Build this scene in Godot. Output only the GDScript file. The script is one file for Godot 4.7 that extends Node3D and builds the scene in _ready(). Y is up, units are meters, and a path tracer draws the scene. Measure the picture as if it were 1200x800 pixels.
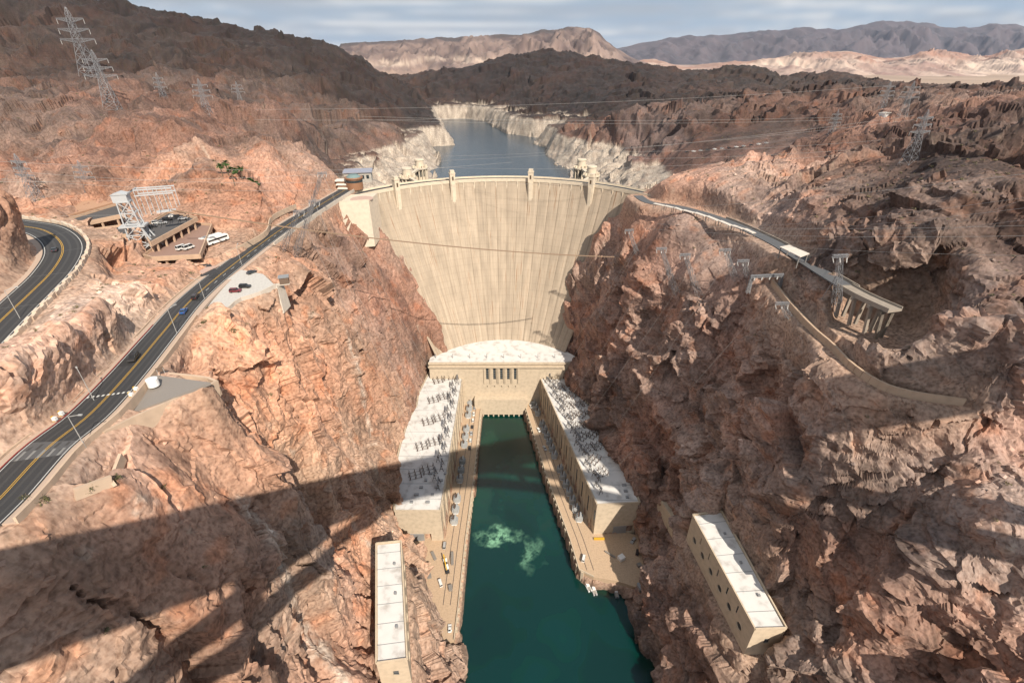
extends Node3D
const GROUND := [
	Vector3(-112, 164.9, -386.3), Vector3(-101.9, 145.2, -385.3), Vector3(-92.7, 124.7, -380.4), Vector3(-84.4, 104.3, -373.8), Vector3(-74.9, 80.8, -364.2), Vector3(-68, 66.9, -359.1),
	Vector3(79, 148.7, -401.2), Vector3(66.1, 126.9, -399), Vector3(50.9, 104.4, -395.8), Vector3(43.7, 80.9, -384.5), Vector3(41.2, 58.8, -370), Vector3(93.8, 167.2, -396.3),
	Vector3(-84, 92, -352), Vector3(-80, 78, -349), Vector3(-76, 64, -345), Vector3(-74, 54, -341), Vector3(-7, -8, -440), Vector3(-7, -8, -400),
	Vector3(-7, -6, -350), Vector3(-8, -8, -300), Vector3(-4, -8, -250), Vector3(2, -8, -200), Vector3(8, -8, -150), Vector3(20, -8, -100),
	Vector3(30, -8, -50), Vector3(35, -8, 0), Vector3(40, -8, 60), Vector3(-40, 20, -400), Vector3(30, 20, -400), Vector3(-60, 90, -450),
	Vector3(50, 90, -450), Vector3(-7, 60, -470), Vector3(-30, -4, -330), Vector3(-34, -4, -260), Vector3(-34, -3, -200), Vector3(15, -4, -330),
	Vector3(30, -4, -260), Vector3(45, -4, -210), Vector3(-50, 2, -330), Vector3(-52, 3, -270), Vector3(-50, 4, -215), Vector3(34, 2, -330),
	Vector3(48, 3, -270), Vector3(58, 4, -220), Vector3(-69.5, 38, -356.5), Vector3(-75.7, 38, -309.7), Vector3(-76.7, 38, -278.7), Vector3(-78.7, 38, -260.3),
	Vector3(-75.6, 38, -228), Vector3(-73.1, 37, -207.9), Vector3(-71, 22, -204.4), Vector3(53.8, 38, -356.5), Vector3(60.5, 38, -307.5), Vector3(66.1, 38, -291.6),
	Vector3(71.3, 38, -255.9), Vector3(77.6, 38, -222.1), Vector3(78.5, 37, -206.6), Vector3(-64, 9, -198.9), Vector3(-56.9, 9, -182.4), Vector3(-48.2, 9, -165.4),
	Vector3(-38.4, 8, -144.8), Vector3(-27.9, 0, -149.2), Vector3(-23.4, -1, -138.8), Vector3(-23.8, -1, -126.6), Vector3(83.2, 9, -208.4), Vector3(81.6, 9, -189.9),
	Vector3(78.5, 6, -175.2), Vector3(66.8, 0, -168.5), Vector3(70.8, 0, -149.2), Vector3(75.3, 0, -126.1), Vector3(81.7, 28, -127.9), Vector3(83.1, 26, -145.6),
	Vector3(87.5, 18, -192.1), Vector3(92.6, 36, -202.3), Vector3(86.8, 42, -213.5), Vector3(-49, 57, -100), Vector3(-58, 57, -150), Vector3(-52, 56, -125),
	Vector3(-66, 62, -140), Vector3(-60, 62, -110), Vector3(93, 57, -165), Vector3(99, 57, -112), Vector3(95, 57, -140), Vector3(106, 62, -150),
	Vector3(110, 64, -118), Vector3(97.8, 52, -194.6), Vector3(95.1, 48, -218.2), Vector3(-100.8, 197, -60.4), Vector3(-102.7, 196, -68.7), Vector3(-106.6, 195, -84.2),
	Vector3(-107.5, 194, -97.9), Vector3(-113.3, 192, -119.6), Vector3(-121.4, 190, -147.5), Vector3(-130, 188, -179.7), Vector3(-134.7, 186.5, -219.4), Vector3(-137.9, 184.5, -285.7),
	Vector3(-136.1, 183, -346.9), Vector3(-133.4, 182, -398.5), Vector3(-145.1, 202, -104.2), Vector3(-155.3, 203, -130.5), Vector3(-162.6, 203.5, -149.9), Vector3(-170.5, 204, -169.3),
	Vector3(-182, 204.5, -189.2), Vector3(-195.4, 205, -204), Vector3(-211.6, 205.5, -215.8), Vector3(-226, 206, -220.7), Vector3(-247.7, 207, -225.5), Vector3(98.3, 180.6, -384.6),
	Vector3(100.9, 182, -358), Vector3(117.6, 184, -336.2), Vector3(132.1, 186, -298.4), Vector3(138.7, 188, -255.8), Vector3(139.4, 189, -230.2), Vector3(139.1, 190, -200.2),
	Vector3(140.4, 190.5, -178.4), Vector3(143.7, 191, -163.5), Vector3(-90.8, 110, -279.8), Vector3(-98, 132, -241.8), Vector3(-105, 152, -207.3), Vector3(-102.9, 174, -169.3),
	Vector3(-102, 181, -157.2), Vector3(-87.5, 175, -123.9), Vector3(-93.7, 184, -125.3), Vector3(-93, 140, -168.6), Vector3(-94.1, 105, -213.3), Vector3(-92, 80, -245.2),
	Vector3(-83.6, 60, -270.8), Vector3(-88.5, 128, -149.8), Vector3(-82.6, 160, -116.5), Vector3(-81, 70, -196.8), Vector3(-78.1, 48, -192), Vector3(-81.5, 85, -160.3),
	Vector3(-87.2, 112, -137.1), Vector3(-81.1, 148, -106.3), Vector3(-83.2, 163, -93.4), Vector3(-87.2, 172, -85.7), Vector3(-93.9, 105, -246.8), Vector3(-86.4, 85, -298.4),
	Vector3(-81.3, 55, -320.7), Vector3(-74.9, 125, -79.4), Vector3(-70.9, 105, -90.2), Vector3(-68.7, 70, -109.1), Vector3(-65.5, 62, -132.1), Vector3(-76.1, 138, -89.6),
	Vector3(-75.8, 112, -107), Vector3(-70.8, 85, -125), Vector3(-79.5, 155, -63.2), Vector3(-85, 172, -54), Vector3(-90.7, 183, -48.1), Vector3(-81.1, 165, -71.5),
	Vector3(-85.2, 182, -60.2), Vector3(-93.2, 190, -54.8), Vector3(-87, 180, -74), Vector3(-47.8, 48, -132.6), Vector3(-43.4, 25, -129.4), Vector3(-75.2, 66, -155.8),
	Vector3(-72.4, 62, -158.8), Vector3(-126, 158, -311.2), Vector3(-113.9, 146, -344), Vector3(-101, 130, -333.4), Vector3(-111.1, 172, -234.8), Vector3(-108.9, 140, -282.4),
	Vector3(-96.5, 105, -341.6), Vector3(-103.3, 176, -196.4), Vector3(-111.8, 168, -307.9), Vector3(-88, 181, -108.4), Vector3(-88.4, 189, -75.8), Vector3(-86.8, 180, -89.6),
	Vector3(-95.4, 191, -69.4), Vector3(-99, 192, -62.4), Vector3(-89.8, 183, -71.6), Vector3(-88.5, 172, -104), Vector3(-88.4, 170, -117.4), Vector3(-120.8, 203, -119.2),
	Vector3(-140.6, 199, -163.5), Vector3(-109.4, 199, -107.9), Vector3(-109.2, 202, -92.7), Vector3(-105.7, 201, -79), Vector3(-174.1, 195, -210.2), Vector3(-142.2, 192, -187.9),
	Vector3(-126.7, 202, -137.1), Vector3(-112.3, 205, -88.7), Vector3(-118.6, 206, -101.3), Vector3(-181, 218, -174.2), Vector3(-197.9, 227, -194.9), Vector3(-168.8, 216, -152.9),
	Vector3(-159.1, 209, -141.1), Vector3(-177.2, 226, -167.9), Vector3(-182.7, 189, -252.7), Vector3(-153.7, 187, -232), Vector3(-161.1, 190, -264.6), Vector3(-145.6, 188, -271),
	Vector3(-149.2, 189, -302.9), Vector3(-142.9, 187, -342.8), Vector3(-228.7, 192, -274.1), Vector3(-243.6, 197, -265.1), Vector3(-276.9, 201, -296.6), Vector3(-249.6, 200, -300.8),
	Vector3(-201.7, 200, -290.4), Vector3(-168.2, 197, -292.3), Vector3(-157, 194, -337.8), Vector3(-143.8, 190, -382.9), Vector3(-329.3, 207, -342.9), Vector3(-280, 209, -332.3),
	Vector3(-231.5, 210, -327.1), Vector3(-185.7, 210, -313.6), Vector3(-169.2, 204, -358.7), Vector3(-161.6, 196, -418.7), Vector3(-189.5, 180, -555.6), Vector3(-433.3, 222, -446.7),
	Vector3(-361.1, 222, -446.7), Vector3(-265.8, 226, -411), Vector3(-242.7, 216, -500.3), Vector3(-192.7, 200, -535.1), Vector3(-468, 245, -498.1), Vector3(-416, 240, -590.3),
	Vector3(-307.4, 234, -556.4), Vector3(-231.1, 224, -581.1), Vector3(-823, 266.1, -900), Vector3(-675.6, 259.8, -920), Vector3(-510.7, 253.1, -950), Vector3(-328.8, 215.1, -1050),
	Vector3(-386.9, 238.5, -1000), Vector3(-207.8, 167.1, -1080), Vector3(-220, 157.7, -900), Vector3(-208.8, 161.6, -700), Vector3(-1037.9, 376.8, -1200), Vector3(-889.6, 379.6, -1200),
	Vector3(-853.1, 366.2, -1250), Vector3(-799.8, 351.1, -1300), Vector3(-645.7, 326.2, -1320), Vector3(-526.8, 315.8, -1360), Vector3(-422.6, 286.6, -1400), Vector3(-343.8, 246, -1400),
	Vector3(-276.7, 216.7, -1370), Vector3(-209.2, 172.4, -1320), Vector3(-1346.6, 388.5, -1250), Vector3(-1724.3, 366.2, -1250), Vector3(-1136.4, 217.4, -800), Vector3(-682.4, 186.7, -450),
	Vector3(-425.8, 165.5, -250), Vector3(-297.9, 154.6, -150), Vector3(-900, 250, -1700), Vector3(-400, 220, -1800), Vector3(-1600, 260, -1500), Vector3(-1500, 250, -2400),
	Vector3(-215.3, 172, -634), Vector3(-184.9, 170, -702), Vector3(-160.2, 168, -819.2), Vector3(-150.2, 168, -929.2), Vector3(-179.1, 158, -628.1), Vector3(-150.2, 152, -691.6),
	Vector3(-124.7, 150, -643.6), Vector3(-124.8, 134, -833.4), Vector3(-113.8, 132, -708.2), Vector3(-139.1, 142, -840.8), Vector3(-134.6, 164, -743.3), Vector3(-122.2, 128, -1034.9),
	Vector3(-132.9, 134, -949.8), Vector3(-132.7, 136, -1071.3), Vector3(-132.2, 168, -929.2), Vector3(-143.5, 170, -936.2), Vector3(-213.3, 132, -1463.1), Vector3(-129.4, 160, -903.8),
	Vector3(-40, 95, -520), Vector3(20, 95, -520), Vector3(-30, 90, -700), Vector3(0, 90, -1000), Vector3(-60, 95, -1300), Vector3(60, 95, -700),
	Vector3(70.1, 128, -1070.2), Vector3(59.2, 128, -1134.3), Vector3(96.5, 130, -977.3), Vector3(55.5, 128, -829.9), Vector3(85.1, 128, -740.6), Vector3(86.6, 128, -667.3),
	Vector3(93.8, 134, -1155.7), Vector3(39.9, 134, -1232.9), Vector3(0, 128, -1286.5), Vector3(-68.4, 128, -1417.9), Vector3(-134.6, 128, -1528.3), Vector3(63.6, 150, -690.4),
	Vector3(105, 166, -706.9), Vector3(79.4, 140, -970), Vector3(111.3, 166, -672), Vector3(120.2, 168, -599.4), Vector3(129.4, 168, -548.6), Vector3(141.2, 172, -505.8),
	Vector3(104.4, 150, -617.1), Vector3(109, 158, -532.3), Vector3(94.7, 140, -616.4), Vector3(109.7, 180, -398.5), Vector3(87.9, 168, -905), Vector3(33.4, 168, -1039.1),
	Vector3(-36.4, 168, -1139), Vector3(-110.2, 168, -1258.9), Vector3(-175.8, 170, -1302.8), Vector3(110.9, 176, -756.2), Vector3(195.2, 192, -630.2), Vector3(211, 188, -507.3),
	Vector3(227.4, 190, -451.8), Vector3(128, 200, -379.8), Vector3(136, 182, -474.8), Vector3(137.7, 200, -344.2), Vector3(146.9, 199, -316.2), Vector3(153.7, 188, -484.1),
	Vector3(-72.9, 88, -1118.6), Vector3(-15.6, 88, -947), Vector3(27.3, 88, -818.4), Vector3(0, 88, -1092.5), Vector3(-54.7, 88, -818.4), Vector3(47.6, 88, -700.9),
	Vector3(-99.9, 88, -857.5), Vector3(-84.1, 88, -1303.3), Vector3(-143.6, 88, -1268.7), Vector3(-19.3, 88, -1189.2), Vector3(24.6, 88, -998.5), Vector3(-85.9, 88, -947),
	Vector3(-101, 88, -749.1), Vector3(0, 88, -718.3), Vector3(60.8, 88, -918.4), Vector3(-289.8, 176.2, -1680), Vector3(-240.5, 202.6, -1720), Vector3(-150, 243.7, -1780),
	Vector3(-54.7, 272, -1800), Vector3(55.8, 291.3, -1850), Vector3(139.2, 300.9, -1850), Vector3(245, 283.8, -1800), Vector3(363.6, 254, -1700), Vector3(455.8, 241.3, -1650),
	Vector3(500.3, 215.6, -1500), Vector3(190.3, 198.8, -1350), Vector3(93.6, 201.1, -1500), Vector3(-48.6, 183.6, -1550), Vector3(-172.6, 161, -1560), Vector3(244, 189, -1100),
	Vector3(183.6, 172.7, -950), Vector3(313.2, 204.2, -1250), Vector3(622, 210, -1650), Vector3(682.5, 244.9, -1700), Vector3(734.6, 258.4, -1720), Vector3(784.9, 249.4, -1710),
	Vector3(838, 210.4, -1700), Vector3(938.8, 199, -1750), Vector3(1030.2, 230.8, -1820), Vector3(1092.2, 240.1, -1850), Vector3(1147.7, 227.6, -1850), Vector3(1214, 194.8, -1850),
	Vector3(490.1, 200.2, -1200), Vector3(316.7, 198, -1000), Vector3(673.9, 194.2, -1300), Vector3(843, 200.7, -1250), Vector3(1015.5, 207, -1300), Vector3(1124.8, 212, -1200),
	Vector3(1264.6, 209.7, -1400), Vector3(1347.7, 215.3, -1200), Vector3(300, 150, -2300), Vector3(900, 140, -2300), Vector3(1700, 150, -2300), Vector3(-100, 150, -2300),
	Vector3(2400, 200, -1500), Vector3(-600, 180, -2350), Vector3(385.2, 232, -611.1), Vector3(312, 218, -653.7), Vector3(252.8, 202, -625.4), Vector3(296.6, 206, -519.9),
	Vector3(316.9, 224, -494.1), Vector3(355.5, 240, -449.8), Vector3(321.9, 246, -338.3), Vector3(288.9, 232, -357.4), Vector3(246.5, 240, -252.1), Vector3(241.1, 221, -323.3),
	Vector3(235, 211, -351.6), Vector3(241.5, 196, -438), Vector3(203.3, 222, -252.9), Vector3(205.3, 230, -221.6), Vector3(198.1, 232, -194.3), Vector3(157.6, 197, -302.5),
	Vector3(161.5, 206, -257.3), Vector3(171.3, 212, -233.9), Vector3(172.6, 216, -204.4), Vector3(185.5, 218, -190.9), Vector3(194.1, 216, -180.7), Vector3(154.1, 202, -213.2),
	Vector3(161.6, 205, -182.9), Vector3(174.8, 206, -171.1), Vector3(176, 206, -155), Vector3(147.5, 194, -224.7), Vector3(152, 198, -165.7), Vector3(154.6, 199, -142.9),
	Vector3(165.5, 198, -138.8), Vector3(160.2, 184, -152), Vector3(174.3, 184, -140.4), Vector3(532.7, 241.3, -450), Vector3(365.9, 200.8, -260), Vector3(275.7, 173.6, -170),
	Vector3(210.5, 162.7, -110), Vector3(97.8, 178, -303.3), Vector3(116, 176, -276.5), Vector3(130.2, 176, -262.1), Vector3(130.7, 174, -230.1), Vector3(133.7, 175, -202.9),
	Vector3(90, 160, -305.8), Vector3(101.7, 162, -271.2), Vector3(115.5, 160, -239.6), Vector3(125.1, 160, -219.3), Vector3(81.5, 158, -347.1), Vector3(100.9, 177, -335.8),
	Vector3(131.1, 179, -291.4), Vector3(126.5, 169, -185.3), Vector3(127.4, 170, -150.8), Vector3(141.3, 167, -141.5), Vector3(158.3, 166, -135.4), Vector3(166, 168, -128.2),
	Vector3(172.6, 160, -124.6), Vector3(121.1, 161, -170.4), Vector3(120.3, 154, -195.8), Vector3(134.4, 184, -188.2), Vector3(142.1, 179, -174.5), Vector3(76.3, 118, -329.4),
	Vector3(60.5, 80, -331.6), Vector3(75.6, 92, -310.9), Vector3(92.7, 125, -253.9), Vector3(117.3, 138, -231.5), Vector3(66.9, 52, -313.2), Vector3(83.1, 82, -280.8),
	Vector3(94.1, 100, -244.9), Vector3(117.1, 118, -219.3), Vector3(122.2, 138, -190.8), Vector3(80.5, 58, -254.9), Vector3(92.9, 80, -228.7), Vector3(106.3, 100, -204.8),
	Vector3(119.3, 124, -176.3), Vector3(120, 148, -147.7), Vector3(136.3, 154, -140.5), Vector3(154.9, 154, -135.8), Vector3(103.8, 96, -171.5), Vector3(115.5, 112, -161.1),
	Vector3(123.9, 126, -142.2), Vector3(141.1, 136, -132.5), Vector3(154.5, 146, -122.8), Vector3(96.9, 70, -173.1), Vector3(107.5, 86, -154.5), Vector3(116.5, 104, -135.2),
	Vector3(132.3, 106, -121.7), Vector3(141.4, 130, -104.1), Vector3(157.8, 140, -96.8), Vector3(128, 92, -106.5), Vector3(144.9, 104, -93.6), Vector3(122, 82, -90.8),
	Vector3(142.8, 94, -85.1), Vector3(152.1, 114, -75.5), Vector3(111.5, 76, -109.2), Vector3(112.4, 66, -98.5), Vector3(107.8, 48, -107.1), Vector3(103.1, 84, -133.7),
	Vector3(114.5, 80, -124.5), Vector3(151.7, 156, -99.4), Vector3(90, 0, -60), Vector3(95, 0, 0), Vector3(110, 50, -40), Vector3(150, 85, -30),
	Vector3(190, 100, -30), Vector3(230, 125, -40), Vector3(300, 170, -40), Vector3(340, 200, -60), Vector3(240, 130, 40), Vector3(150, 70, 40),
	Vector3(105, 0, 70), Vector3(200, 120, 60), Vector3(330, 220, 60), Vector3(-20, 0, -80), Vector3(-25, 0, 0), Vector3(-60, 60, -40),
	Vector3(-95, 120, -20), Vector3(-120, 170, 0), Vector3(-150, 195, 20), Vector3(-160, 205, 40), Vector3(-200, 240, 60), Vector3(-280, 265, 40),
	Vector3(-30, 0, 70), Vector3(-80, 90, 50), Vector3(-150, 200, 80), Vector3(-300, 280, 100),
]
const ROADS := {
	"lower": [Vector3(-100.8, 197, -60.4), Vector3(-102.7, 196, -68.7), Vector3(-106.6, 195, -84.2), Vector3(-107.5, 194, -97.9), Vector3(-113.3, 192, -119.6), Vector3(-121.4, 190, -147.5), Vector3(-130, 188, -179.7), Vector3(-134.7, 186.5, -219.4), Vector3(-137.9, 184.5, -285.7), Vector3(-136.1, 183, -346.9), Vector3(-133.4, 182, -398.5)],
	"upper": [Vector3(-145.1, 202, -104.2), Vector3(-155.3, 203, -130.5), Vector3(-162.6, 203.5, -149.9), Vector3(-170.5, 204, -169.3), Vector3(-182, 204.5, -189.2), Vector3(-195.4, 205, -204), Vector3(-211.6, 205.5, -215.8), Vector3(-226, 206, -220.7), Vector3(-247.7, 207, -225.5)],
	"arizona": [Vector3(98.3, 180.6, -384.6), Vector3(100.9, 182, -358), Vector3(117.6, 184, -336.2), Vector3(132.1, 186, -298.4), Vector3(138.7, 188, -255.8), Vector3(139.4, 189, -230.2), Vector3(139.1, 190, -200.2), Vector3(140.4, 190.5, -178.4), Vector3(143.7, 191, -163.5)],
}
const FAR_RIDGES := [
	["mesa", [Vector3(-3279.5, 272, -8000), Vector3(-2656, 355.6, -8000), Vector3(-2437.9, 427.9, -8000), Vector3(-2346.8, 468.9, -8000), Vector3(-1792.6, 494.4, -8000), Vector3(-1192, 529.9, -8000), Vector3(-475.7, 560.2, -8000), Vector3(0, 580.3, -8000), Vector3(473.6, 620.4, -8000), Vector3(767.3, 660.2, -8000), Vector3(1063.2, 650.3, -8000), Vector3(1184, 620.4, -8000), Vector3(1287.3, 529.9, -8000), Vector3(1504.6, 397, -8000), Vector3(1822, 272, -8000), Vector3(2455.4, 123.3, -8000)], 2600, 120, 260, 60, Color(.09,.066,.064), Color(.24,.175,.15), 101, 0.4, [[0, 0.16, Color(.34,.24,.19)], [0.34, 0.4, Color(.42,.33,.27)], [0.9, 1.2, Color(.07,.055,.057)]]],
	["mountain_range", [Vector3(0, 100.5, -26000), Vector3(2364.9, 340.2, -26000), Vector3(4690.7, 711.8, -26000), Vector3(6216.8, 978.1, -26000), Vector3(7736.2, 1175.8, -26000), Vector3(9655.9, 1241.3, -26000), Vector3(11544.1, 1404.3, -26000), Vector3(13438.2, 1501.4, -26000), Vector3(14419.4, 1436.7, -26000), Vector3(15707, 1598.2, -26000), Vector3(16782, 1790.4, -26000), Vector3(18334.6, 1726.5, -26000), Vector3(19581.4, 1501.4, -26000), Vector3(21086, 1566, -26000), Vector3(22187, 1662.4, -26000), Vector3(23420.9, 1501.4, -26000), Vector3(26976.2, 1339.2, -26000), Vector3(31107.2, 945, -26000)], 6000, 100, 300, 50, Color(.06,.053,.062), Color(.10,.08,.088), 111, 0.35, []],
	["badlands", [Vector3(1314.1, 69.8, -9500), Vector3(1883.7, 196.8, -9500), Vector3(2307.8, 272, -9500), Vector3(2898, 196.8, -9500), Vector3(3614.2, 234.5, -9500), Vector3(4323.8, 284.5, -9500), Vector3(5017.8, 371.3, -9500), Vector3(5587, 383.6, -9500), Vector3(6332, 309.4, -9500), Vector3(7162.8, 383.6, -9500), Vector3(7915, 309.4, -9500), Vector3(8588.9, 395.9, -9500), Vector3(10066, 321.8, -9500), Vector3(11539, 272, -9500)], 4500, 110, 420, 90, Color(.50,.39,.32), Color(.27,.18,.155), 121, 0.7, [[0.75, 1.1, Color(.30,.18,.14)]]],
	["foothill", [Vector3(778.2, 107.4, -5600), Vector3(1205, 152.8, -5600), Vector3(1729.4, 107.4, -5600), Vector3(2253.5, 84.5, -5600), Vector3(2853.6, 107.4, -5600), Vector3(3461.5, 99.7, -5600), Vector3(3986.9, 84.5, -5600), Vector3(4575.9, 122.6, -5600), Vector3(5188.3, 107.4, -5600), Vector3(6043.7, 122.6, -5600)], 2000, 120, 220, 40, Color(.44,.34,.27), Color(.28,.19,.155), 131, 0.7, []],
]
const DAM_AXIS := Vector3(-7, 0, -309)
const PLUME := Vector2(-8.4, -213.5)
const PLUME_TAIL := Vector2(11.9, -199.4)
const ROOF_LEFT := [Vector2(-71.8, -360.9), Vector2(-76.7, -322.7), Vector2(-75.6, -307.9), Vector2(-78.6, -291), Vector2(-79.4, -262.5), Vector2(-78.6, -243.9), Vector2(-75, -232.2), Vector2(-75.1, -219), Vector2(-71.3, -203.5), Vector2(-43.4, -203.5), Vector2(-42.3, -360.9)]
const ROOF_RIGHT := [Vector2(21.2, -360.9), Vector2(52.3, -208.1), Vector2(79, -210.1), Vector2(77.8, -224), Vector2(71.4, -248.8), Vector2(63, -278.2), Vector2(59.3, -297.2), Vector2(63.7, -304.7), Vector2(60.9, -309), Vector2(49.6, -329.9), Vector2(44.6, -360.9)]
const DECK_LEFT := [Vector2(-26.9, -368.3), Vector2(-28, -256.7), Vector2(-29.6, -202.4), Vector2(-30, -161.3), Vector2(-30.4, -142.4), Vector2(-35.2, -141.1), Vector2(-44.6, -159.8), Vector2(-53.9, -176.2), Vector2(-62.5, -190.2), Vector2(-68.3, -204.3), Vector2(-45.1, -218.8), Vector2(-47.5, -368.3)]
const DECK_RIGHT := [Vector2(7.1, -368.3), Vector2(25.1, -260.1), Vector2(36.8, -204.3), Vector2(40.2, -182.8), Vector2(48.2, -178.4), Vector2(61.8, -175.7), Vector2(71.9, -171.9), Vector2(79.7, -175.7), Vector2(81, -187.3), Vector2(80.8, -206.8), Vector2(56.4, -218.8), Vector2(31.6, -368.3)]
const VALVE_LEFT := [Vector2(-64, -150.4), Vector2(-52.5, -151.8), Vector2(-39.9, -99.5), Vector2(-51.3, -98)]
const VALVE_RIGHT := [Vector2(90.5, -167.2), Vector2(105.9, -169.4), Vector2(110.1, -111.1), Vector2(97.3, -110.7)]
const TALL_WINDOWS := [Vector3(-21, 41.2, -344.3), Vector3(-14.9, 41.2, -344.3), Vector3(-9, 41.2, -344.3), Vector3(-3.1, 41.2, -344.3), Vector3(2.8, 41.2, -344.3)]
const SMALL_WINDOWS := [Vector3(-21.4, 27.5, -344.3), Vector3(-15.1, 27.5, -344.3), Vector3(-9.1, 27.5, -344.3), Vector3(-3.2, 27.5, -344.3), Vector3(2.8, 27.5, -344.3)]
const TOWER_ANGLES := [-0.7158, -0.3396, 0.1756, 0.5827]
const INTAKES := [Vector3(-96.2, 187.4, -462), Vector3(-91.7, 187.6, -505), Vector3(72.8, 188.9, -462), Vector3(69, 187.6, -505)]
const BASTION := [Vector3(-127.1, 181, -359.6), Vector3(-106.7, 181, -365.8)]
const PYLONS := [[Vector3(-611.9, 241.7, -805), 92.9], [Vector3(-364.4, 231.5, -490.5), 48.2], [Vector3(-330.5, 233.2, -515), 28.6], [Vector3(-276.2, 224.9, -485.1), 32.9], [Vector3(-278.8, 230.1, -555.1), 23.3], [Vector3(-276.3, 198.8, -285.5), 28.2], [Vector3(-251.4, 198.7, -295.5), 22.9], [Vector3(212.2, 224.6, -273.2), 25.6], [Vector3(319.4, 229.6, -436.8), 27.8], [Vector3(329.3, 229, -478.4), 27], [Vector3(280, 210.1, -459.9), 25.2]]
const ROAD_CARS := [Vector3(-117.4, 191.5, -127.9), Vector3(-128.8, 188.2, -180.1), Vector3(-124.7, 189, -165.4), Vector3(-186.4, 204.6, -190)]
const LOT_CARS := [Vector3(-117, 187, -188.6), Vector3(-115.1, 187, -193.1), Vector3(-119.8, 187, -209.5)]
const PARK_LOT := [Vector3(-122.8, 187, -172.3), Vector3(-127.9, 187, -194.9), Vector3(-127, 187, -213.8), Vector3(-114.3, 187, -208.5), Vector3(-102.7, 187, -194.9), Vector3(-106.4, 187, -186), Vector3(-111.5, 187, -180.2), Vector3(-112.7, 187, -167.9)]
const GRAVEL_LOT := [Vector3(-104, 191.5, -98.6), Vector3(-108.2, 191.5, -119.9), Vector3(-87.1, 191.5, -115.5), Vector3(-95.3, 191.5, -106.6)]
const LAMPS := [Vector3(-98.6, 194.5, -85), Vector3(-151.9, 203.3, -133.4), Vector3(-116.4, 190, -147.5), Vector3(-130.5, 186.5, -221.6), Vector3(-111.8, 193, -104.6), Vector3(-124.6, 187.5, -179.1)]
const TERRACE_LEFT := [Vector3(-60.7, 8.5, -195), Vector3(-58, 8.5, -195), Vector3(-55.1, 8.5, -195), Vector3(-33.3, 8.5, -148.1), Vector3(-39.4, 8.5, -184.5), Vector3(-41.7, 8.5, -174.1), Vector3(-35.4, 8.5, -170.9), Vector3(-48.7, 8.5, -178.4), Vector3(-48.1, 8.5, -192), Vector3(-36.4, 8.5, -190.2), Vector3(-42.2, 8.5, -199.3)]
const TERRACE_RIGHT := [Vector3(66.6, 8.5, -190.2), Vector3(55.3, 8.5, -204.3), Vector3(76.7, 8.5, -203), Vector3(77.4, 8.5, -194.4), Vector3(76.5, 8.5, -185.6), Vector3(60.4, 8.5, -193.2), Vector3(43.7, 8.5, -190.2), Vector3(63.1, 8.5, -205.5), Vector3(74.6, 8.5, -170.9)]
const BOATS := [Vector3(45.3, 0, -177.5), Vector3(48.5, 0, -175.3), Vector3(61.4, 0, -173.7)]
const PALMS := [Vector3(-176.6, 190, -307.1), Vector3(-172.8, 190, -307.1), Vector3(-166.3, 190, -299.2), Vector3(-170.4, 190, -311.2), Vector3(-168.1, 190, -313.3), Vector3(-166.2, 190, -317.5), Vector3(-161, 190, -313.3)]
const DECK_EDGE_L := [Vector3(-26.9, 8.5, -368.3), Vector3(-28, 8.5, -256.7), Vector3(-29.6, 8.5, -202.4), Vector3(-30, 8.5, -161.3), Vector3(-30.4, 8.5, -142.4)]
const DECK_EDGE_R := [Vector3(7.1, 8.5, -368.3), Vector3(25.1, 8.5, -260.1), Vector3(36.8, 8.5, -204.3), Vector3(40.2, 8.5, -182.8), Vector3(48.2, 8.5, -178.4)]
const PATH_WALL := [Vector3(130.1, 176, -225.4), Vector3(128, 174, -198.7), Vector3(127.7, 173, -179.6), Vector3(129.3, 172, -169.3), Vector3(129, 171.5, -154.3), Vector3(134.2, 170, -144.2), Vector3(143.8, 169, -139.8), Vector3(158.1, 168.5, -136.5)]
const VIADUCT_FOOT := [Vector3(146.6, 177, -192.6), Vector3(162.9, 177, -178.2), Vector3(160, 177, -165.4), Vector3(142.9, 177, -158.9), Vector3(132.4, 177, -174.5)]
const LEDGE_WALL := [Vector3(89.7, 40, -209.2), Vector3(93, 40, -195.1), Vector3(95.2, 44, -172.4)]
const CANOPIES := [Vector3(97, 187, -335.8), Vector3(102.8, 187, -329.1), Vector3(107.4, 187.4, -323.2), Vector3(110.6, 187.8, -315.3), Vector3(115.8, 188.2, -307.8), Vector3(120.1, 188.6, -298.6), Vector3(123.6, 189, -287.1), Vector3(126.9, 189.4, -276.2), Vector3(130.5, 189.8, -268.4), Vector3(132.7, 190.2, -259.3)]
const BIG_CANOPY := [Vector3(129.2, 194, -225.9), Vector3(135, 194, -228.4), Vector3(138.6, 194, -216.3), Vector3(131.9, 194, -211.8)]
const GARAGE_A := [Vector2(-234.2, -253.3), Vector2(-229.7, -284.5), Vector2(-210.4, -263), Vector2(-222.6, -244.1)]
const GARAGE_B := [Vector2(-222.3, -243.9), Vector2(-205, -255.8), Vector2(-193.1, -238.3), Vector2(-207.4, -235.6)]
const GARAGE_C := [Vector2(-190.4, -244.9), Vector2(-195.1, -275.5), Vector2(-171.9, -263.5), Vector2(-170.1, -220.8)]
const GARAGE_D := [Vector2(-173.6, -218.4), Vector2(-182, -270.8), Vector2(-167.7, -267.5), Vector2(-147.1, -218.4), Vector2(-167.4, -215)]
const GARAGE_CARS := [Vector3(-186.1, 197.2, -247.1), Vector3(-187.3, 197.2, -253.2), Vector3(-184.6, 197.2, -253.2), Vector3(-185.7, 197.2, -259.5), Vector3(-186.5, 197.2, -266.1), Vector3(-182.7, 197.2, -264.4), Vector3(-178.4, 197.2, -261.1), Vector3(-160.5, 192.3, -227.1), Vector3(-157.6, 192.3, -227.7)]
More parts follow.
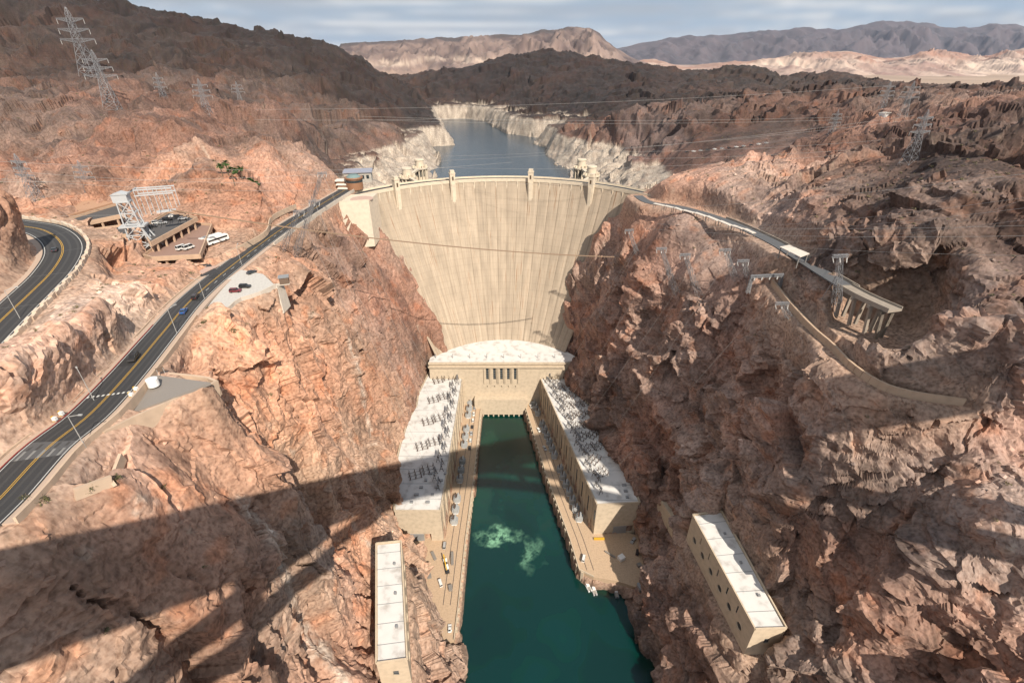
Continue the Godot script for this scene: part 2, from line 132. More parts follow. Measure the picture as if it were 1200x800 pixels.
const BUSES := [Vector3(-158.5, 189, -248.5), Vector3(-154.6, 189, -247.1)]
const HEAD_TOWER := [Vector3(-195.1, 190, -234.9), Vector3(-181.5, 190, -229.9), Vector3(-173.2, 189, -224.2), Vector3(-190.6, 191, -235.9)]
const VISITOR := [Vector3(-126.7, 182, -401.5), Vector3(-138.7, 182, -423.6)]
const STREAKS := [[Vector3(-80.5, 143.1, -102.2), Vector3(-76, 120.6, -101.3), 2.5], [Vector3(-76, 120.6, -101.3), Vector3(-70.8, 100.8, -96.8), 3.5], [Vector3(-70.8, 100.8, -96.8), Vector3(-61, 75.7, -92.4), 4.5], [Vector3(-96.2, 117.1, -247.2), Vector3(-80.7, 57.9, -219), 2], [Vector3(-77.4, 71, -159.2), Vector3(-72, 60.6, -159.9), 2.5], [Vector3(-84.4, 172.9, -74.9), Vector3(-84.9, 168.8, -81.8), 1.5]]
const SHORE := [Vector2(-119.9, -684.2), Vector2(-109.8, -730.3), Vector2(-123.1, -818.4), Vector2(-142.6, -927.8), Vector2(-157.6, -977.3), Vector2(-116.5, -998.5), Vector2(-138.6, -1118.6), Vector2(-158.2, -1204.3), Vector2(-203.9, -1461.6), Vector2(-131.7, -1495.4), Vector2(-70.6, -1418.8), Vector2(-41.5, -1285.8), Vector2(-13.4, -1174.4), Vector2(36.5, -1118.6), Vector2(82, -1092.5), Vector2(99.5, -1067.5), Vector2(67.7, -1031.9), Vector2(50.2, -1020.5), Vector2(65.3, -967), Vector2(62.3, -918.4), Vector2(69.2, -810.9), Vector2(92.7, -742.7), Vector2(89.2, -700.9), Vector2(92.3, -411.9), Vector2(64.5, -432.8), Vector2(30, -447.1), Vector2(-7, -452), Vector2(-44, -447.1), Vector2(-78.5, -432.8), Vector2(-106.3, -411.9)]
const RUIN := [Vector3(-93.2, 186.4, -86.8), Vector3(-91.1, 188.5, -78.8), Vector3(-87.8, 185.2, -76.8), Vector3(-90.8, 183.8, -71.4)]
const LOT_WALL := [Vector3(-99.1, 193, -90.3), Vector3(-97, 191.5, -98.6), Vector3(-93.8, 190, -107), Vector3(-88.9, 187.5, -119.4), Vector3(-92.7, 187.5, -122.1), Vector3(-104.1, 189.5, -121.5)]
const BUSHES := [Vector3(-93.5, 190.6, -73.6), Vector3(-91.7, 184.4, -89.7), Vector3(-93, 186, -89.5), Vector3(-88.4, 184.8, -78.4), Vector3(-92.5, 185.3, -87.3), Vector3(-90.1, 185.9, -73.8), Vector3(-89.9, 182.2, -89), Vector3(-112.3, 188.8, -156.1), Vector3(-94, 189.9, -72.6), Vector3(-97.8, 191.9, -68.6), Vector3(-86.6, 170.5, -85.7), Vector3(-87.8, 174.5, -86.3), Vector3(-103.2, 182.7, -157.5), Vector3(-94.7, 190, -68.1)]
const MASTS := [[Vector3(-140, 176.7, -316.7), Vector3(-116.3, 212, -308.7)], [Vector3(-127.4, 174.4, -263.6), Vector3(-103.1, 208.2, -255.6)], [Vector3(-131.1, 179.7, -257.3), Vector3(-110.8, 203.8, -252.3)], [Vector3(100, 154.3, -269.8), Vector3(75.4, 194.7, -261.8)], [Vector3(108.6, 158.6, -256.4), Vector3(84.7, 194.1, -248.4)], [Vector3(90, 154.1, -321.9), Vector3(71.1, 185.4, -315.9)], [Vector3(123.1, 170.7, -243.8), Vector3(101.5, 197.4, -237.8)], [Vector3(127.8, 171.1, -236.9), Vector3(110.8, 191.5, -231.9)], [Vector3(130.1, 170.5, -197), Vector3(113, 183.8, -193)], [Vector3(135.8, 185.9, -182.5), Vector3(127.2, 206.2, -179.5)]]
const GANTRIES := [[Vector3(119.1, 178.5, -226), Vector3(131.8, 181.9, -220)], [Vector3(128.2, 164.4, -226), Vector3(147.8, 168.7, -220)]]
const WIRES := [[Vector3(-157.8, 211.9, -225), Vector3(66.3, 161.5, -300), 4],
	[Vector3(107.1, 199.4, -240), Vector3(147.4, 242.4, -130), 2],
	[Vector3(111.8, 197.2, -240), Vector3(149.1, 239.5, -130), 2],
	[Vector3(121.9, 191.4, -240), Vector3(150.9, 236.4, -130), 2],
	[Vector3(68.6, 198.5, -240), Vector3(154.3, 230.5, -130), 2],
	[Vector3(103.9, 189.9, -250), Vector3(170, 220.7, -140), 2],
	[Vector3(141.9, 165.5, -250), Vector3(157.3, 242.7, -140), 2],
	[Vector3(70, 206.1, -250), Vector3(155.2, 246.4, -140), 2],
	[Vector3(75.6, 198.1, -250), Vector3(164.3, 230.6, -140), 2],
	[Vector3(-247.2, 229.9, -230), Vector3(-111.8, 204.5, -320), 3],
	[Vector3(-249.3, 226.2, -230), Vector3(-112.6, 199.7, -320), 3],
	[Vector3(-250.8, 223.5, -230), Vector3(0, 216.5, -320), 3],
	[Vector3(-259.4, 208.2, -230), Vector3(-127, 191, -320), 3],
	[Vector3(-245.3, 233.2, -230), Vector3(-43, 213.4, -320), 3],
	[Vector3(-149.6, 224.5, -520), Vector3(414.6, 226.8, -520), 5],
	[Vector3(-150.1, 221.5, -520), Vector3(415.6, 224.5, -520), 5],
	[Vector3(-247.8, 230.5, -520), Vector3(359.5, 251, -520), 5],
	[Vector3(-494.8, 232, -520), Vector3(-66.7, 222.2, -520), 5],
	[Vector3(27.7, 208.4, -420), Vector3(258.2, 230.1, -330), 4],
	[Vector3(27.9, 203.1, -420), Vector3(260.1, 225.6, -330), 4],
	[Vector3(-56.4, 195.1, -420), Vector3(208.1, 218.9, -330), 4],
	[Vector3(-85.2, 189.7, -420), Vector3(90, 201.9, -330), 4],
	[Vector3(-56, 200.5, -420), Vector3(248.8, 242.3, -330), 4],
	[Vector3(-55.8, 203.8, -420), Vector3(249.8, 239.9, -330), 4],
	[Vector3(-113, 213.7, -300), Vector3(-50.3, 40, -307.1), 4],
	[Vector3(-113, 213.7, -300), Vector3(-48.6, 40, -276.3), 4],
	[Vector3(-102.8, 208.3, -255), Vector3(-47.3, 40, -241.4), 4],
	[Vector3(-102.8, 208.3, -255), Vector3(-46.7, 40, -215.3), 4],
	[Vector3(-112, 203, -255), Vector3(-52, 40, -226), 4],
	[Vector3(79.2, 190.8, -275), Vector3(28.6, 40, -336.5), 4],
	[Vector3(79.2, 190.8, -275), Vector3(30.9, 40, -318.4), 4],
	[Vector3(90.3, 188.9, -265), Vector3(35.5, 40, -291.1), 4],
	[Vector3(102.5, 196.7, -240), Vector3(41, 40, -262.5), 4],
	[Vector3(112.3, 190.4, -235), Vector3(47.5, 40, -233.5), 4],
	[Vector3(125.9, 173.8, -215), Vector3(50.4, 40, -215.3), 4]]
var materials := {}
var taken := {}
var rng := RandomNumberGenerator.new()

func _ready() -> void:
	rng.seed = 7
	# camera: on the footway of the road bridge, 272 m above the river, looking up the gorge
	var camera := Camera3D.new()
	camera.name = "camera"
	add_child(camera)
	camera.position = Vector3(0, 272, 0)
	camera.rotation_degrees = Vector3(-30.07, 0, 0)
	camera.fov = 70.13
	camera.near = 0.3
	camera.far = 120000.0
	camera.current = true
	# sky, sun, exposure
	var around := WorldEnvironment.new()
	around.name = "surroundings"
	var env := Environment.new()
	env.background_mode = Environment.BG_SKY
	env.sky = Sky.new()
	env.sky.sky_material = cloudy_sky()
	env.background_energy_multiplier = 0.6
	env.tonemap_mode = Environment.TONE_MAPPER_LINEAR
	env.tonemap_exposure = 1.36
	env.sdfgi_enabled = true
	env.ssao_enabled = true
	env.ssil_enabled = true
	env.fog_enabled = true
	env.fog_density = 0.000008
	env.fog_light_color = Color(0.72, 0.78, 0.88)
	around.environment = env
	add_child(around)
	var sun := DirectionalLight3D.new()
	sun.name = "sun"
	add_child(sun)
	sun.light_color = Color(1.0, 0.95, 0.88)
	sun.light_energy = 1.6
	sun.light_angular_distance = 0.53
	sun.shadow_enabled = true
	var azimuth := deg_to_rad(SUN_AZIMUTH)   # to the right of straight behind the camera
	var height := deg_to_rad(SUN_HEIGHT)
	var towards := Vector3(sin(azimuth) * cos(height), sin(height), cos(azimuth) * cos(height))
	sun.look_at_from_position(towards * 100.0, Vector3.ZERO, Vector3.UP)

	var t0 := Time.get_ticks_msec()
	make_materials()
	solve_ground()
	print("ground solved ", Time.get_ticks_msec() - t0)
	stamp_pads()
	build_terrain()
	print("terrain ", Time.get_ticks_msec() - t0)
	build_far_land()
	build_water()
	print("land ", Time.get_ticks_msec() - t0)
	build_all()
	print("all ", Time.get_ticks_msec() - t0)

const SUN_AZIMUTH := 28.0
const SUN_HEIGHT := 41.8

func cloudy_sky() -> PanoramaSkyMaterial:
	var w := 1024
	var h := 512
	var im := Image.create(w, h, false, Image.FORMAT_RGB8)
	var streak := noise_of(31, 1.0, 5, FastNoiseLite.FRACTAL_FBM)
	var soft := noise_of(32, 1.0, 3, FastNoiseLite.FRACTAL_FBM)
	for j in h:
		var up := PI * 0.5 - PI * (j + 0.5) / h
		for i in w:
			var a := TAU * (i + 0.5) / w
			# a cloud deck seen from below: the pattern is laid out on a flat layer, so it closes up towards the horizon
			var s := maxf(sin(up), 0.0) + 0.06
			var q := Vector2(cos(a), sin(a)) * cos(up) / s
			var n := streak.get_noise_3d(q.y * 0.16, q.x * 0.9, 3.0) + 0.35 * soft.get_noise_3d(q.y * 0.5, q.x * 3.0, 9.0)
			var k := smoothstep(-0.62, 0.16, n)
			var blue := Color(0.74, 0.82, 0.90).lerp(Color(0.52, 0.66, 0.82), clampf(up / 1.2, 0, 1))
			var m := smoothstep(-0.3, 0.4, soft.get_noise_3d(q.y * 0.3 + 7.0, q.x * 1.4, 20.0))
			var cloud := Color(0.76, 0.80, 0.85).lerp(Color(1.0, 1.0, 1.0), m)
			im.set_pixel(i, j, blue.lerp(cloud, k))
	var p := PanoramaSkyMaterial.new()
	p.panorama = ImageTexture.create_from_image(im)
	p.energy_multiplier = 1.0
	return p

func noise_of(s: int, frequency: float, octaves: int, fractal: int, type := FastNoiseLite.TYPE_SIMPLEX_SMOOTH) -> FastNoiseLite:
	var n := FastNoiseLite.new()
	n.seed = s
	n.frequency = frequency
	n.noise_type = type
	n.fractal_type = fractal
	n.fractal_octaves = octaves
	return n

# ------------------------------------------------------------------ materials
func linear(r: float, g: float, b: float) -> Color:
	return Color(r, g, b).linear_to_srgb()

func noise_texture(s: int, frequency: float, octaves: int, ramp: Array, fractal := FastNoiseLite.FRACTAL_FBM, type := FastNoiseLite.TYPE_SIMPLEX_SMOOTH, size := 512) -> NoiseTexture2D:
	var t := NoiseTexture2D.new()
	t.width = size
	t.height = size
	t.seamless = true
	t.noise = noise_of(s, frequency, octaves, fractal, type)
	var g := Gradient.new()
	var offs := PackedFloat32Array()
	var cols := PackedColorArray()
	for r in ramp:
		offs.append(r[0])
		cols.append(r[1])
	g.offsets = offs
	g.colors = cols
	t.color_ramp = g
	return t

func bump_texture(s: int, frequency: float, octaves: int, strength: float, fractal := FastNoiseLite.FRACTAL_FBM, type := FastNoiseLite.TYPE_SIMPLEX_SMOOTH) -> NoiseTexture2D:
	var t := NoiseTexture2D.new()
	t.width = 512
	t.height = 512
	t.seamless = true
	t.as_normal_map = true
	t.bump_strength = strength
	t.noise = noise_of(s, frequency, octaves, fractal, type)
	return t

func grey(v: float) -> Color:
	return Color(v, v, v).linear_to_srgb()

# a material with a colour (linear), grain and a little relief; textures are shared
func mat(called: String, c: Color, rough := 0.9, grain := "", metres := 4.0, metal := 0.0, relief := 0.0) -> StandardMaterial3D:
	if materials.has(called):
		return materials[called]
	var m := StandardMaterial3D.new()
	m.resource_name = called
	m.albedo_color = c.linear_to_srgb()
	m.roughness = rough
	m.metallic = metal
	if grain != "":
		m.albedo_texture = tex(grain)
		m.uv1_triplanar = true
		m.uv1_world_triplanar = true
		m.uv1_scale = Vector3.ONE / metres
		if relief > 0.0:
			m.normal_enabled = true
			m.normal_texture = tex("bumps")
			m.normal_scale = relief
	materials[called] = m
	return m

var textures := {}
func tex(called: String) -> Texture2D:
	if not textures.has(called):
		var t: Texture2D
		match called:
			"concrete": t = noise_texture(3, 0.012, 6, [[0.0, grey(0.76)], [0.4, grey(0.9)], [0.62, grey(0.96)], [1.0, grey(1.0)]])
			"speckle": t = noise_texture(4, 0.05, 4, [[0.0, grey(0.55)], [0.45, grey(0.88)], [1.0, grey(1.0)]])
			"rock": t = noise_texture(5, 0.012, 6, [[0.0, grey(0.46)], [0.3, grey(0.68)], [0.55, grey(0.94)], [1.0, grey(1.0)]])
			"rock_wide": t = noise_texture(6, 0.008, 5, [[0.0, Color(0.62, 0.57, 0.55)], [0.35, Color(0.86, 0.83, 0.81)], [0.6, Color(1, 1, 1)], [1.0, Color(1, 0.97, 0.93)]])
			"roof": t = noise_texture(7, 0.01, 7, [[0.0, Color(0.78, 0.76, 0.74)], [0.3, Color(0.91, 0.905, 0.9)], [0.45, Color(0.97, 0.968, 0.965)], [1.0, Color(1, 1, 1)]])
			"stains": t = stain_texture()
			"bumps": t = bump_texture(8, 0.02, 6, 6.0)
			"crags": t = bump_texture(9, 0.02, 5, 7.0, FastNoiseLite.FRACTAL_FBM, FastNoiseLite.TYPE_CELLULAR)
			"ripples": t = bump_texture(10, 0.03, 4, 3.0)
		textures[called] = t
	return textures[called]

# rain streaks and lift joints of mass concrete: columns of one tone run down, some rust and lime among them
func stain_texture() -> ImageTexture:
	var w := 1024
	var h := 512
	var im := Image.create(w, h, false, Image.FORMAT_RGB8)
	var a := noise_of(41, 1.0, 3, FastNoiseLite.FRACTAL_FBM)
	var b := noise_of(42, 1.0, 4, FastNoiseLite.FRACTAL_FBM)
	for j in h:
		var v := float(j) / h
		for i in w:
			var u := float(i) / w
			var ang := u * TAU
			var cx := cos(ang)
			var cy := sin(ang)
			var s := a.get_noise_3d(cx * 26.0, cy * 26.0, v * 2.2) * 0.6 + a.get_noise_3d(cx * 9.0, cy * 9.0, v * 3.0) * 0.5
			var fine := b.get_noise_3d(cx * 50.0, cy * 50.0, v * 6.0)
			var blotch := b.get_noise_3d(cx * 5.0, cy * 5.0, v * 7.0 + 5.0)
			var k := 0.87 + 0.10 * s + 0.05 * fine + 0.08 * blotch
			var rust := smoothstep(0.34, 0.55, a.get_noise_3d(cx * 38.0 + 9.0, cy * 38.0, v * 3.0)) * smoothstep(-0.1, 0.3, blotch)
			var c := Color(k, k * 0.995, k * 0.985)
			c = c.lerp(Color(0.60, 0.44, 0.33), rust * 0.6)
			if j % 16 == 0:
				c = c.darkened(0.05 + 0.05 * absf(fine))
			im.set_pixel(i, j, c)
	return ImageTexture.create_from_image(im)

func make_materials() -> void:
	var m := StandardMaterial3D.new()
	m.resource_name = "rock"
	m.vertex_color_use_as_albedo = true
	m.roughness = 0.95
	m.albedo_texture = tex("rock")
	m.uv1_triplanar = true
	m.uv1_world_triplanar = true
	m.uv1_scale = Vector3.ONE / 17.0
	m.normal_enabled = true
	m.normal_texture = tex("crags")
	m.normal_scale = 0.7
	m.detail_enabled = true
	m.detail_albedo = tex("rock_wide")
	m.detail_blend_mode = BaseMaterial3D.BLEND_MODE_MUL
	m.detail_uv_layer = BaseMaterial3D.DETAIL_UV_2
	m.uv2_triplanar = true
	m.uv2_world_triplanar = true
	m.uv2_scale = Vector3.ONE / 7.0
	materials["rock"] = m
	var f := StandardMaterial3D.new()
	f.resource_name = "far_rock"
	f.vertex_color_use_as_albedo = true
	f.roughness = 1.0
	materials["far_rock"] = f

# ------------------------------------------------------------------ naming
func numbered(called: String) -> String:
	taken[called] = taken.get(called, -1) + 1
	return called if taken[called] == 0 else "%s_%03d" % [called, taken[called]]

func tag(o: Node, label: String, category: String, group := "") -> Node:
	o.set_meta("label", label)
	o.set_meta("category", category)
	if group != "":
		o.set_meta("group", group)
	return o

func thing(called: String, at: Vector3, turn: float, label: String, category: String, group := "") -> Node3D:
	var o := Node3D.new()
	o.name = numbered(called)
	add_child(o)
	o.position = at
	o.rotation.y = turn
	tag(o, label, category, group)
	return o

func put(shape: Mesh, called: String, m: Material, parent: Node = self) -> MeshInstance3D:
	var o := MeshInstance3D.new()
	o.name = numbered(called) if parent == self else called
	o.mesh = shape
	o.material_override = m
	parent.add_child(o, true)
	return o

func setting(shape: Mesh, called: String, m: Material) -> MeshInstance3D:
	var o := put(shape, called, m)
	o.set_meta("kind", "structure")
	return o

func copy_of(o: Node3D, called: String, at: Vector3, turn: float, label: String, group: String) -> Node3D:
	var c: Node3D = o.duplicate()
	c.name = numbered(called)
	add_child(c)
	c.position = at
	c.rotation = Vector3(0, turn, 0)
	c.set_meta("label", label)
	c.set_meta("group", group)
	return c

# ------------------------------------------------------------------ shape builder: flat faces collected into one mesh
class Shape:
	var v := PackedVector3Array()
	var n := PackedVector3Array()
	var uv := PackedVector2Array()
	func tri(a: Vector3, b: Vector3, c: Vector3) -> void:
		# corners run clockwise seen from the front
		var k := (c - a).cross(b - a)
		if k.length_squared() < 1e-12:
			return
		k = k.normalized()
		for p in [a, b, c]:
			v.append(p)
			n.append(k)
			uv.append(Vector2.ZERO)
	func quad(a: Vector3, b: Vector3, c: Vector3, d: Vector3) -> void:
		tri(a, b, c)
		tri(a, c, d)
	func box(at: Vector3, size: Vector3, b := Basis.IDENTITY) -> void:
		var x := b.x * size.x * 0.5
		var y := b.y * size.y * 0.5
		var z := b.z * size.z * 0.5
		quad(at - x + y + z, at + x + y + z, at + x - y + z, at - x - y + z)
		quad(at + x + y - z, at - x + y - z, at - x - y - z, at + x - y - z)
		quad(at + x + y + z, at + x + y - z, at + x - y - z, at + x - y + z)
		quad(at - x + y - z, at - x + y + z, at - x - y + z, at - x - y - z)
		quad(at - x + y - z, at + x + y - z, at + x + y + z, at - x + y + z)
		quad(at - x - y + z, at + x - y + z, at + x - y - z, at - x - y - z)
	# a bar from a to b with a square section
	func bar(a: Vector3, b: Vector3, wide: float, high := 0.0) -> void:
		var d := b - a
		if d.length() < 0.001:
			return
		var f := d.normalized()
		var up := Vector3.UP if absf(f.y) < 0.95 else Vector3.RIGHT
		var r := up.cross(f).normalized()
		box((a + b) * 0.5, Vector3(wide, high if high > 0.0 else wide, d.length()), Basis(r, f.cross(r), f))
	# a flat outline (clockwise or not, seen from above) raised from y0 to y1
	func prism(outline: PackedVector2Array, y0: float, y1: float, bottom := true) -> void:
		var o := outline.duplicate()
		if Geometry2D.is_polygon_clockwise(o):
			o.reverse()
		for i in o.size():
			var a := o[i]
			var b := o[(i + 1) % o.size()]
			quad(Vector3(b.x, y1, b.y), Vector3(a.x, y1, a.y), Vector3(a.x, y0, a.y), Vector3(b.x, y0, b.y))
		var t := Geometry2D.triangulate_polygon(o)
		for k in range(0, t.size(), 3):
			var p := [o[t[k]], o[t[k + 1]], o[t[k + 2]]]
			if (p[1] - p[0]).cross(p[2] - p[0]) < 0:
				p.reverse()
			tri(Vector3(p[0].x, y1, p[0].y), Vector3(p[1].x, y1, p[1].y), Vector3(p[2].x, y1, p[2].y))
			if bottom:
				tri(Vector3(p[2].x, y0, p[2].y), Vector3(p[1].x, y0, p[1].y), Vector3(p[0].x, y0, p[0].y))
	# an outline in x and y drawn out along z
	func extrude(outline: PackedVector2Array, z0: float, z1: float) -> void:
		var o := outline
		for i in o.size():
			var a := o[i]
			var b := o[(i + 1) % o.size()]
			quad(Vector3(a.x, a.y, z0), Vector3(a.x, a.y, z1), Vector3(b.x, b.y, z1), Vector3(b.x, b.y, z0))
		var t := Geometry2D.triangulate_polygon(o)
		for k in range(0, t.size(), 3):
			tri(Vector3(o[t[k]].x, o[t[k]].y, z1), Vector3(o[t[k + 1]].x, o[t[k + 1]].y, z1), Vector3(o[t[k + 2]].x, o[t[k + 2]].y, z1))
			tri(Vector3(o[t[k + 2]].x, o[t[k + 2]].y, z0), Vector3(o[t[k + 1]].x, o[t[k + 1]].y, z0), Vector3(o[t[k]].x, o[t[k]].y, z0))
	# a round tube or cone
	func tube(a: Vector3, b: Vector3, ra: float, rb: float, sides := 8, caps := true) -> void:
		var f := (b - a).normalized()
		var up := Vector3.UP if absf(f.y) < 0.95 else Vector3.RIGHT
		var r := up.cross(f).normalized()
		var u := f.cross(r)
		for i in sides:
			var e0 := r * cos(TAU * i / sides) + u * sin(TAU * i / sides)
			var e1 := r * cos(TAU * (i + 1) / sides) + u * sin(TAU * (i + 1) / sides)
			quad(a + e0 * ra, a + e1 * ra, b + e1 * rb, b + e0 * rb)
			if caps:
				tri(a, a + e1 * ra, a + e0 * ra)
				tri(b, b + e0 * rb, b + e1 * rb)
	func mesh() -> ArrayMesh:
		var arrays := []
		arrays.resize(Mesh.ARRAY_MAX)
		arrays[Mesh.ARRAY_VERTEX] = v
		arrays[Mesh.ARRAY_NORMAL] = n
		arrays[Mesh.ARRAY_TEX_UV] = uv
		var m := ArrayMesh.new()
		m.add_surface_from_arrays(Mesh.PRIMITIVE_TRIANGLES, arrays)
		return m

# a wall block raised over an outline, with real holes cut out of it: each hole is [centre, size, basis] or [centre, radius, direction]
func cut_block(called: String, outline: PackedVector2Array, y0: float, y1: float, holes: Array, m: Material, parent: Node) -> CSGCombiner3D:
	var c := CSGCombiner3D.new()
	c.name = called
	c.material_override = m
	parent.add_child(c, true)
	var p := CSGPolygon3D.new()
	var poly := PackedVector2Array()
	for q in outline:
		poly.append(Vector2(q.x, -q.y))
	if Geometry2D.is_polygon_clockwise(poly):
		poly.reverse()
	p.polygon = poly
	p.mode = CSGPolygon3D.MODE_DEPTH
	p.depth = y1 - y0
	p.rotation.x = -PI / 2
	p.position.y = y0
	p.material = m
	c.add_child(p)
	# depth runs to the back of the polygon: turn it so that it fills y0 to y1
	p.transform = Transform3D(Basis(Vector3(1, 0, 0), Vector3(0, 0, -1), Vector3(0, 1, 0)), Vector3(0, y1, 0))
	for h in holes:
		if h[1] is Vector3:
			var b := CSGBox3D.new()
			b.size = h[1]
			b.transform = Transform3D(h[2], h[0])
			b.operation = CSGShape3D.OPERATION_SUBTRACTION
			b.material = m
			c.add_child(b)
		else:
			var t := CSGCylinder3D.new()
			t.radius = h[1]
			t.height = 14.0
			t.sides = 20
			var d: Vector3 = h[2]
			t.transform = Transform3D(Basis(Vector3.UP.cross(d).normalized(), d, Vector3.UP.cross(d).normalized().cross(d)), h[0])
			t.operation = CSGShape3D.OPERATION_SUBTRACTION
			t.material = m
			c.add_child(t)
	return c

# a sheet of rows by columns; normals are smooth. uv or colours may be left empty
func grid_mesh(v: PackedVector3Array, rows: int, columns: int, colors := PackedColorArray(), uv := PackedVector2Array(), flip := false, faceted := false) -> ArrayMesh:
	var n := PackedVector3Array()
	n.resize(0 if faceted else v.size())
	for j in (0 if faceted else rows):
		for i in columns:
			var dx := v[j * columns + mini(i + 1, columns - 1)] - v[j * columns + maxi(i - 1, 0)]
			var dz := v[mini(j + 1, rows - 1) * columns + i] - v[maxi(j - 1, 0) * columns + i]
			var k := dx.cross(dz).normalized()
			n[j * columns + i] = -k if flip else k
	var index := PackedInt32Array()
	index.resize((rows - 1) * (columns - 1) * 6)
	var at := 0
	for j in rows - 1:
		for i in columns - 1:
			var a := j * columns + i
			var b := a + 1
			var c := a + columns
			var d := c + 1
			# split each quad along its shorter diagonal
			if v[b].distance_squared_to(v[c]) < v[a].distance_squared_to(v[d]):
				index[at] = a
				index[at + 1] = c
				index[at + 2] = b
				index[at + 3] = b
				index[at + 4] = c
				index[at + 5] = d
			else:
				index[at] = a
				index[at + 1] = d
				index[at + 2] = b
				index[at + 3] = a
				index[at + 4] = c
				index[at + 5] = d
			at += 6
	var arrays := []
	arrays.resize(Mesh.ARRAY_MAX)
	arrays[Mesh.ARRAY_VERTEX] = v
	if not faceted:
		arrays[Mesh.ARRAY_NORMAL] = n
	arrays[Mesh.ARRAY_INDEX] = index
	if colors.size():
		arrays[Mesh.ARRAY_COLOR] = colors
	if uv.size():
		arrays[Mesh.ARRAY_TEX_UV] = uv
	var m := ArrayMesh.new()
	m.add_surface_from_arrays(Mesh.PRIMITIVE_TRIANGLES, arrays)
	return m
# ------------------------------------------------------------------ the land: a surface through surveyed points, roughened into crags
var weights := PackedFloat64Array()
const NEAR := [-345.0, 115.0, 2.5, 277, 295]      # x of the first column, z of the first row, step, columns, rows
const FAR := [-2820.0, 120.0, 30.0, 189, 87]
var near_y := PackedFloat32Array()
var far_y := PackedFloat32Array()
var near_c := PackedColorArray()
var far_c := PackedColorArray()
var pad_w := PackedFloat32Array()
var pad_y := PackedFloat32Array()
const PAD := [-345.0, 115.0, 1.5, 460, 380]

func solve_ground() -> void:
	var n := GROUND.size()
	var w := n + 2
	var a := PackedFloat64Array()
	a.resize((n + 1) * w)
	for i in n:
		for j in n:
			var dx: float = GROUND[i].x - GROUND[j].x
			var dz: float = GROUND[i].z - GROUND[j].z
			a[i * w + j] = sqrt(dx * dx + dz * dz + 1.0)
		a[i * w + i] -= 0.3
		a[i * w + n] = 1.0
		a[n * w + i] = 1.0
		a[i * w + n + 1] = GROUND[i].y
	var rows := []
	for i in n + 1:
		rows.append(a.slice(i * w, (i + 1) * w))
	for k in n + 1:
		var best := k
		for i in range(k + 1, n + 1):
			if absf(rows[i][k]) > absf(rows[best][k]):
				best = i
		var swap = rows[k]
		rows[k] = rows[best]
		rows[best] = swap
		var p: PackedFloat64Array = rows[k]
		var inv := 1.0 / p[k]
		for i in range(k + 1, n + 1):
			var r: PackedFloat64Array = rows[i]
			var f := r[k] * inv
			if f == 0.0:
				continue
			for j in range(k + 1, w):
				r[j] -= f * p[j]
			rows[i] = r
	weights.resize(n + 1)
	for k in range(n, -1, -1):
		var r: PackedFloat64Array = rows[k]
		var s := r[n + 1]
		for j in range(k + 1, n + 1):
			s -= r[j] * weights[j]
		weights[k] = s / r[k]
	var px := PackedFloat64Array()
	var pz := PackedFloat64Array()
	for q in GROUND:
		px.append(q.x)
		pz.append(q.z)
	near_y = survey(NEAR, px, pz)
	far_y = survey(FAR, px, pz)
	near_y = soften(near_y, NEAR)
	near_c = tint(NEAR)
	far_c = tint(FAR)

func survey(g: Array, px: PackedFloat64Array, pz: PackedFloat64Array) -> PackedFloat32Array:
	var out := PackedFloat32Array()
	out.resize(g[3] * g[4])
	var n := px.size()
	for j in g[4]:
		var z: float = g[1] - g[2] * j
		for i in g[3]:
			var x: float = g[0] + g[2] * i
			var s := weights[n]
			for k in n:
				var dx := x - px[k]
				var dz := z - pz[k]
				s += weights[k] * sqrt(dx * dx + dz * dz + 1.0)
			out[j * g[3] + i] = s
	return out

# rain and rockfall round off the sharpest steps
func soften(y: PackedFloat32Array, g: Array) -> PackedFloat32Array:
	var out := y.duplicate()
	var w: int = g[3]
	for j in range(1, g[4] - 1):
		for i in range(1, w - 1):
			var k := j * w + i
			out[k] = y[k] * 0.25 + (y[k - 1] + y[k + 1] + y[k - w] + y[k + w]) * 0.125 + (y[k - w - 1] + y[k - w + 1] + y[k + w - 1] + y[k + w + 1]) * 0.0625
	return out

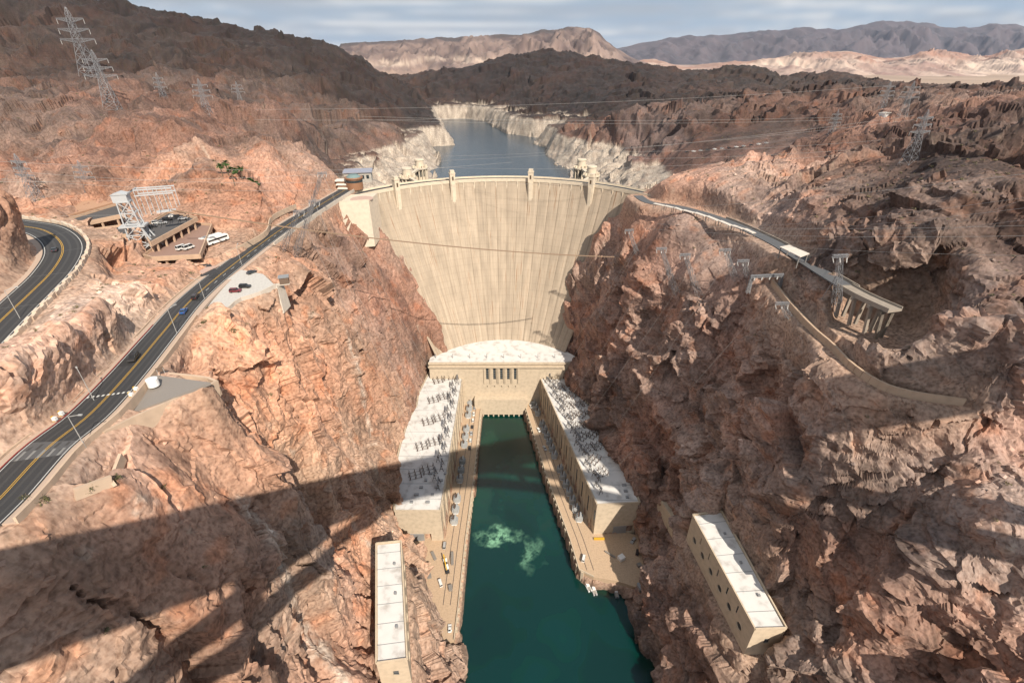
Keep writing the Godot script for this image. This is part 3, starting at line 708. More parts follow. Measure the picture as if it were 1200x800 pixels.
# rock colours (linear) by place; cloud shade over the hills is painted into them
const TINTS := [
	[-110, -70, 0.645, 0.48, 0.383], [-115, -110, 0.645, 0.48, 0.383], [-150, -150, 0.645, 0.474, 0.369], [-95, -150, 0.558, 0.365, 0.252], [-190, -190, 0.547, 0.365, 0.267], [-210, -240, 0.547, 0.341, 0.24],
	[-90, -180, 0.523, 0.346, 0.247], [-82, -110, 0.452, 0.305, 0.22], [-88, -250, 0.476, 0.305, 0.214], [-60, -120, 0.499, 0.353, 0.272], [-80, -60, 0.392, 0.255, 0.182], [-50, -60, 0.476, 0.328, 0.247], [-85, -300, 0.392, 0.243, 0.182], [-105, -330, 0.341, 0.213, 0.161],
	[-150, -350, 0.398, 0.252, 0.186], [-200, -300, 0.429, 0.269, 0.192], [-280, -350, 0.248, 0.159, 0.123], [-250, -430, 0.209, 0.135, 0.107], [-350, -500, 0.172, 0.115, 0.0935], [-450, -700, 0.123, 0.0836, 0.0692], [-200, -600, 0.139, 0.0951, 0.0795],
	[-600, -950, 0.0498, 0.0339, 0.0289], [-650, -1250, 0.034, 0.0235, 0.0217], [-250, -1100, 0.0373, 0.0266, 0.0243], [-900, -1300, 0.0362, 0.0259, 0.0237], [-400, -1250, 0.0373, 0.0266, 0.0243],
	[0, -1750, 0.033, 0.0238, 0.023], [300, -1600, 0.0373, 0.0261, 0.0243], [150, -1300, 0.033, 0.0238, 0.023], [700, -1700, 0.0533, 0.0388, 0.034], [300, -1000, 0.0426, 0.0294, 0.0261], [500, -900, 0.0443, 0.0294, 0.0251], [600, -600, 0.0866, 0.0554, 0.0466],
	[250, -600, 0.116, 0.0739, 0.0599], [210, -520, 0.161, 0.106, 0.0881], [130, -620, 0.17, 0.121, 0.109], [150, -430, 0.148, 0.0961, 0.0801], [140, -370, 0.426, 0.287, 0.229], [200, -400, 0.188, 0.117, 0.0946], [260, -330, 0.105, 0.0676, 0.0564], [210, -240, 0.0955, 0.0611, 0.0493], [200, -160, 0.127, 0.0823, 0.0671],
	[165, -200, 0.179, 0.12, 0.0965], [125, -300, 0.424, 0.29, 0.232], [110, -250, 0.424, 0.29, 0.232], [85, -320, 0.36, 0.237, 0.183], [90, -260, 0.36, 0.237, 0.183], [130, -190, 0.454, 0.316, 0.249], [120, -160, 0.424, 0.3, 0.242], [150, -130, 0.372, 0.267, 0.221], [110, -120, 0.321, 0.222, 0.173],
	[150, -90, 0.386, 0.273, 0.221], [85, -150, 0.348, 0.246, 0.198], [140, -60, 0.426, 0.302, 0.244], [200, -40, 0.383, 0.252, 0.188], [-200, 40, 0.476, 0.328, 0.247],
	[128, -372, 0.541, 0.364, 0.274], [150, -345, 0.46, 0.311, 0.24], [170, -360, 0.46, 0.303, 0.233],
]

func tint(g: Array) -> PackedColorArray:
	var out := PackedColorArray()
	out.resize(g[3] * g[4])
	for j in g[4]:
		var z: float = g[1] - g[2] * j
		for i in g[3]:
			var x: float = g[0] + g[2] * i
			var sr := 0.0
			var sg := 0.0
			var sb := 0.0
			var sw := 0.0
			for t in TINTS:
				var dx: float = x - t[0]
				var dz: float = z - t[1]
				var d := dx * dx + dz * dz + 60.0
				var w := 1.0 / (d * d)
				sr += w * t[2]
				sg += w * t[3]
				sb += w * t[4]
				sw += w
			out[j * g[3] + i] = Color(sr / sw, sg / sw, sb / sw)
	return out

func sample(x: float, z: float) -> float:
	var near := x > -340.0 and x < 340.0 and z > -615.0
	var y: PackedFloat32Array = near_y if near else far_y
	var g: Array = NEAR if near else FAR
	var fx: float = clampf((x - g[0]) / g[2], 0.0, g[3] - 1.001)
	var fz: float = clampf((g[1] - z) / g[2], 0.0, g[4] - 1.001)
	var i := int(fx)
	var j := int(fz)
	fx -= i
	fz -= j
	var a: int = j * g[3] + i
	var b: int = a + g[3]
	return lerpf(lerpf(y[a], y[a + 1], fx), lerpf(y[b], y[b + 1], fx), fz)

# far away of the near grid the points are sparse: both grids hold the same surface, the coarse one is blended in at the seam
func ground(x: float, z: float) -> float:
	return sample(x, z)

func tint_at(x: float, z: float) -> Color:
	var near := x > -340.0 and x < 340.0 and z > -615.0
	var g: Array = NEAR if near else FAR
	var fx: float = clampf((x - g[0]) / g[2], 0.0, g[3] - 1.001)
	var fz: float = clampf((g[1] - z) / g[2], 0.0, g[4] - 1.001)
	return (near_c if near else far_c)[int(fz) * g[3] + int(fx)]

# level ground for roads and yards, kept on a fine grid: weight and height
func stamp(x: float, y: float, z: float, inner: float, outer: float) -> void:
	var i0 := int(floor((x - outer - PAD[0]) / PAD[2]))
	var i1 := int(ceil((x + outer - PAD[0]) / PAD[2]))
	var j0 := int(floor((PAD[1] - z - outer) / PAD[2]))
	var j1 := int(ceil((PAD[1] - z + outer) / PAD[2]))
	for j in range(maxi(j0, 0), mini(j1 + 1, PAD[4])):
		for i in range(maxi(i0, 0), mini(i1 + 1, PAD[3])):
			var d := Vector2(PAD[0] + PAD[2] * i - x, PAD[1] - PAD[2] * j - z).length()
			var w := 1.0 - smoothstep(inner, outer, d)
			var k: int = j * PAD[3] + i
			if w > pad_w[k] + 0.0001:
				pad_w[k] = w
				pad_y[k] = y
			elif w > 0.99 and absf(w - pad_w[k]) < 0.01:
				pad_y[k] = lerpf(pad_y[k], y, 0.5)

func stamp_line(line: Array, half: float, soft: float, sink := 0.35) -> void:
	var c := smooth_line(line, 2.0)
	for p in c:
		stamp(p.x, p.y - sink, p.z, half, half + soft)

func stamp_area(outline: PackedVector2Array, y: float, soft: float) -> void:
	var lo := outline[0]
	var hi := outline[0]
	for p in outline:
		lo = lo.min(p)
		hi = hi.max(p)
	var x := lo.x
	while x <= hi.x:
		var z := lo.y
		while z <= hi.y:
			if Geometry2D.is_point_in_polygon(Vector2(x, z), outline):
				stamp(x, y, z, 1.6, 1.6 + soft)
			z += 2.0
		x += 2.0

func smooth_line(line: Array, step: float) -> Array:
	var c := Curve3D.new()
	for i in line.size():
		var before: Vector3 = line[maxi(i - 1, 0)]
		var after: Vector3 = line[mini(i + 1, line.size() - 1)]
		var t := (after - before) / 6.0
		c.add_point(line[i], -t, t)
	c.bake_interval = 0.5
	var out := []
	var total := c.get_baked_length()
	var n := maxi(int(total / step), 2)
	for i in n + 1:
		out.append(c.sample_baked(total * i / n, true))
	return out

func pad_at(x: float, z: float) -> Vector2:
	var fx: float = (x - PAD[0]) / PAD[2]
	var fz: float = (PAD[1] - z) / PAD[2]
	if fx < 0.0 or fz < 0.0 or fx > PAD[3] - 2.0 or fz > PAD[4] - 2.0:
		return Vector2.ZERO
	var i := int(fx)
	var j := int(fz)
	fx -= i
	fz -= j
	var a: int = j * PAD[3] + i
	var b: int = a + PAD[3]
	var w := lerpf(lerpf(pad_w[a], pad_w[a + 1], fx), lerpf(pad_w[b], pad_w[b + 1], fx), fz)
	if w <= 0.0:
		return Vector2.ZERO
	var s := 0.0
	var h := 0.0
	for k in [[a, (1 - fx) * (1 - fz)], [a + 1, fx * (1 - fz)], [b, (1 - fx) * fz], [b + 1, fx * fz]]:
		if pad_w[k[0]] > 0.0:
			s += k[1]
			h += k[1] * pad_y[k[0]]
	return Vector2(w, h / maxf(s, 1e-6))

func land(x: float, z: float) -> float:
	var pad := pad_at(x, z)
	var y := ground(x, z)
	return lerpf(y, pad.y, pad.x) if pad.x > 0.0 else y

var crag_big: FastNoiseLite
var crag_cell: FastNoiseLite
var crag_mid: FastNoiseLite
var crag_block: FastNoiseLite
var crag_chip: FastNoiseLite
var crag_fine: FastNoiseLite
var crag_far: FastNoiseLite
var crag_hill: FastNoiseLite
var hue_a: FastNoiseLite
var hue_b: FastNoiseLite
var hue_c: FastNoiseLite
var vein: FastNoiseLite

var jitter := PackedVector3Array()
var tilts := PackedVector3Array()
var lifts := PackedFloat32Array()

# fractured rock: the space is split into blocks, each with a flat face of its own tilt and depth
func facet(p: Vector3, size: float, depth: float, tilt: float, salt: int) -> float:
	var g := p / size
	var bx := floori(g.x - 0.5)
	var by := floori(g.y - 0.5)
	var bz := floori(g.z - 0.5)
	var best := 1e9
	var which := 0
	var at := Vector3.ZERO
	for i in 8:
		var x := bx + (i & 1)
		var y := by + ((i >> 1) & 1)
		var z := bz + (i >> 2)
		var h := ((x * 73856093) ^ (y * 19349663) ^ (z * 83492791) ^ salt) & 4095
		var c := Vector3(x + 0.5, y + 0.5, z + 0.5) + jitter[h]
		var d := g.distance_squared_to(c)
		if d < best:
			best = d
			which = h
			at = c
	return lifts[which] * depth + tilts[which].dot(g - at) * size * tilt

# a joint set: sheets of rock that each end in a sharp step
func joints(v: float) -> float:
	var f := v - floorf(v)
	return f / 0.78 if f < 0.78 else (1.0 - f) / 0.22

func roughen(p: Vector3, n: Vector3, away: float) -> float:
	var right := smoothstep(0.0, 60.0, p.x)
	# joints in the left wall run steeply, so the pattern is drawn out upwards there
	var q := Vector3(p.x, p.y * lerpf(0.5, 0.95, right), p.z)
	var hills := maxf(smoothstep(260.0, 420.0, away), smoothstep(200.0, 300.0, absf(p.x)))
	var d := crag_big.get_noise_3dv(q * (1.0 + 0.5 * right)) * (6.0 + 2.5 * right) + 1.0
	d += hills * (crag_hill.get_noise_3d(p.x, p.y * 0.5, p.z) * (11.0 + 7.0 * smoothstep(-150.0, -260.0, p.x)) - 4.0) * (1.0 - 0.8 * smoothstep(600.0, 900.0, away))
	if away < 620.0:
		var w := p + Vector3(crag_mid.get_noise_3dv(p), crag_mid.get_noise_3d(p.x + 90.0, p.y, p.z), crag_mid.get_noise_3d(p.x, p.y, p.z + 90.0)) * 1.8
		var stretch := Vector3(w.x, w.y * lerpf(0.55, 1.0, right), w.z)
		var whole := 1.0 - 0.55 * hills
		d += facet(stretch, 27.0, 2.0, 0.30, 11) * whole
		d += facet(stretch, 10.5, 0.75, 0.30, 77) * whole
		if away < 380.0:
			d += facet(w, 3.8, 0.20, 0.24, 191) * whole
		var bent := crag_big.get_noise_3d(p.z, p.x, p.y) * 1.6 + crag_mid.get_noise_3dv(p * 0.4) * 0.5
		# left: steep sheets across the wall; right: ledges that dip gently towards the river
		var set_l := joints((p.z * 0.9 + p.y * 0.42 + p.x * 0.3) / 19.0 + bent)
		var set_r := joints((p.y * 0.95 - p.x * 0.12 + p.z * 0.28) / 16.0 + bent)
		d += (lerpf(set_l * 1.9, set_r * 2.3, right) * (1.0 - 0.6 * hills) - 0.8) * clampf(0.6 + 2.0 * hue_a.get_noise_3d(p.x, p.y + 900.0, p.z), 0.0, 1.2)
	else:
		var w := p + Vector3(crag_mid.get_noise_3dv(p * 0.3), crag_mid.get_noise_3dv(p * 0.3 + Vector3(90, 0, 0)), crag_mid.get_noise_3dv(p * 0.3 + Vector3(0, 0, 90))) * 9.0
		w.y *= 0.6
		d += facet(w, 60.0, 2.2, 0.26, 11) + facet(w, 21.0, 0.8, 0.24, 77)
	d += crag_fine.get_noise_3dv(p) * 0.22
	if away > 450.0:
		d += (crag_far.get_noise_3d(p.x, p.y * 0.3, p.z) - 0.4) * minf((away - 450.0) * 0.025, 12.0)
		# gullies down the mountain side on the left
		var steep := smoothstep(-120.0, -260.0, p.x) * smoothstep(700.0, 950.0, away)
		d += steep * crag_hill.get_noise_3d(p.x * 0.55, p.y * 0.12, p.z * 0.55) * 30.0
	return d

# how far a place lies from the shore of the lake: negative in the water
func from_shore(x: float, z: float) -> float:
	var p := Vector2(x, z)
	var best := 1e9
	for i in SHORE.size():
		var a: Vector2 = SHORE[i]
		var b: Vector2 = SHORE[(i + 1) % SHORE.size()]
		var ab := b - a
		best = minf(best, p.distance_squared_to(a + ab * clampf((p - a).dot(ab) / ab.length_squared(), 0.0, 1.0)))
	best = sqrt(best)
	return -best if Geometry2D.is_point_in_polygon(p, shore) else best

var shore := PackedVector2Array()

func rock_color(p: Vector3, pad: float) -> Color:
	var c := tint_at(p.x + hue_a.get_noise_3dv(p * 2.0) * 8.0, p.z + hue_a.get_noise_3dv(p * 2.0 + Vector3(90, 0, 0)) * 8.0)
	var a := hue_a.get_noise_3d(p.x, p.y * 0.5, p.z)
	var b := hue_b.get_noise_3d(p.x, p.y * 0.6, p.z)
	var k := hue_c.get_noise_3dv(p)
	var sum := 1.0 + (0.36 if c.r > 0.4 else 0.6) * a + 0.34 * b + 0.24 * k
	c = c * clampf(sum, 0.4, 1.7)
	# beds of redder and of browner rock
	var bed := smoothstep(-0.25, 0.35, hue_a.get_noise_3d(p.x * 0.5 + 70.0, p.y * 0.8, p.z * 0.5))
	c = Color(c.r * lerpf(0.92, 1.06, bed), c.g * lerpf(0.98, 0.95, bed), c.b * lerpf(1.04, 0.92, bed))
	# iron-rich and bleached patches
	var iron := smoothstep(0.12, 0.5, hue_b.get_noise_3d(p.x + 300.0, p.y, p.z))
	c = Color(c.r * (1.0 + 0.10 * iron), c.g * (1.0 - 0.10 * iron), c.b * (1.0 - 0.22 * iron))
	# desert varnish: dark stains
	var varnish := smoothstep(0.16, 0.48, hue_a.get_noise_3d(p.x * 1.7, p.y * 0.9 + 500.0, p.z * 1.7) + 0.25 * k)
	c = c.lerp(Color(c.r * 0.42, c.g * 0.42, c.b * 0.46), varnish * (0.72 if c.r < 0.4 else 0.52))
	# bleached bands of crushed rock run down the left wall
	for s in STREAKS:
		var a0 := Vector2(s[0].x, s[0].z)
		var b0 := Vector2(s[1].x, s[1].z)
		var ab := b0 - a0
		var pt := Vector2(p.x, p.z)
		var f := clampf((pt - a0).dot(ab) / ab.length_squared(), 0.0, 1.0)
		var off: float = pt.distance_to(a0 + ab * f) / s[2] + 0.9 * b + 0.5 * k
		if off < 1.0:
			c = c.lerp(Color(0.62, 0.53, 0.45), smoothstep(1.0, 0.2, off) * clampf(0.55 + 1.2 * k, 0.0, 0.9))
	var v := vein.get_noise_3d(p.x, p.y * 0.55, p.z)
	c = c.lerp(Color(0.52, 0.43, 0.35), smoothstep(0.86, 0.97, v + 0.06 * k) * 0.6 * clampf(c.r * 3.0, 0.0, 1.0))
	# lime left by the lake when it stood higher
	if p.z < -425.0 and p.y < 180.0:
		var edge := 163.0 + 1.5 * b + 1.0 * k
		var lime := smoothstep(edge + 2.0, edge - 2.0, p.y) * smoothstep(-425.0, -450.0, p.z)
		var layer := 0.82 + 0.16 * sin(p.y * 1.1 + 3.0 * a) * (0.5 + 0.5 * b) + 0.25 * k
		c = c.lerp(Color(0.60, 0.53, 0.45) * clampf(layer, 0.6, 1.1), lime * clampf(0.92 + 0.8 * b, 0.5, 1.0))
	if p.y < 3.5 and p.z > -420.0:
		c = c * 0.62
	c = c.lerp(Color(0.50, 0.355, 0.26) * (1.0 + 0.25 * k + 0.2 * b), pad * 0.55)
	c.a = 1.0
	return c

func blocks(s: int, size: float) -> FastNoiseLite:
	var n := noise_of(s, 1.0 / size, 1, FastNoiseLite.FRACTAL_NONE, FastNoiseLite.TYPE_CELLULAR)
	n.cellular_return_type = FastNoiseLite.RETURN_CELL_VALUE
	n.cellular_jitter = 1.0
	n.domain_warp_enabled = true
	n.domain_warp_amplitude = size * 0.45
	n.domain_warp_frequency = 0.7 / size
	n.domain_warp_fractal_type = FastNoiseLite.DOMAIN_WARP_FRACTAL_PROGRESSIVE
	n.domain_warp_fractal_octaves = 2
	return n

func build_terrain() -> void:
	crag_big = noise_of(11, 1.0 / 95.0, 4, FastNoiseLite.FRACTAL_RIDGED)
	crag_cell = blocks(12, 24.0)
	crag_block = blocks(22, 9.0)
	crag_chip = blocks(23, 3.6)
	crag_mid = noise_of(13, 1.0 / 17.0, 3, FastNoiseLite.FRACTAL_RIDGED)
	crag_fine = noise_of(14, 1.0 / 6.0, 3, FastNoiseLite.FRACTAL_FBM)
	crag_hill = noise_of(24, 1.0 / 100.0, 4, FastNoiseLite.FRACTAL_RIDGED)
	crag_far = noise_of(15, 1.0 / 260.0, 5, FastNoiseLite.FRACTAL_RIDGED)
	hue_a = noise_of(16, 1.0 / 60.0, 4, FastNoiseLite.FRACTAL_FBM)
	hue_b = noise_of(17, 1.0 / 16.0, 4, FastNoiseLite.FRACTAL_FBM)
	hue_c = noise_of(18, 1.0 / 4.0, 3, FastNoiseLite.FRACTAL_FBM)
	vein = noise_of(19, 1.0 / 70.0, 3, FastNoiseLite.FRACTAL_RIDGED)
	var r := RandomNumberGenerator.new()
	r.seed = 5
	for i in 4096:
		jitter.append(Vector3(r.randf_range(-0.45, 0.45), r.randf_range(-0.45, 0.45), r.randf_range(-0.45, 0.45)))
		tilts.append(Vector3(r.randf_range(-1, 1), r.randf_range(-1, 1), r.randf_range(-1, 1)))
		lifts.append(r.randf_range(-1, 1))
	shore = PackedVector2Array(SHORE)
	top.resize(200 * 222)
	top.fill(-999.0)
	var z := 110.0
	while z > -2440.0:
		row_z.append(z)
		z -= (DETAIL if z > -200.0 else clampf(DETAIL + 0.0055 * (-z - 200.0), DETAIL, 12.0)) if z < -36.0 else 5.0
	var rows := row_z.size()
	row_x.resize(rows)
	row_v.resize(rows)
	row_c.resize(rows)
	var m := 700
	var cdf := PackedFloat64Array()
	cdf.resize(m + 1)
	var older := PackedFloat64Array()
	for j in rows:
		z = row_z[j]
		var half := 255.0 + maxf(-z - 150.0, 0.0) * 1.25
		# spread the columns evenly along the profile, so that walls get as many as floors
		var total := 0.0
		var last := land(-half, z)
		var dx := 2.0 * half / m
		for i in range(1, m + 1):
			var y := land(-half + dx * i, z)
			total += sqrt(dx * dx + (y - last) * (y - last) * 1.3)
			cdf[i] = total
			last = y
		for i in m + 1:
			cdf[i] /= total
			if older.size():
				cdf[i] = lerpf(older[i], cdf[i], 0.3)
		older = cdf.duplicate()
		var xs := PackedFloat32Array()
		xs.resize(COLUMNS)
		var at := 0
		for i in COLUMNS:
			var s := float(i) / (COLUMNS - 1)
			while at < m - 1 and cdf[at + 1] < s:
				at += 1
			xs[i] = -half + dx * (at + clampf((s - cdf[at]) / maxf(cdf[at + 1] - cdf[at], 1e-9), 0.0, 1.0))
		row_x[j] = xs
	spread_rows()
	var task := WorkerThreadPool.add_group_task(shape_row, rows)
	WorkerThreadPool.wait_for_group_task_completion(task)
	# the rock keeps its flat broken faces
	var split := 0
	while row_z[split] > -560.0:
		split += 1
	for part in 2:
		var v := PackedVector3Array()
		var col := PackedColorArray()
		for j in (range(0, split + 1) if part == 0 else range(split, rows)):
			v.append_array(row_v[j])
			col.append_array(row_c[j])
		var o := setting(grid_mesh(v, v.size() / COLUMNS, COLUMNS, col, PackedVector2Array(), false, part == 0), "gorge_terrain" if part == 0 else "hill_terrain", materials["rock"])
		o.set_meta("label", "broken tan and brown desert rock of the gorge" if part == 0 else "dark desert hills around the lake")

# walls that face along the gorge would get too few rows: slide the points of each column until they lie evenly on the surface
func spread_rows() -> void:
	var rows := row_z.size()
	for j in rows:
		var zs := PackedFloat32Array()
		zs.resize(COLUMNS)
		zs.fill(row_z[j])
		row_zs.append(zs)
	var first := 0
	while row_z[first] > -36.0:
		first += 1
	var last := first
	while row_z[last] > -520.0:
		last += 1
	var count := last - first + 1
	var older := PackedFloat64Array()
	var cum := PackedFloat64Array()
	cum.resize(count)
	var new_x := []
	var new_z := []
	for j in count:
		var a := PackedFloat32Array()
		a.resize(COLUMNS)
		new_x.append(a)
		new_z.append(a.duplicate())
	for i in COLUMNS:
		var total := 0.0
		var px: float = row_x[first][i]
		var pz := row_z[first]
		var py := land(px, pz)
		cum[0] = 0.0
		for j in range(1, count):
			var x: float = row_x[first + j][i]
			var z := row_z[first + j]
			var y := land(x, z)
			var step := pz - z
			total += sqrt(step * step + 0.8 * (y - py) * (y - py) + 0.3 * (x - px) * (x - px)) / step
			cum[j] = total
			px = x
			py = y
			pz = z
		for j in count:
			cum[j] /= total
			# never fewer than half of the even share, so that floors keep their detail
			cum[j] = lerpf(cum[j], float(j) / (count - 1), 0.35)
			if older.size():
				cum[j] = lerpf(older[j], cum[j], 0.35)
		older = cum.duplicate()
		var at := 0
		for j in count:
			var s := float(j) / (count - 1)
			while at < count - 2 and cum[at + 1] < s:
				at += 1
			var f := clampf((s - cum[at]) / maxf(cum[at + 1] - cum[at], 1e-9), 0.0, 1.0)
			new_x[j][i] = lerpf(row_x[first + at][i], row_x[first + at + 1][i], f)
			new_z[j][i] = lerpf(row_z[first + at], row_z[first + at + 1], f)
	for j in count:
		row_x[first + j] = new_x[j]
		row_zs[first + j] = new_z[j]

# height of the finished ground, every three metres
var top := PackedFloat32Array()

func surface(x: float, z: float) -> float:
	if absf(x) > 290.0 or z < -590.0 or z > 50.0:
		return ground(x, z)
	var y := top[int((60.0 - z) / 3.0) * 200 + int((x + 300.0) / 3.0)]
	return y if y > -900.0 else ground(x, z)

var row_zs := []
var row_z := PackedFloat64Array()
var row_x := []
var row_v := []
var row_c := []

func shape_row(j: int) -> void:
	var xs: PackedFloat32Array = row_x[j]
	var zs: PackedFloat32Array = row_zs[j]
	var v := PackedVector3Array()
	var col := PackedColorArray()
	v.resize(COLUMNS)
	col.resize(COLUMNS)
	for i in COLUMNS:
		var x := xs[i]
		var z := zs[i]
		var away := maxf(-z, 0.0)
		var y := ground(x, z)
		var pad := pad_at(x, z)
		var e := 2.5 if away < 560.0 else 12.0
		var n: Vector3
		if pad.x > 0.0:
			e = 2.0
			n = Vector3(land(x - e, z) - land(x + e, z), 2.0 * e, land(x, z - e) - land(x, z + e)).normalized()
		else:
			n = Vector3(ground(x - e, z) - ground(x + e, z), 2.0 * e, ground(x, z - e) - ground(x, z + e)).normalized()
		var hills := maxf(smoothstep(260.0, 420.0, away), smoothstep(190.0, 260.0, absf(x)))
		var distant := 1.0 - 0.3 * smoothstep(850.0, 1150.0, away)
		n = n.lerp(Vector3.UP, 0.6 * hills).normalized()
		var calm := 1.0
		if z < -430.0 and z > -1750.0 and x > -330.0 and x < 300.0:
			var s := from_shore(x, z) + crag_mid.get_noise_2d(x * 0.25, z * 0.25) * 4.0 + crag_big.get_noise_2d(x * 0.8, z * 0.8) * 6.0
			var blend := smoothstep(-430.0, -460.0, z)
			if s < 0.0:
				y = lerpf(y, minf(y, 130.0 + s * 1.5), blend)
				calm = smoothstep(-10.0, 0.0, s)
			else:
				# a drowned cliff: its lower part stood under water until lately
				var wide := lerpf(105.0, 24.0, smoothstep(-680.0, -900.0, z))
				var bank := 128.0 + 36.0 * smoothstep(-5.0, wide, s)
				y = lerpf(y, lerpf(bank, maxf(y, bank), smoothstep(wide * 0.75, wide * 1.3, s)), blend)
				calm = lerpf(0.16, 1.0, smoothstep(10.0, 60.0, s))
		elif y < 5.0 and z > -440.0:
			calm = smoothstep(-5.0, 5.0, y)
		calm *= 1.0 - 0.85 * smoothstep(130.0, 170.0, x) * smoothstep(330.0, 290.0, x) * smoothstep(-470.0, -490.0, z) * smoothstep(-640.0, -600.0, z)
		# washed sand and grit below the straight road
		calm *= 1.0 - 0.62 * smoothstep(152.0, 168.0, y) * smoothstep(-135.0, -120.0, z) * smoothstep(-50.0, -66.0, z) * smoothstep(-76.0, -84.0, x) * smoothstep(-118.0, -108.0, x)
		# the rim by the road on the right was blasted level
		calm *= 1.0 - 0.75 * smoothstep(148.0, 160.0, y) * smoothstep(55.0, 75.0, x) * smoothstep(172.0, 150.0, x) * smoothstep(-225.0, -245.0, z) * smoothstep(-430.0, -400.0, z)
		var p := Vector3(x, lerpf(y, pad.y, pad.x), z)
		var free := 1.0 - pad.x
		var r := roughen(p, n, away) if free > 0.01 else 0.0
		# the flat tops are less broken than the walls
		var rough := lerpf(1.0, 0.34, smoothstep(0.75, 0.97, n.y)) if away < 300.0 and absf(x) < 220.0 else 1.0
		p += n * ((r - 1.5) * rough * free * calm * distant)
		v[i] = p
		if absf(p.x) < 297.0 and p.z > -597.0 and p.z < 60.0:
			top[int((60.0 - p.z) / 3.0) * 200 + int((p.x + 300.0) / 3.0)] = p.y
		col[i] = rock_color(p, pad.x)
	row_v[j] = v
	row_c[j] = col

const DETAIL := 0.52
const COLUMNS := 1120
# ------------------------------------------------------------------ far land
func ridge(called: String, crest: Array, run: float, foot: float, steps: int, deep: int, c0: Color, c1: Color, s: int, gully: float, bands := []) -> void:
	# crest: points of the ridge line; the slope falls towards the valley over «run» metres, and away behind it
	var c := []
	var line := smooth_line(crest, crest[0].distance_to(crest[-1]) / steps)
	var n1 := noise_of(s, 1.0 / (run * 0.35), 5, FastNoiseLite.FRACTAL_RIDGED)
	var n2 := noise_of(s + 1, 1.0 / (run * 0.6), 5, FastNoiseLite.FRACTAL_FBM)
	var v := PackedVector3Array()
	var col := PackedColorArray()
	for j in deep + 1:
		var t := float(j) / deep * 1.35          # 0 foot, 1 crest, beyond: the back
		for i in line.size():
			var p: Vector3 = line[i]
			var high := p.y - foot
			var front := Vector3(-p.x, 0, -p.z).normalized()
			var q := p + front * run * (1.0 - t)
			var wob := n2.get_noise_2d(q.x, q.z)
			var k := clampf(t + wob * 0.12 * (1.0 - t) * 2.0, 0.0, 1.0)
			var prof := pow(k, 1.5) if t <= 1.0 else 1.0 - (t - 1.0) * 1.2
			var g := n1.get_noise_2d(q.x * 1.0, q.z * 0.5) * gully * high * sin(clampf(t, 0.0, 1.0) * PI * 0.93 + 0.1)
			g += n1.get_noise_2d(q.x * 4.5, q.z * 2.4) * gully * high * 0.30 * sin(clampf(t, 0.0, 1.0) * PI * 0.9 + 0.2)
			q.y = foot + high * prof + g - 6.0 + (n2.get_noise_2d(q.x * 3.0, q.z * 3.0) * high * 0.05)
			v.append(q)
			var tone := clampf(0.5 + 0.8 * wob + 0.9 * n2.get_noise_2d(q.x * 5.0 + 900.0, q.z * 3.0), 0.0, 1.0)
			var base := c0.lerp(c1, tone)
			for b in bands:
				# beds of another colour at a height of their own
				var a: float = (q.y - foot) / high + 0.16 * wob
				base = base.lerp(b[2], smoothstep(b[0] - 0.05, b[0], a) * smoothstep(b[1] + 0.05, b[1], a) * clampf(0.6 + 1.6 * n2.get_noise_2d(q.x * 1.5, q.z * 1.5 + 300.0), 0.0, 1.0))
			col.append(base)
	setting(grid_mesh(v, deep + 1, line.size(), col), called, materials["far_rock"])

func build_far_land() -> void:
	# open desert to the horizon
	var v := PackedVector3Array()
	var col := PackedColorArray()
	var n := noise_of(51, 1.0 / 1500.0, 4, FastNoiseLite.FRACTAL_FBM)
	for j in 41:
		for i in 61:
			var z := -2150.0 - 50000.0 * pow(j / 40.0, 2.0)
			var x := (i - 30) / 30.0 * (6000.0 - z * 1.2)
			v.append(Vector3(x, 120.0 + 26.0 * n.get_noise_2d(x, z), z))
			col.append(Color(0.34, 0.25, 0.19) * (1.0 + 0.4 * n.get_noise_2d(x * 2.0, z * 2.0)))
	setting(grid_mesh(v, 41, 61, col), "desert_plain", materials["far_rock"])
	for r in FAR_RIDGES:
		ridge(r[0], r[1], r[2], r[3], r[4], r[5], r[6], r[7], r[8], r[9], r[10])

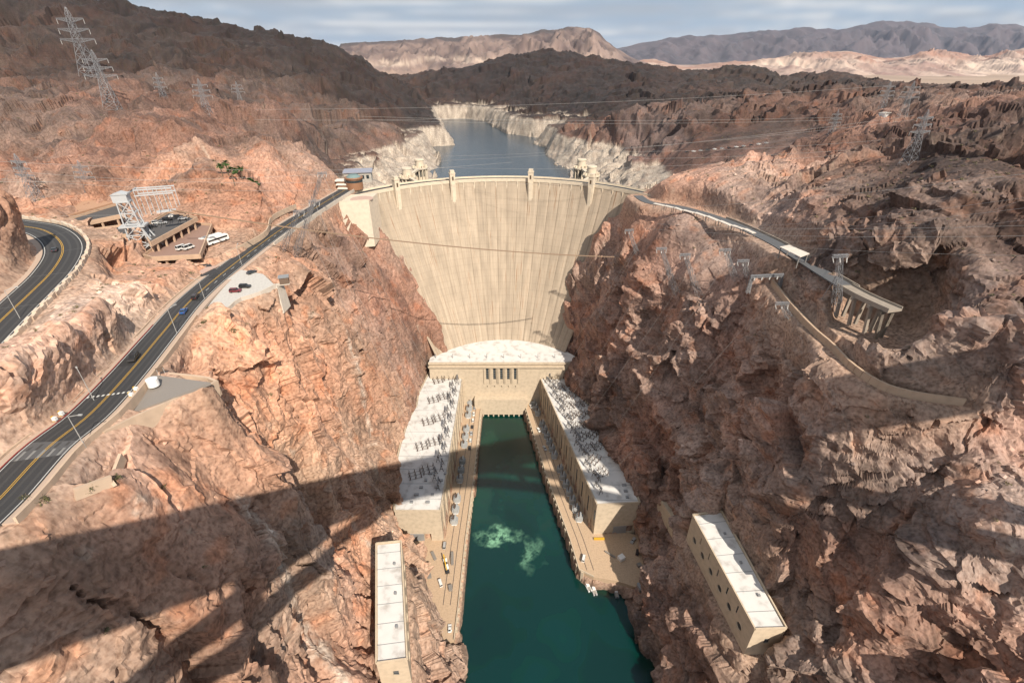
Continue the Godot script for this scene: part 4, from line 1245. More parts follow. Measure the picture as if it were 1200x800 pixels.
# ------------------------------------------------------------------ water
func build_water() -> void:
	var swirl := noise_of(61, 1.0 / 9.0, 5, FastNoiseLite.FRACTAL_FBM)
	var wide := noise_of(62, 1.0 / 60.0, 3, FastNoiseLite.FRACTAL_FBM)
	var v := PackedVector3Array()
	var col := PackedColorArray()
	var rows := 600
	var columns := 380
	for j in rows:
		for i in columns:
			var x := -75.0 + i * 0.5
			var z := 10.0 - j * 0.635
			v.append(Vector3(x, 0, z))
			var deep := Color(0.0012, 0.026, 0.021)
			var k := wide.get_noise_2d(x, z)
			var c := deep * (1.0 + 0.35 * k)
			# milky silt stirred up below the outlets upstream
			var silt := smoothstep(-185.0, -250.0, z) * smoothstep(-0.05, 0.45, wide.get_noise_2d(x * 1.6 + 40.0, z * 1.1) + 0.3 * swirl.get_noise_2d(x, z))
			c = c.lerp(Color(0.009, 0.046, 0.034), silt * 0.7)
			# pale water full of bubbles boiling up from a draft tube
			var q := Vector2(x, z) + Vector2(swirl.get_noise_2d(x * 0.6, z * 0.6), swirl.get_noise_2d(x * 0.6 + 70.0, z * 0.6)) * 9.0
			var d1 := ((q - PLUME) * Vector2(0.058, 0.15)).length()
			var d2 := ((q - PLUME_TAIL) * Vector2(0.15, 0.068)).length()
			var thread := 1.0 - absf(swirl.get_noise_2d(q.x * 0.55, q.y * 1.1)) * 2.6
			var bubbles := clampf(smoothstep(1.1, 0.15, d1) + 0.55 * smoothstep(1.1, 0.2, d2), 0.0, 1.0)
			bubbles *= clampf(0.75 * thread + 0.25 + 0.8 * swirl.get_noise_2d(x * 4.0, z * 4.0), 0.02, 1.0)
			c = c.lerp(Color(0.20, 0.42, 0.27), bubbles)
			c.a = 1.0
			col.append(c)
	var m := StandardMaterial3D.new()
	m.resource_name = "river_water"
	m.vertex_color_use_as_albedo = true
	m.roughness = 0.12
	m.normal_enabled = true
	m.normal_texture = tex("ripples")
	m.normal_scale = 0.6
	m.uv1_triplanar = true
	m.uv1_world_triplanar = true
	m.uv1_scale = Vector3.ONE / 9.0
	var o := setting(grid_mesh(v, rows, columns, col), "river_water", m)
	o.set_meta("label", "dark green river below the dam with a milky boil")
	# the reservoir behind the dam
	var l := Shape.new()
	var arc := []
	for i in 41:
		var a := deg_to_rad(-58.0 + 116.0 * i / 40.0)
		arc.append(DAM_AXIS + Vector3(sin(a) * 143.0, 130.0, -cos(a) * 143.0))
	for i in 40:
		var a: Vector3 = arc[i]
		var b: Vector3 = arc[i + 1]
		l.quad(Vector3(a.x * 5.0, 130, -2000), Vector3(b.x * 5.0, 130, -2000), b, a)
	var lm := mat("lake_water", Color(0.028, 0.050, 0.070), 0.18, "", 1.0)
	lm.normal_enabled = true
	lm.normal_texture = tex("ripples")
	lm.normal_scale = 0.5
	lm.uv1_triplanar = true
	lm.uv1_world_triplanar = true
	lm.uv1_scale = Vector3.ONE / 60.0
	o = setting(l.mesh(), "lake_water", lm)
	o.set_meta("label", "slate blue reservoir water behind the dam")
# ------------------------------------------------------------------ ground levelled for roads and yards
func flat(points: Array) -> PackedVector2Array:
	var out := PackedVector2Array()
	for p in points:
		out.append(p if p is Vector2 else Vector2(p.x, p.z))
	return out

func stamp_pads() -> void:
	pad_w.resize(PAD[3] * PAD[4])
	pad_y.resize(PAD[3] * PAD[4])
	stamp_line(ROADS["lower"], 7.0, 7.0)
	stamp_line(ROADS["upper"], 8.6, 9.0)
	stamp_line(ROADS["arizona"].slice(0, 6), 8.0, 6.0, 0.6)
	stamp_area(flat(VIADUCT_FOOT), 175.5, 11.0)
	stamp_line(PATH_WALL, 1.6, 8.0, 1.6)
	stamp_area(flat(PARK_LOT), 186.5, 3.0)
	stamp_area(flat(GRAVEL_LOT), 191.0, 4.0)
	stamp_area(flat(GARAGE_D), 187.0, 5.0)
	stamp_area(flat(GARAGE_C), 187.5, 5.0)
	stamp_area(flat(GARAGE_A), 193.0, 6.0)
	stamp_area(flat(GARAGE_B), 191.5, 5.0)
	stamp_area(PackedVector2Array([Vector2(-166, -268), Vector2(-146, -268), Vector2(-140, -235), Vector2(-150, -222)]), 188.6, 5.0)
	stamp_area(flat(DECK_LEFT), 6.0, 2.0)
	stamp_area(flat(DECK_RIGHT), 6.0, 2.0)
	stamp_area(Geometry2D.offset_polygon(flat(VALVE_LEFT), 1.0)[0], 56.0, 5.0)
	stamp_area(Geometry2D.offset_polygon(flat(VALVE_RIGHT), 1.0)[0], 56.0, 5.0)
	stamp_area(Geometry2D.offset_polygon(flat(ROOF_LEFT), -0.8)[0], 26.0, 1.6)
	stamp_area(Geometry2D.offset_polygon(flat(ROOF_RIGHT), -0.8)[0], 26.0, 1.6)
	stamp_area(flat([Vector2(-72, -206), Vector2(-46, -206), Vector2(-46, -196), Vector2(-68, -196)]), 6.0, 1.0)
	stamp_area(flat([Vector2(52, -211), Vector2(80, -211), Vector2(78, -200), Vector2(56, -200)]), 6.0, 1.0)

func build_all() -> void:
	build_dam()
	build_powerhouse()
	build_valve_houses()
	build_overlook()
	build_bridge()
	build_roads()
	build_garage()
	build_arizona_road()
	build_walls()
	build_pylons()
	build_switchgear()
	build_vehicles()
	build_small_things()
	build_wires()
	build_scatter()

# ------------------------------------------------------------------ the dam
func face_radius(y: float) -> float:
	var s := clampf((y - 52.0) / 128.0, -0.35, 1.0)
	return 137.0 - 63.0 * pow(1.0 - s, 1.25)

func about(r: float, a: float, y: float) -> Vector3:
	return DAM_AXIS + Vector3(sin(a) * r, y, -cos(a) * r)

func ring(s: Shape, r0: float, r1: float, y0: float, y1: float, a0: float, a1: float, n: int) -> void:
	for i in n:
		var a := lerpf(a0, a1, float(i) / n)
		var b := lerpf(a0, a1, float(i + 1) / n)
		s.quad(about(r1, a, y1), about(r1, b, y1), about(r0, b, y1), about(r0, a, y1))
		s.quad(about(r0, a, y1), about(r0, b, y1), about(r0, b, y0), about(r0, a, y0))
		s.quad(about(r1, b, y1), about(r1, a, y1), about(r1, a, y0), about(r1, b, y0))
		s.quad(about(r0, a, y0), about(r0, b, y0), about(r1, b, y0), about(r1, a, y0))
	for e in [a0, a1]:
		s.quad(about(r0, e, y1), about(r1, e, y1), about(r1, e, y0), about(r0, e, y0))

func concrete(called: String, c: Color) -> StandardMaterial3D:
	return mat(called, c, 0.92, "concrete", 26.0)

func build_dam() -> void:
	var dam := thing("dam", Vector3.ZERO, 0, "tall curved concrete arch dam with streaked beige face between rock walls", "dam")
	var face := StandardMaterial3D.new()
	face.resource_name = "dam_concrete"
	face.albedo_color = linear(0.485, 0.402, 0.315)
	face.vertex_color_use_as_albedo = true
	face.albedo_texture = tex("stains")
	face.roughness = 0.93
	var a0 := deg_to_rad(-64.0)
	var a1 := deg_to_rad(66.0)
	var n := 32
	var lifts := 26
	for k in n:
		var b0 := lerpf(a0, a1, float(k) / n)
		var b1 := lerpf(a0, a1, float(k + 1) / n)
		var tone := 1.0 + rng.randf_range(-0.055, 0.045)
		var proud := rng.randf_range(-0.05, 0.12)
		# profile across one block column: joint, face, joint
		var v := PackedVector3Array()
		var col := PackedColorArray()
		var uv := PackedVector2Array()
		var cross := [[0.0, 1.3], [0.012, 1.3], [0.03, 0.0], [0.5, 0.0], [0.97, 0.0], [0.988, 1.3], [1.0, 1.3]]
		# the outer columns stand high on the rock of the abutments
		var foot := 20.0 if absf((b0 + b1) * 0.5 - deg_to_rad(-2.2)) < deg_to_rad(47.8) else 128.0
		for j in lifts + 1:
			var y := lerpf(foot, 178.4, float(j) / lifts)
			for c in cross:
				var a := lerpf(b0, b1, c[0])
				v.append(about(face_radius(y) - proud + c[1] * 0.45, a, y))
				var t := tone * (1.0 + 0.02 * sin(j * 2.4 + k))
				col.append(Color(t, t, t))
				uv.append(Vector2((a - a0) / (a1 - a0), (180.0 - y) / 165.0))
		put(grid_mesh(v, lifts + 1, cross.size(), col, uv), "block_column", face, dam)
	var pale := concrete("dam_crest_concrete", Color(0.60, 0.52, 0.41))
	var s := Shape.new()
	ring(s, 138.6, 147.0, 60.0, 178.0, a0, a1, 40)
	put(s.mesh(), "upstream_wall", pale, dam)
	s = Shape.new()
	ring(s, 136.3, 148.0, 178.4, 180.0, a0, a1, 60)
	put(s.mesh(), "crest_slab", pale, dam)
	s = Shape.new()
	ring(s, 138.2, 146.2, 180.0, 180.06, a0, a1, 60)
	put(s.mesh(), "crest_road", mat("asphalt", Color(0.05, 0.05, 0.052), 0.9, "speckle", 3.0), dam)
	for w in [[136.3, 136.9], [147.4, 148.0]]:
		s = Shape.new()
		ring(s, w[0], w[1], 180.0, 181.2, a0, a1, 60)
		put(s.mesh(), "parapet", pale, dam)
	# short ribs under the parapet
	for k in 33:
		var a := lerpf(a0, a1, k / 32.0)
		s = Shape.new()
		s.box(about(136.4, a, 174.5), Vector3(0.9, 7.6, 1.4), Basis(Vector3.UP, -a))
		put(s.mesh(), "parapet_rib", pale, dam)
	for a in TOWER_ANGLES:
		var t := Node3D.new()
		t.name = "elevator_tower"
		dam.add_child(t, true)
		var turn := Basis(Vector3.UP, -a)
		s = Shape.new()
		s.box(about(135.0, a, 174.5), Vector3(4.4, 25.0, 4.6), turn)
		s.box(about(133.8, a, 169.0), Vector3(2.8, 20.0, 3.6), turn)
		put(s.mesh(), "shaft", pale, t)
		s = Shape.new()
		s.box(about(135.0, a, 187.4), Vector3(5.0, 0.8, 5.2), turn)
		s.box(about(135.0, a, 188.8), Vector3(3.6, 2.0, 3.8), turn)
		put(s.mesh(), "tower_cap", pale, t)
		s = Shape.new()
		s.box(about(132.62, a, 183.2), Vector3(1.4, 3.2, 0.12), turn)
		put(s.mesh(), "bronze_door", mat("bronze", Color(0.14, 0.10, 0.065), 0.45, "", 1.0, 0.4), t)
	# intake towers stand in the lake
	for i in INTAKES.size():
		var p: Vector3 = INTAKES[i]
		var t := thing("intake_tower", Vector3(p.x, 0, p.z), 0, ["pale finned intake tower touching the dam crest on the copper visitor building side", "pale finned intake tower farther out in the lake on the copper building's side", "pale finned intake tower touching the dam crest on the side of the canopied road", "pale finned intake tower farther out in the lake on the canopied road's side"][i], "intake tower", "intake towers behind the dam")
		var top := p.y
		s = Shape.new()
		s.tube(Vector3(0, 60, 0), Vector3(0, top - 9.0, 0), 6.4, 5.4, 20)
		put(s.mesh(), "shaft", pale, t)
		for k in 12:
			var a := TAU * k / 12.0
			s = Shape.new()
			s.box(Vector3(sin(a) * 6.2, (60.0 + top - 6.0) * 0.5, cos(a) * 6.2), Vector3(0.9, top - 66.0, 2.4), Basis(Vector3.UP, a))
			put(s.mesh(), "fin", pale, t)
			s = Shape.new()
			var b := a + TAU / 24.0
			s.box(Vector3(sin(b) * 5.6, top - 13.5, cos(b) * 5.6), Vector3(1.3, 5.0, 0.5), Basis(Vector3.UP, b))
			put(s.mesh(), "window", mat("dark_glass", Color(0.03, 0.04, 0.045), 0.12), t)
		s = Shape.new()
		s.tube(Vector3(0, top - 9.0, 0), Vector3(0, top - 7.8, 0), 8.0, 8.0, 20)
		put(s.mesh(), "gallery", pale, t)
		s = Shape.new()
		s.tube(Vector3(0, top - 7.8, 0), Vector3(0, top - 1.2, 0), 4.4, 4.2, 16)
		s.tube(Vector3(0, top - 1.2, 0), Vector3(0, top, 0), 4.8, 4.4, 16)
		put(s.mesh(), "tower_cap", pale, t)
		s = Shape.new()
		var to := DAM_AXIS + (Vector3(p.x, 0, p.z) - DAM_AXIS).normalized() * 147.0
		var off := Vector3(to.x - p.x, 0, to.z - p.z)
		if i % 2 == 1:
			off = Vector3(INTAKES[i - 1].x - p.x, 0, INTAKES[i - 1].z - p.z)
		s.bar(Vector3(0, 179.2, 0), off + Vector3(0, 179.2, 0), 3.0, 1.6)
		put(s.mesh(), "footbridge", pale, t)

# ------------------------------------------------------------------ power plant
func build_powerhouse() -> void:
	var wall := concrete("plant_concrete", Color(0.52, 0.435, 0.33))
	var roof := mat("white_roof", Color(0.64, 0.63, 0.615), 0.85, "roof", 45.0)
	var glass := mat("dark_glass", Color(0.03, 0.04, 0.045), 0.12)
	var rail_steel := mat("rail_steel", Color(0.13, 0.11, 0.10), 0.5, "", 1.0, 0.5)
	var metal := mat("grey_door", Color(0.34, 0.35, 0.36), 0.5, "speckle", 6.0, 0.3)
	var s: Shape
	# central block against the foot of the dam
	var c := thing("powerhouse_centre", Vector3.ZERO, 0, "beige concrete central block at the dam's foot with five tall dark windows", "power plant", "power plant buildings")
	var outline := PackedVector2Array([Vector2(-70, -344.3), Vector2(43.5, -344.3)])
	var rim := []
	for i in 15:
		var a := lerpf(deg_to_rad(58.0), deg_to_rad(-64.0), i / 14.0)
		var p := about(76.5, a, 0)
		if p.z < -345.0:
			outline.append(Vector2(p.x, p.z))
	var holes := []
	for p in TALL_WINDOWS:
		holes.append([Vector3(p.x, 41.0, -345.0), Vector3(2.3, 12.4, 2.4), Basis.IDENTITY])
	for p in SMALL_WINDOWS:
		holes.append([Vector3(p.x, p.y, -345.0), Vector3(1.1, 1.6, 4.0), Basis.IDENTITY])
	cut_block("wall", outline, -6.0, 51.2, holes, wall, c)
	var inner := PackedVector2Array()
	for p in outline:
		inner.append(p + Vector2(0, -1.2 if p.y > -345.0 else 0.0))
	s = Shape.new()
	s.prism(inner, 51.2, 51.9, false)
	put(s.mesh(), "roof", roof, c)
	s = Shape.new()
	s.box(Vector3(-13.2, 51.6, -343.9), Vector3(114.5, 1.6, 1.8))
	put(s.mesh(), "roof_kerb", wall, c)
	s = Shape.new()
	s.box(Vector3(-13.2, 48.2, -343.4), Vector3(115.0, 0.8, 2.0))
	put(s.mesh(), "cornice", wall, c)
	for p in TALL_WINDOWS:
		s = Shape.new()
		s.box(Vector3(p.x, 41.0, -345.3), Vector3(2.28, 12.38, 0.1))
		var w := put(s.mesh(), "window", glass, c)
		for k in 5:
			s = Shape.new()
			s.box(Vector3(p.x, 36.8 + k * 2.1, -345.1), Vector3(2.28, 0.25, 0.16))
			put(s.mesh(), "glazing_bar", metal, w)
		for e in [-1, 1]:
			s = Shape.new()
			s.box(Vector3(p.x + e * 2.6, 39.5, -343.9), Vector3(1.0, 16.2, 0.9))
			put(s.mesh(), "pilaster", wall, c)
	holes = []
	for k in 9:
		holes.append([Vector3(-27.5 + k * 4.5, 0.0, -338.0), Vector3(3.4, 4.2, 5.0), Basis.IDENTITY])
	cut_block("base_terrace", PackedVector2Array([Vector2(-32.5, -344.0), Vector2(13.5, -344.0), Vector2(13.5, -338.0), Vector2(-32.5, -338.0)]), -1.0, 18.0, holes, wall, c)
	for k in 8:
		s = Shape.new()
		s.box(Vector3(-65.0 + k * 14.5, 54.0, -347.0 - 5.0), Vector3(0.5, 3.8, 0.5))
		put(s.mesh(), "roof_post", metal, c)
	# the two wings
	for left in [true, false]:
		var plan := flat(ROOF_LEFT if left else ROOF_RIGHT)
		var o := thing("powerhouse_wing", Vector3.ZERO, 0, "long beige powerhouse wing under the sunlit left cliff, white roof with rows of switch racks" if left else "long beige powerhouse wing with pilastered river wall, white roof half in cliff shade", "power plant", "power plant buildings")
		var cuts := []
		var in_plan: PackedVector2Array = Geometry2D.offset_polygon(plan, -0.7)[0]
		s = Shape.new()
		s.prism(in_plan, 35.2, 35.5, false)
		put(s.mesh(), "roof", roof, o)
		# welted joints across the roof covering
		for k in 12:
			var zz := -352.0 + k * 12.6
			for piece in Geometry2D.intersect_polyline_with_polygon(PackedVector2Array([Vector2(-120, zz), Vector2(120, zz + 2.0)]), in_plan):
				s = Shape.new()
				s.bar(Vector3(piece[0].x, 35.54, piece[0].y), Vector3(piece[-1].x, 35.54, piece[-1].y), 0.22, 0.12)
				put(s.mesh(), "roof_seam", metal, o)
		# low kerb round the roof
		s = Shape.new()
		for i in plan.size():
			var a := plan[i]
			var b := plan[(i + 1) % plan.size()]
			s.bar(Vector3(a.x, 35.7, a.y), Vector3(b.x, 35.7, b.y), 0.8, 1.1)
		put(s.mesh(), "roof_kerb", wall, o)
		var a := plan[10] if left else plan[0]
		var b := plan[9] if left else plan[1]
		var d := (b - a).normalized()
		var out := Vector2(-d.y, d.x) * (1.0 if (Vector2(-d.y, d.x).x > 0) == left else -1.0)
		var turn := Basis(Vector3.UP, atan2(d.x, d.y))
		var long := a.distance_to(b)
		for k in 13:
			var p := a + d * long * (k + 0.4) / 13.0 + out * 0.35
			s = Shape.new()
			s.box(Vector3(p.x, 20.5, p.y), Vector3(0.9, 29.0, 2.2), turn)
			put(s.mesh(), "pilaster", wall, o)
			p += d * 5.4 - out * 0.25
			p -= out * 0.1
			cuts.append([Vector3(p.x, 22.0, p.y), Vector3(1.8, 14.0, 1.8), turn])
			s = Shape.new()
			s.box(Vector3(p.x - out.x * 0.12, 22.0, p.y - out.y * 0.12), Vector3(0.1, 13.98, 1.78), turn)
			put(s.mesh(), "tall_window", glass, o)
		# the end wall towards the bridge: big door
		var e0 := plan[8] if left else plan[1]
		var e1 := plan[9] if left else plan[2]
		var ed := (e1 - e0).normalized()
		var et := Basis(Vector3.UP, atan2(ed.x, ed.y) - PI / 2)
		var mid := e0.lerp(e1, 0.42 if left else 0.62)
		s = Shape.new()
		s.box(Vector3(mid.x, 11.6, mid.y + 0.1), Vector3(8.5, 6.4, 0.5), et)
		put(s.mesh(), "door", metal, o)
		mid += ed * 6.6
		cuts.append([Vector3(mid.x, 11.6, mid.y), Vector3(4.4, 6.4, 12.0), et])
		cut_block("wall", plan, -6.0, 35.2, cuts, wall, o)
		for k in (10 if left else 3):
			var p := in_plan[0].lerp(in_plan[5], 0.5) if false else Vector2(-62 + (k % 2) * 9.0 + k, -210 - (k / 2) * 6.0) if left else Vector2(72, -214 - k * 5.0)
			s = Shape.new()
			s.box(Vector3(p.x, 36.0, p.y), Vector3(1.8 + (k % 3) * 0.5, 1.0, 1.5))
			put(s.mesh(), "roof_vent", metal, o)
		# quay along the river
		var deck := flat(DECK_LEFT if left else DECK_RIGHT)
		var q := thing("quay", Vector3.ZERO, 0, "narrow tan concrete quay with parked cars below the left powerhouse wing" if left else "tan concrete quay with buttressed river wall and transformers below the right powerhouse wing", "quay", "river quays")
		s = Shape.new()
		s.prism(deck, -6.0, 8.5)
		put(s.mesh(), "deck", mat("quay_concrete", Color(0.47, 0.345, 0.235), 0.92, "concrete", 10.0, 0.0, 0.1), q)
		var edge: Array = DECK_EDGE_L if left else DECK_EDGE_R
		for i in edge.size() - 1:
			var f: Vector3 = edge[i]
			var g: Vector3 = edge[i + 1]
			s = Shape.new()
			s.bar(f + Vector3(0, 0.45, 0), g + Vector3(0, 0.45, 0), 0.5, 1.1)
			put(s.mesh(), "river_parapet", wall, q)
			var along := (g - f).normalized()
			var n := int(f.distance_to(g) / 5.2)
			for k in n:
				var p := f + along * (k + 0.5) * 5.2
				var toward := Vector3(1 if left else -1, 0, 0)
				s = Shape.new()
				s.box(p + toward * 0.55 + Vector3(0, -5.4, 0), Vector3(1.1, 11.4, 1.7), Basis(Vector3.UP, atan2(along.x, along.z)))
				put(s.mesh(), "river_pier", wall, q)
		# service road and crane rail let into the quay
		s = Shape.new()
		for i in edge.size() - 2:
			var shift := Vector3(-4.5 if left else 4.5, 0.03, 0)
			s.bar(edge[i] + shift, edge[i + 1] + shift, 0.35, 0.12)
			shift.x *= 1.9
			s.bar(edge[i] + shift, edge[i + 1] + shift, 0.35, 0.12)
		put(s.mesh(), "crane_rail", rail_steel, q)

# ------------------------------------------------------------------ valve houses in the gorge walls
func build_valve_houses() -> void:
	var wall := concrete("valve_concrete", Color(0.56, 0.46, 0.34))
	var roof: Material = materials["white_roof"]
	var glass: Material = materials["dark_glass"]
	for left in [true, false]:
		var plan := flat(VALVE_LEFT if left else VALVE_RIGHT)
		var o := thing("valve_house", Vector3.ZERO, 0, "long narrow concrete valve house with plain white roof on the left slope" if left else "long narrow concrete valve house with six round holes in its river wall", "valve house", "valve houses")
		var s := Shape.new()
		var inside: PackedVector2Array = Geometry2D.offset_polygon(plan, -0.6)[0]
		s.prism(inside, 74.4, 74.7, false)
		put(s.mesh(), "roof", roof, o)
		for k in 6:
			var e0 := plan[0].lerp(plan[3], 0.1 + 0.155 * k)
			var e1 := plan[1].lerp(plan[2], 0.1 + 0.155 * k)
			s = Shape.new()
			s.bar(Vector3(e0.x, 74.74, e0.y), Vector3(e1.x, 74.74, e1.y), 0.2, 0.12)
			put(s.mesh(), "roof_seam", materials["grey_door"], o)
		for k in 3:
			var e2 := plan[0].lerp(plan[3], 0.22 + 0.27 * k).lerp(plan[1].lerp(plan[2], 0.22 + 0.27 * k), 0.7)
			s = Shape.new()
			s.box(Vector3(e2.x, 75.1, e2.y), Vector3(1.0, 0.9, 1.0))
			put(s.mesh(), "roof_vent", materials["grey_door"], o)
		s = Shape.new()
		for i in 4:
			var a := plan[i]
			var b := plan[(i + 1) % 4]
			s.bar(Vector3(a.x, 74.9, a.y), Vector3(b.x, 74.9, b.y), 0.6, 1.2)
		put(s.mesh(), "roof_kerb", wall, o)
		var a := plan[1] if left else plan[0]
		var b := plan[2] if left else plan[3]
		var d := (b - a).normalized()
		var out := Vector2(-d.y, d.x)
		if (out.x > 0) != left:
			out = -out
		var o3 := Vector3(out.x, 0, out.y)
		var holes := []
		for k in 6:
			var p := a.lerp(b, 0.12 + 0.15 * k)
			var at := Vector3(p.x, 64.2, p.y)
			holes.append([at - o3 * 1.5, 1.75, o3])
			s = Shape.new()
			for i in 16:
				var e0 := Vector3(d.x, 0, d.y) * cos(TAU * i / 16.0) * 1.9 + Vector3.UP * sin(TAU * i / 16.0) * 1.9
				var e1 := Vector3(d.x, 0, d.y) * cos(TAU * (i + 1) / 16.0) * 1.9 + Vector3.UP * sin(TAU * (i + 1) / 16.0) * 1.9
				s.bar(at + e0 + o3 * 0.05, at + e1 + o3 * 0.05, 0.22)
			put(s.mesh(), "valve_rim", wall, o)
			# steel valve in the opening, its near-flush black standing in for shade inside
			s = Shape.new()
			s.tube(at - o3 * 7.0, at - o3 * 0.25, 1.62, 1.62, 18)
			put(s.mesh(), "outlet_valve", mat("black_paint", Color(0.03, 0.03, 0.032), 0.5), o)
			if k < 5:
				p = a.lerp(b, 0.20 + 0.15 * k)
				var turn := Basis(Vector3.UP, atan2(d.x, d.y))
				holes.append([Vector3(p.x, 69.6, p.y), Vector3(2.0, 4.6, 0.9), turn])
				s = Shape.new()
				s.box(Vector3(p.x, 69.6, p.y) - o3 * 0.15, Vector3(0.1, 4.58, 0.88), turn)
				put(s.mesh(), "slot_window", glass, o)
		var e := plan[3].lerp(plan[2], 0.55)
		holes.append([Vector3(e.x, 66.0, e.y), Vector3(2.2, 3.4, 1.2), Basis.IDENTITY])
		cut_block("wall", plan, 48.0, 74.4, holes, wall, o)
		s = Shape.new()
		s.box(Vector3(e.x, 66.0, e.y - 0.4), Vector3(2.18, 3.38, 0.1))
		var w := put(s.mesh(), "window", glass, o)
		for k in 3:
			s = Shape.new()
			s.box(Vector3(e.x, 64.9 + k * 1.1, e.y - 0.25), Vector3(2.18, 0.18, 0.1))
			put(s.mesh(), "glazing_bar", materials["grey_door"], w)
	# ledge wall beside the right house
	var l := thing("ledge_wall", Vector3.ZERO, 0, "slanting concrete retaining wall upstream of the holed valve house", "wall")
	for i in LEDGE_WALL.size() - 1:
		var s := Shape.new()
		var p: Vector3 = LEDGE_WALL[i]
		var q: Vector3 = LEDGE_WALL[i + 1]
		s.bar(p + Vector3(0, -4, 0), q + Vector3(0, -4, 0), 1.0, 12.0)
		s.bar(p + Vector3(3.6, 1.2, -1.2), q + Vector3(3.6, 1.2, -1.2), 7.0, 0.8)
		put(s.mesh(), "wall_panel", wall, l)

# ------------------------------------------------------------------ overlook, visitor centre
func build_overlook() -> void:
	var wall := concrete("overlook_concrete", Color(0.60, 0.52, 0.42))
	var o := thing("overlook_bastion", Vector3.ZERO, 0, "pale concrete bastion carrying the visitor terrace beside the dam's left end", "bastion")
	var a: Vector3 = BASTION[0]
	var b: Vector3 = BASTION[1]
	var n := 7
	for k in n:
		# board-marked bays, leaning back a little
		var s := Shape.new()
		var p := a.lerp(b, float(k) / n)
		var q := a.lerp(b, float(k + 1) / n)
		var lean := Vector3(-0.6, -34.0, 3.0)
		var spread0 := (p - a.lerp(b, 0.55)) * 0.12
		var spread1 := (q - a.lerp(b, 0.55)) * 0.12
		s.quad(p, q, q + lean + spread1, p + lean + spread0)
		s.quad(q, p, p + Vector3(0, 0, -26), q + Vector3(0, 0, -26))
		s.quad(p, p + lean + spread0, p + Vector3(0, -34, -26), p + Vector3(0, 0, -26))
		s.quad(q, q + Vector3(0, 0, -26), q + Vector3(0, -34, -26), q + lean + spread1)
		put(s.mesh(), "wall_bay", wall, o)
	var s := Shape.new()
	s.bar(a + Vector3(0, 0.6, -0.4), b + Vector3(0, 0.6, -0.4), 0.5, 1.2)
	put(s.mesh(), "parapet", wall, o)
	var round_at: Vector3 = (a + b) * 0.5 + Vector3(3.0, 0, -10)
	s = Shape.new()
	s.tube(round_at, round_at + Vector3(0, 0.12, 0), 8.5, 8.5, 28)
	put(s.mesh(), "paving", mat("pink_paving", Color(0.50, 0.35, 0.29), 0.9, "speckle", 3.0), o)
	# visitor centre
	var v: Vector3 = VISITOR[0]
	var c := thing("visitor_centre", v, 0, "round copper brown visitor building with blue green roof and white stepped terraces", "building")
	var copper := mat("copper_cladding", Color(0.29, 0.15, 0.085), 0.5, "speckle", 4.0)
	var glass := mat("dark_glass", Color(0.03, 0.04, 0.045), 0.12)
	s = Shape.new()
	s.tube(Vector3(0, 0, 0), Vector3(0, 8.5, 0), 6.6, 6.6, 28)
	put(s.mesh(), "drum", copper, c)
	s = Shape.new()
	s.tube(Vector3(0, 5.6, 0), Vector3(0, 7.4, 0), 6.72, 6.72, 28, false)
	put(s.mesh(), "window_band", glass, c)
	s = Shape.new()
	s.tube(Vector3(0, 8.5, 0), Vector3(0, 9.3, 0), 7.4, 7.2, 28)
	put(s.mesh(), "roof_rim", copper, c)
	s = Shape.new()
	s.tube(Vector3(0, 9.3, 0), Vector3(0, 11.0, 0), 5.6, 3.6, 28)
	put(s.mesh(), "roof", mat("verdigris_roof", Color(0.17, 0.25, 0.25), 0.6, "speckle", 4.0), c)
	for k in 3:
		s = Shape.new()
		s.box(Vector3(-8.5 - k * 1.2, 1.2 + k * 2.6, 2.5 - k * 2.0), Vector3(8.0, 1.0, 6.0))
		put(s.mesh(), "terrace", concrete("white_concrete", Color(0.70, 0.66, 0.6)), c)
		s = Shape.new()
		s.box(Vector3(-8.5 - k * 1.2, -0.6 + k * 2.6, 1.8 - k * 2.0), Vector3(7.0, 2.4, 5.0))
		put(s.mesh(), "wall", copper, c)
	# the exhibit hall and the old exhibit building behind it
	var h := thing("exhibit_hall", Vector3(v.x - 6, 181, v.z - 34), 0.2, "flat pale green and lilac roofed hall behind the round copper building", "building")
	s = Shape.new()
	s.box(Vector3(0, 4, 0), Vector3(22, 8, 14))
	put(s.mesh(), "wall", concrete("hall_wall", Color(0.42, 0.40, 0.36)), h)
	s = Shape.new()
	s.box(Vector3(0, 8.5, 0), Vector3(24, 1.0, 16))
	put(s.mesh(), "roof", mat("lilac_roof", Color(0.30, 0.32, 0.40), 0.7, "speckle", 5.0), h)
	for k in 5:
		s = Shape.new()
		s.box(Vector3(-8 + k * 4, 4.5, 7.05), Vector3(2.2, 3.0, 0.2))
		put(s.mesh(), "window", glass, h)

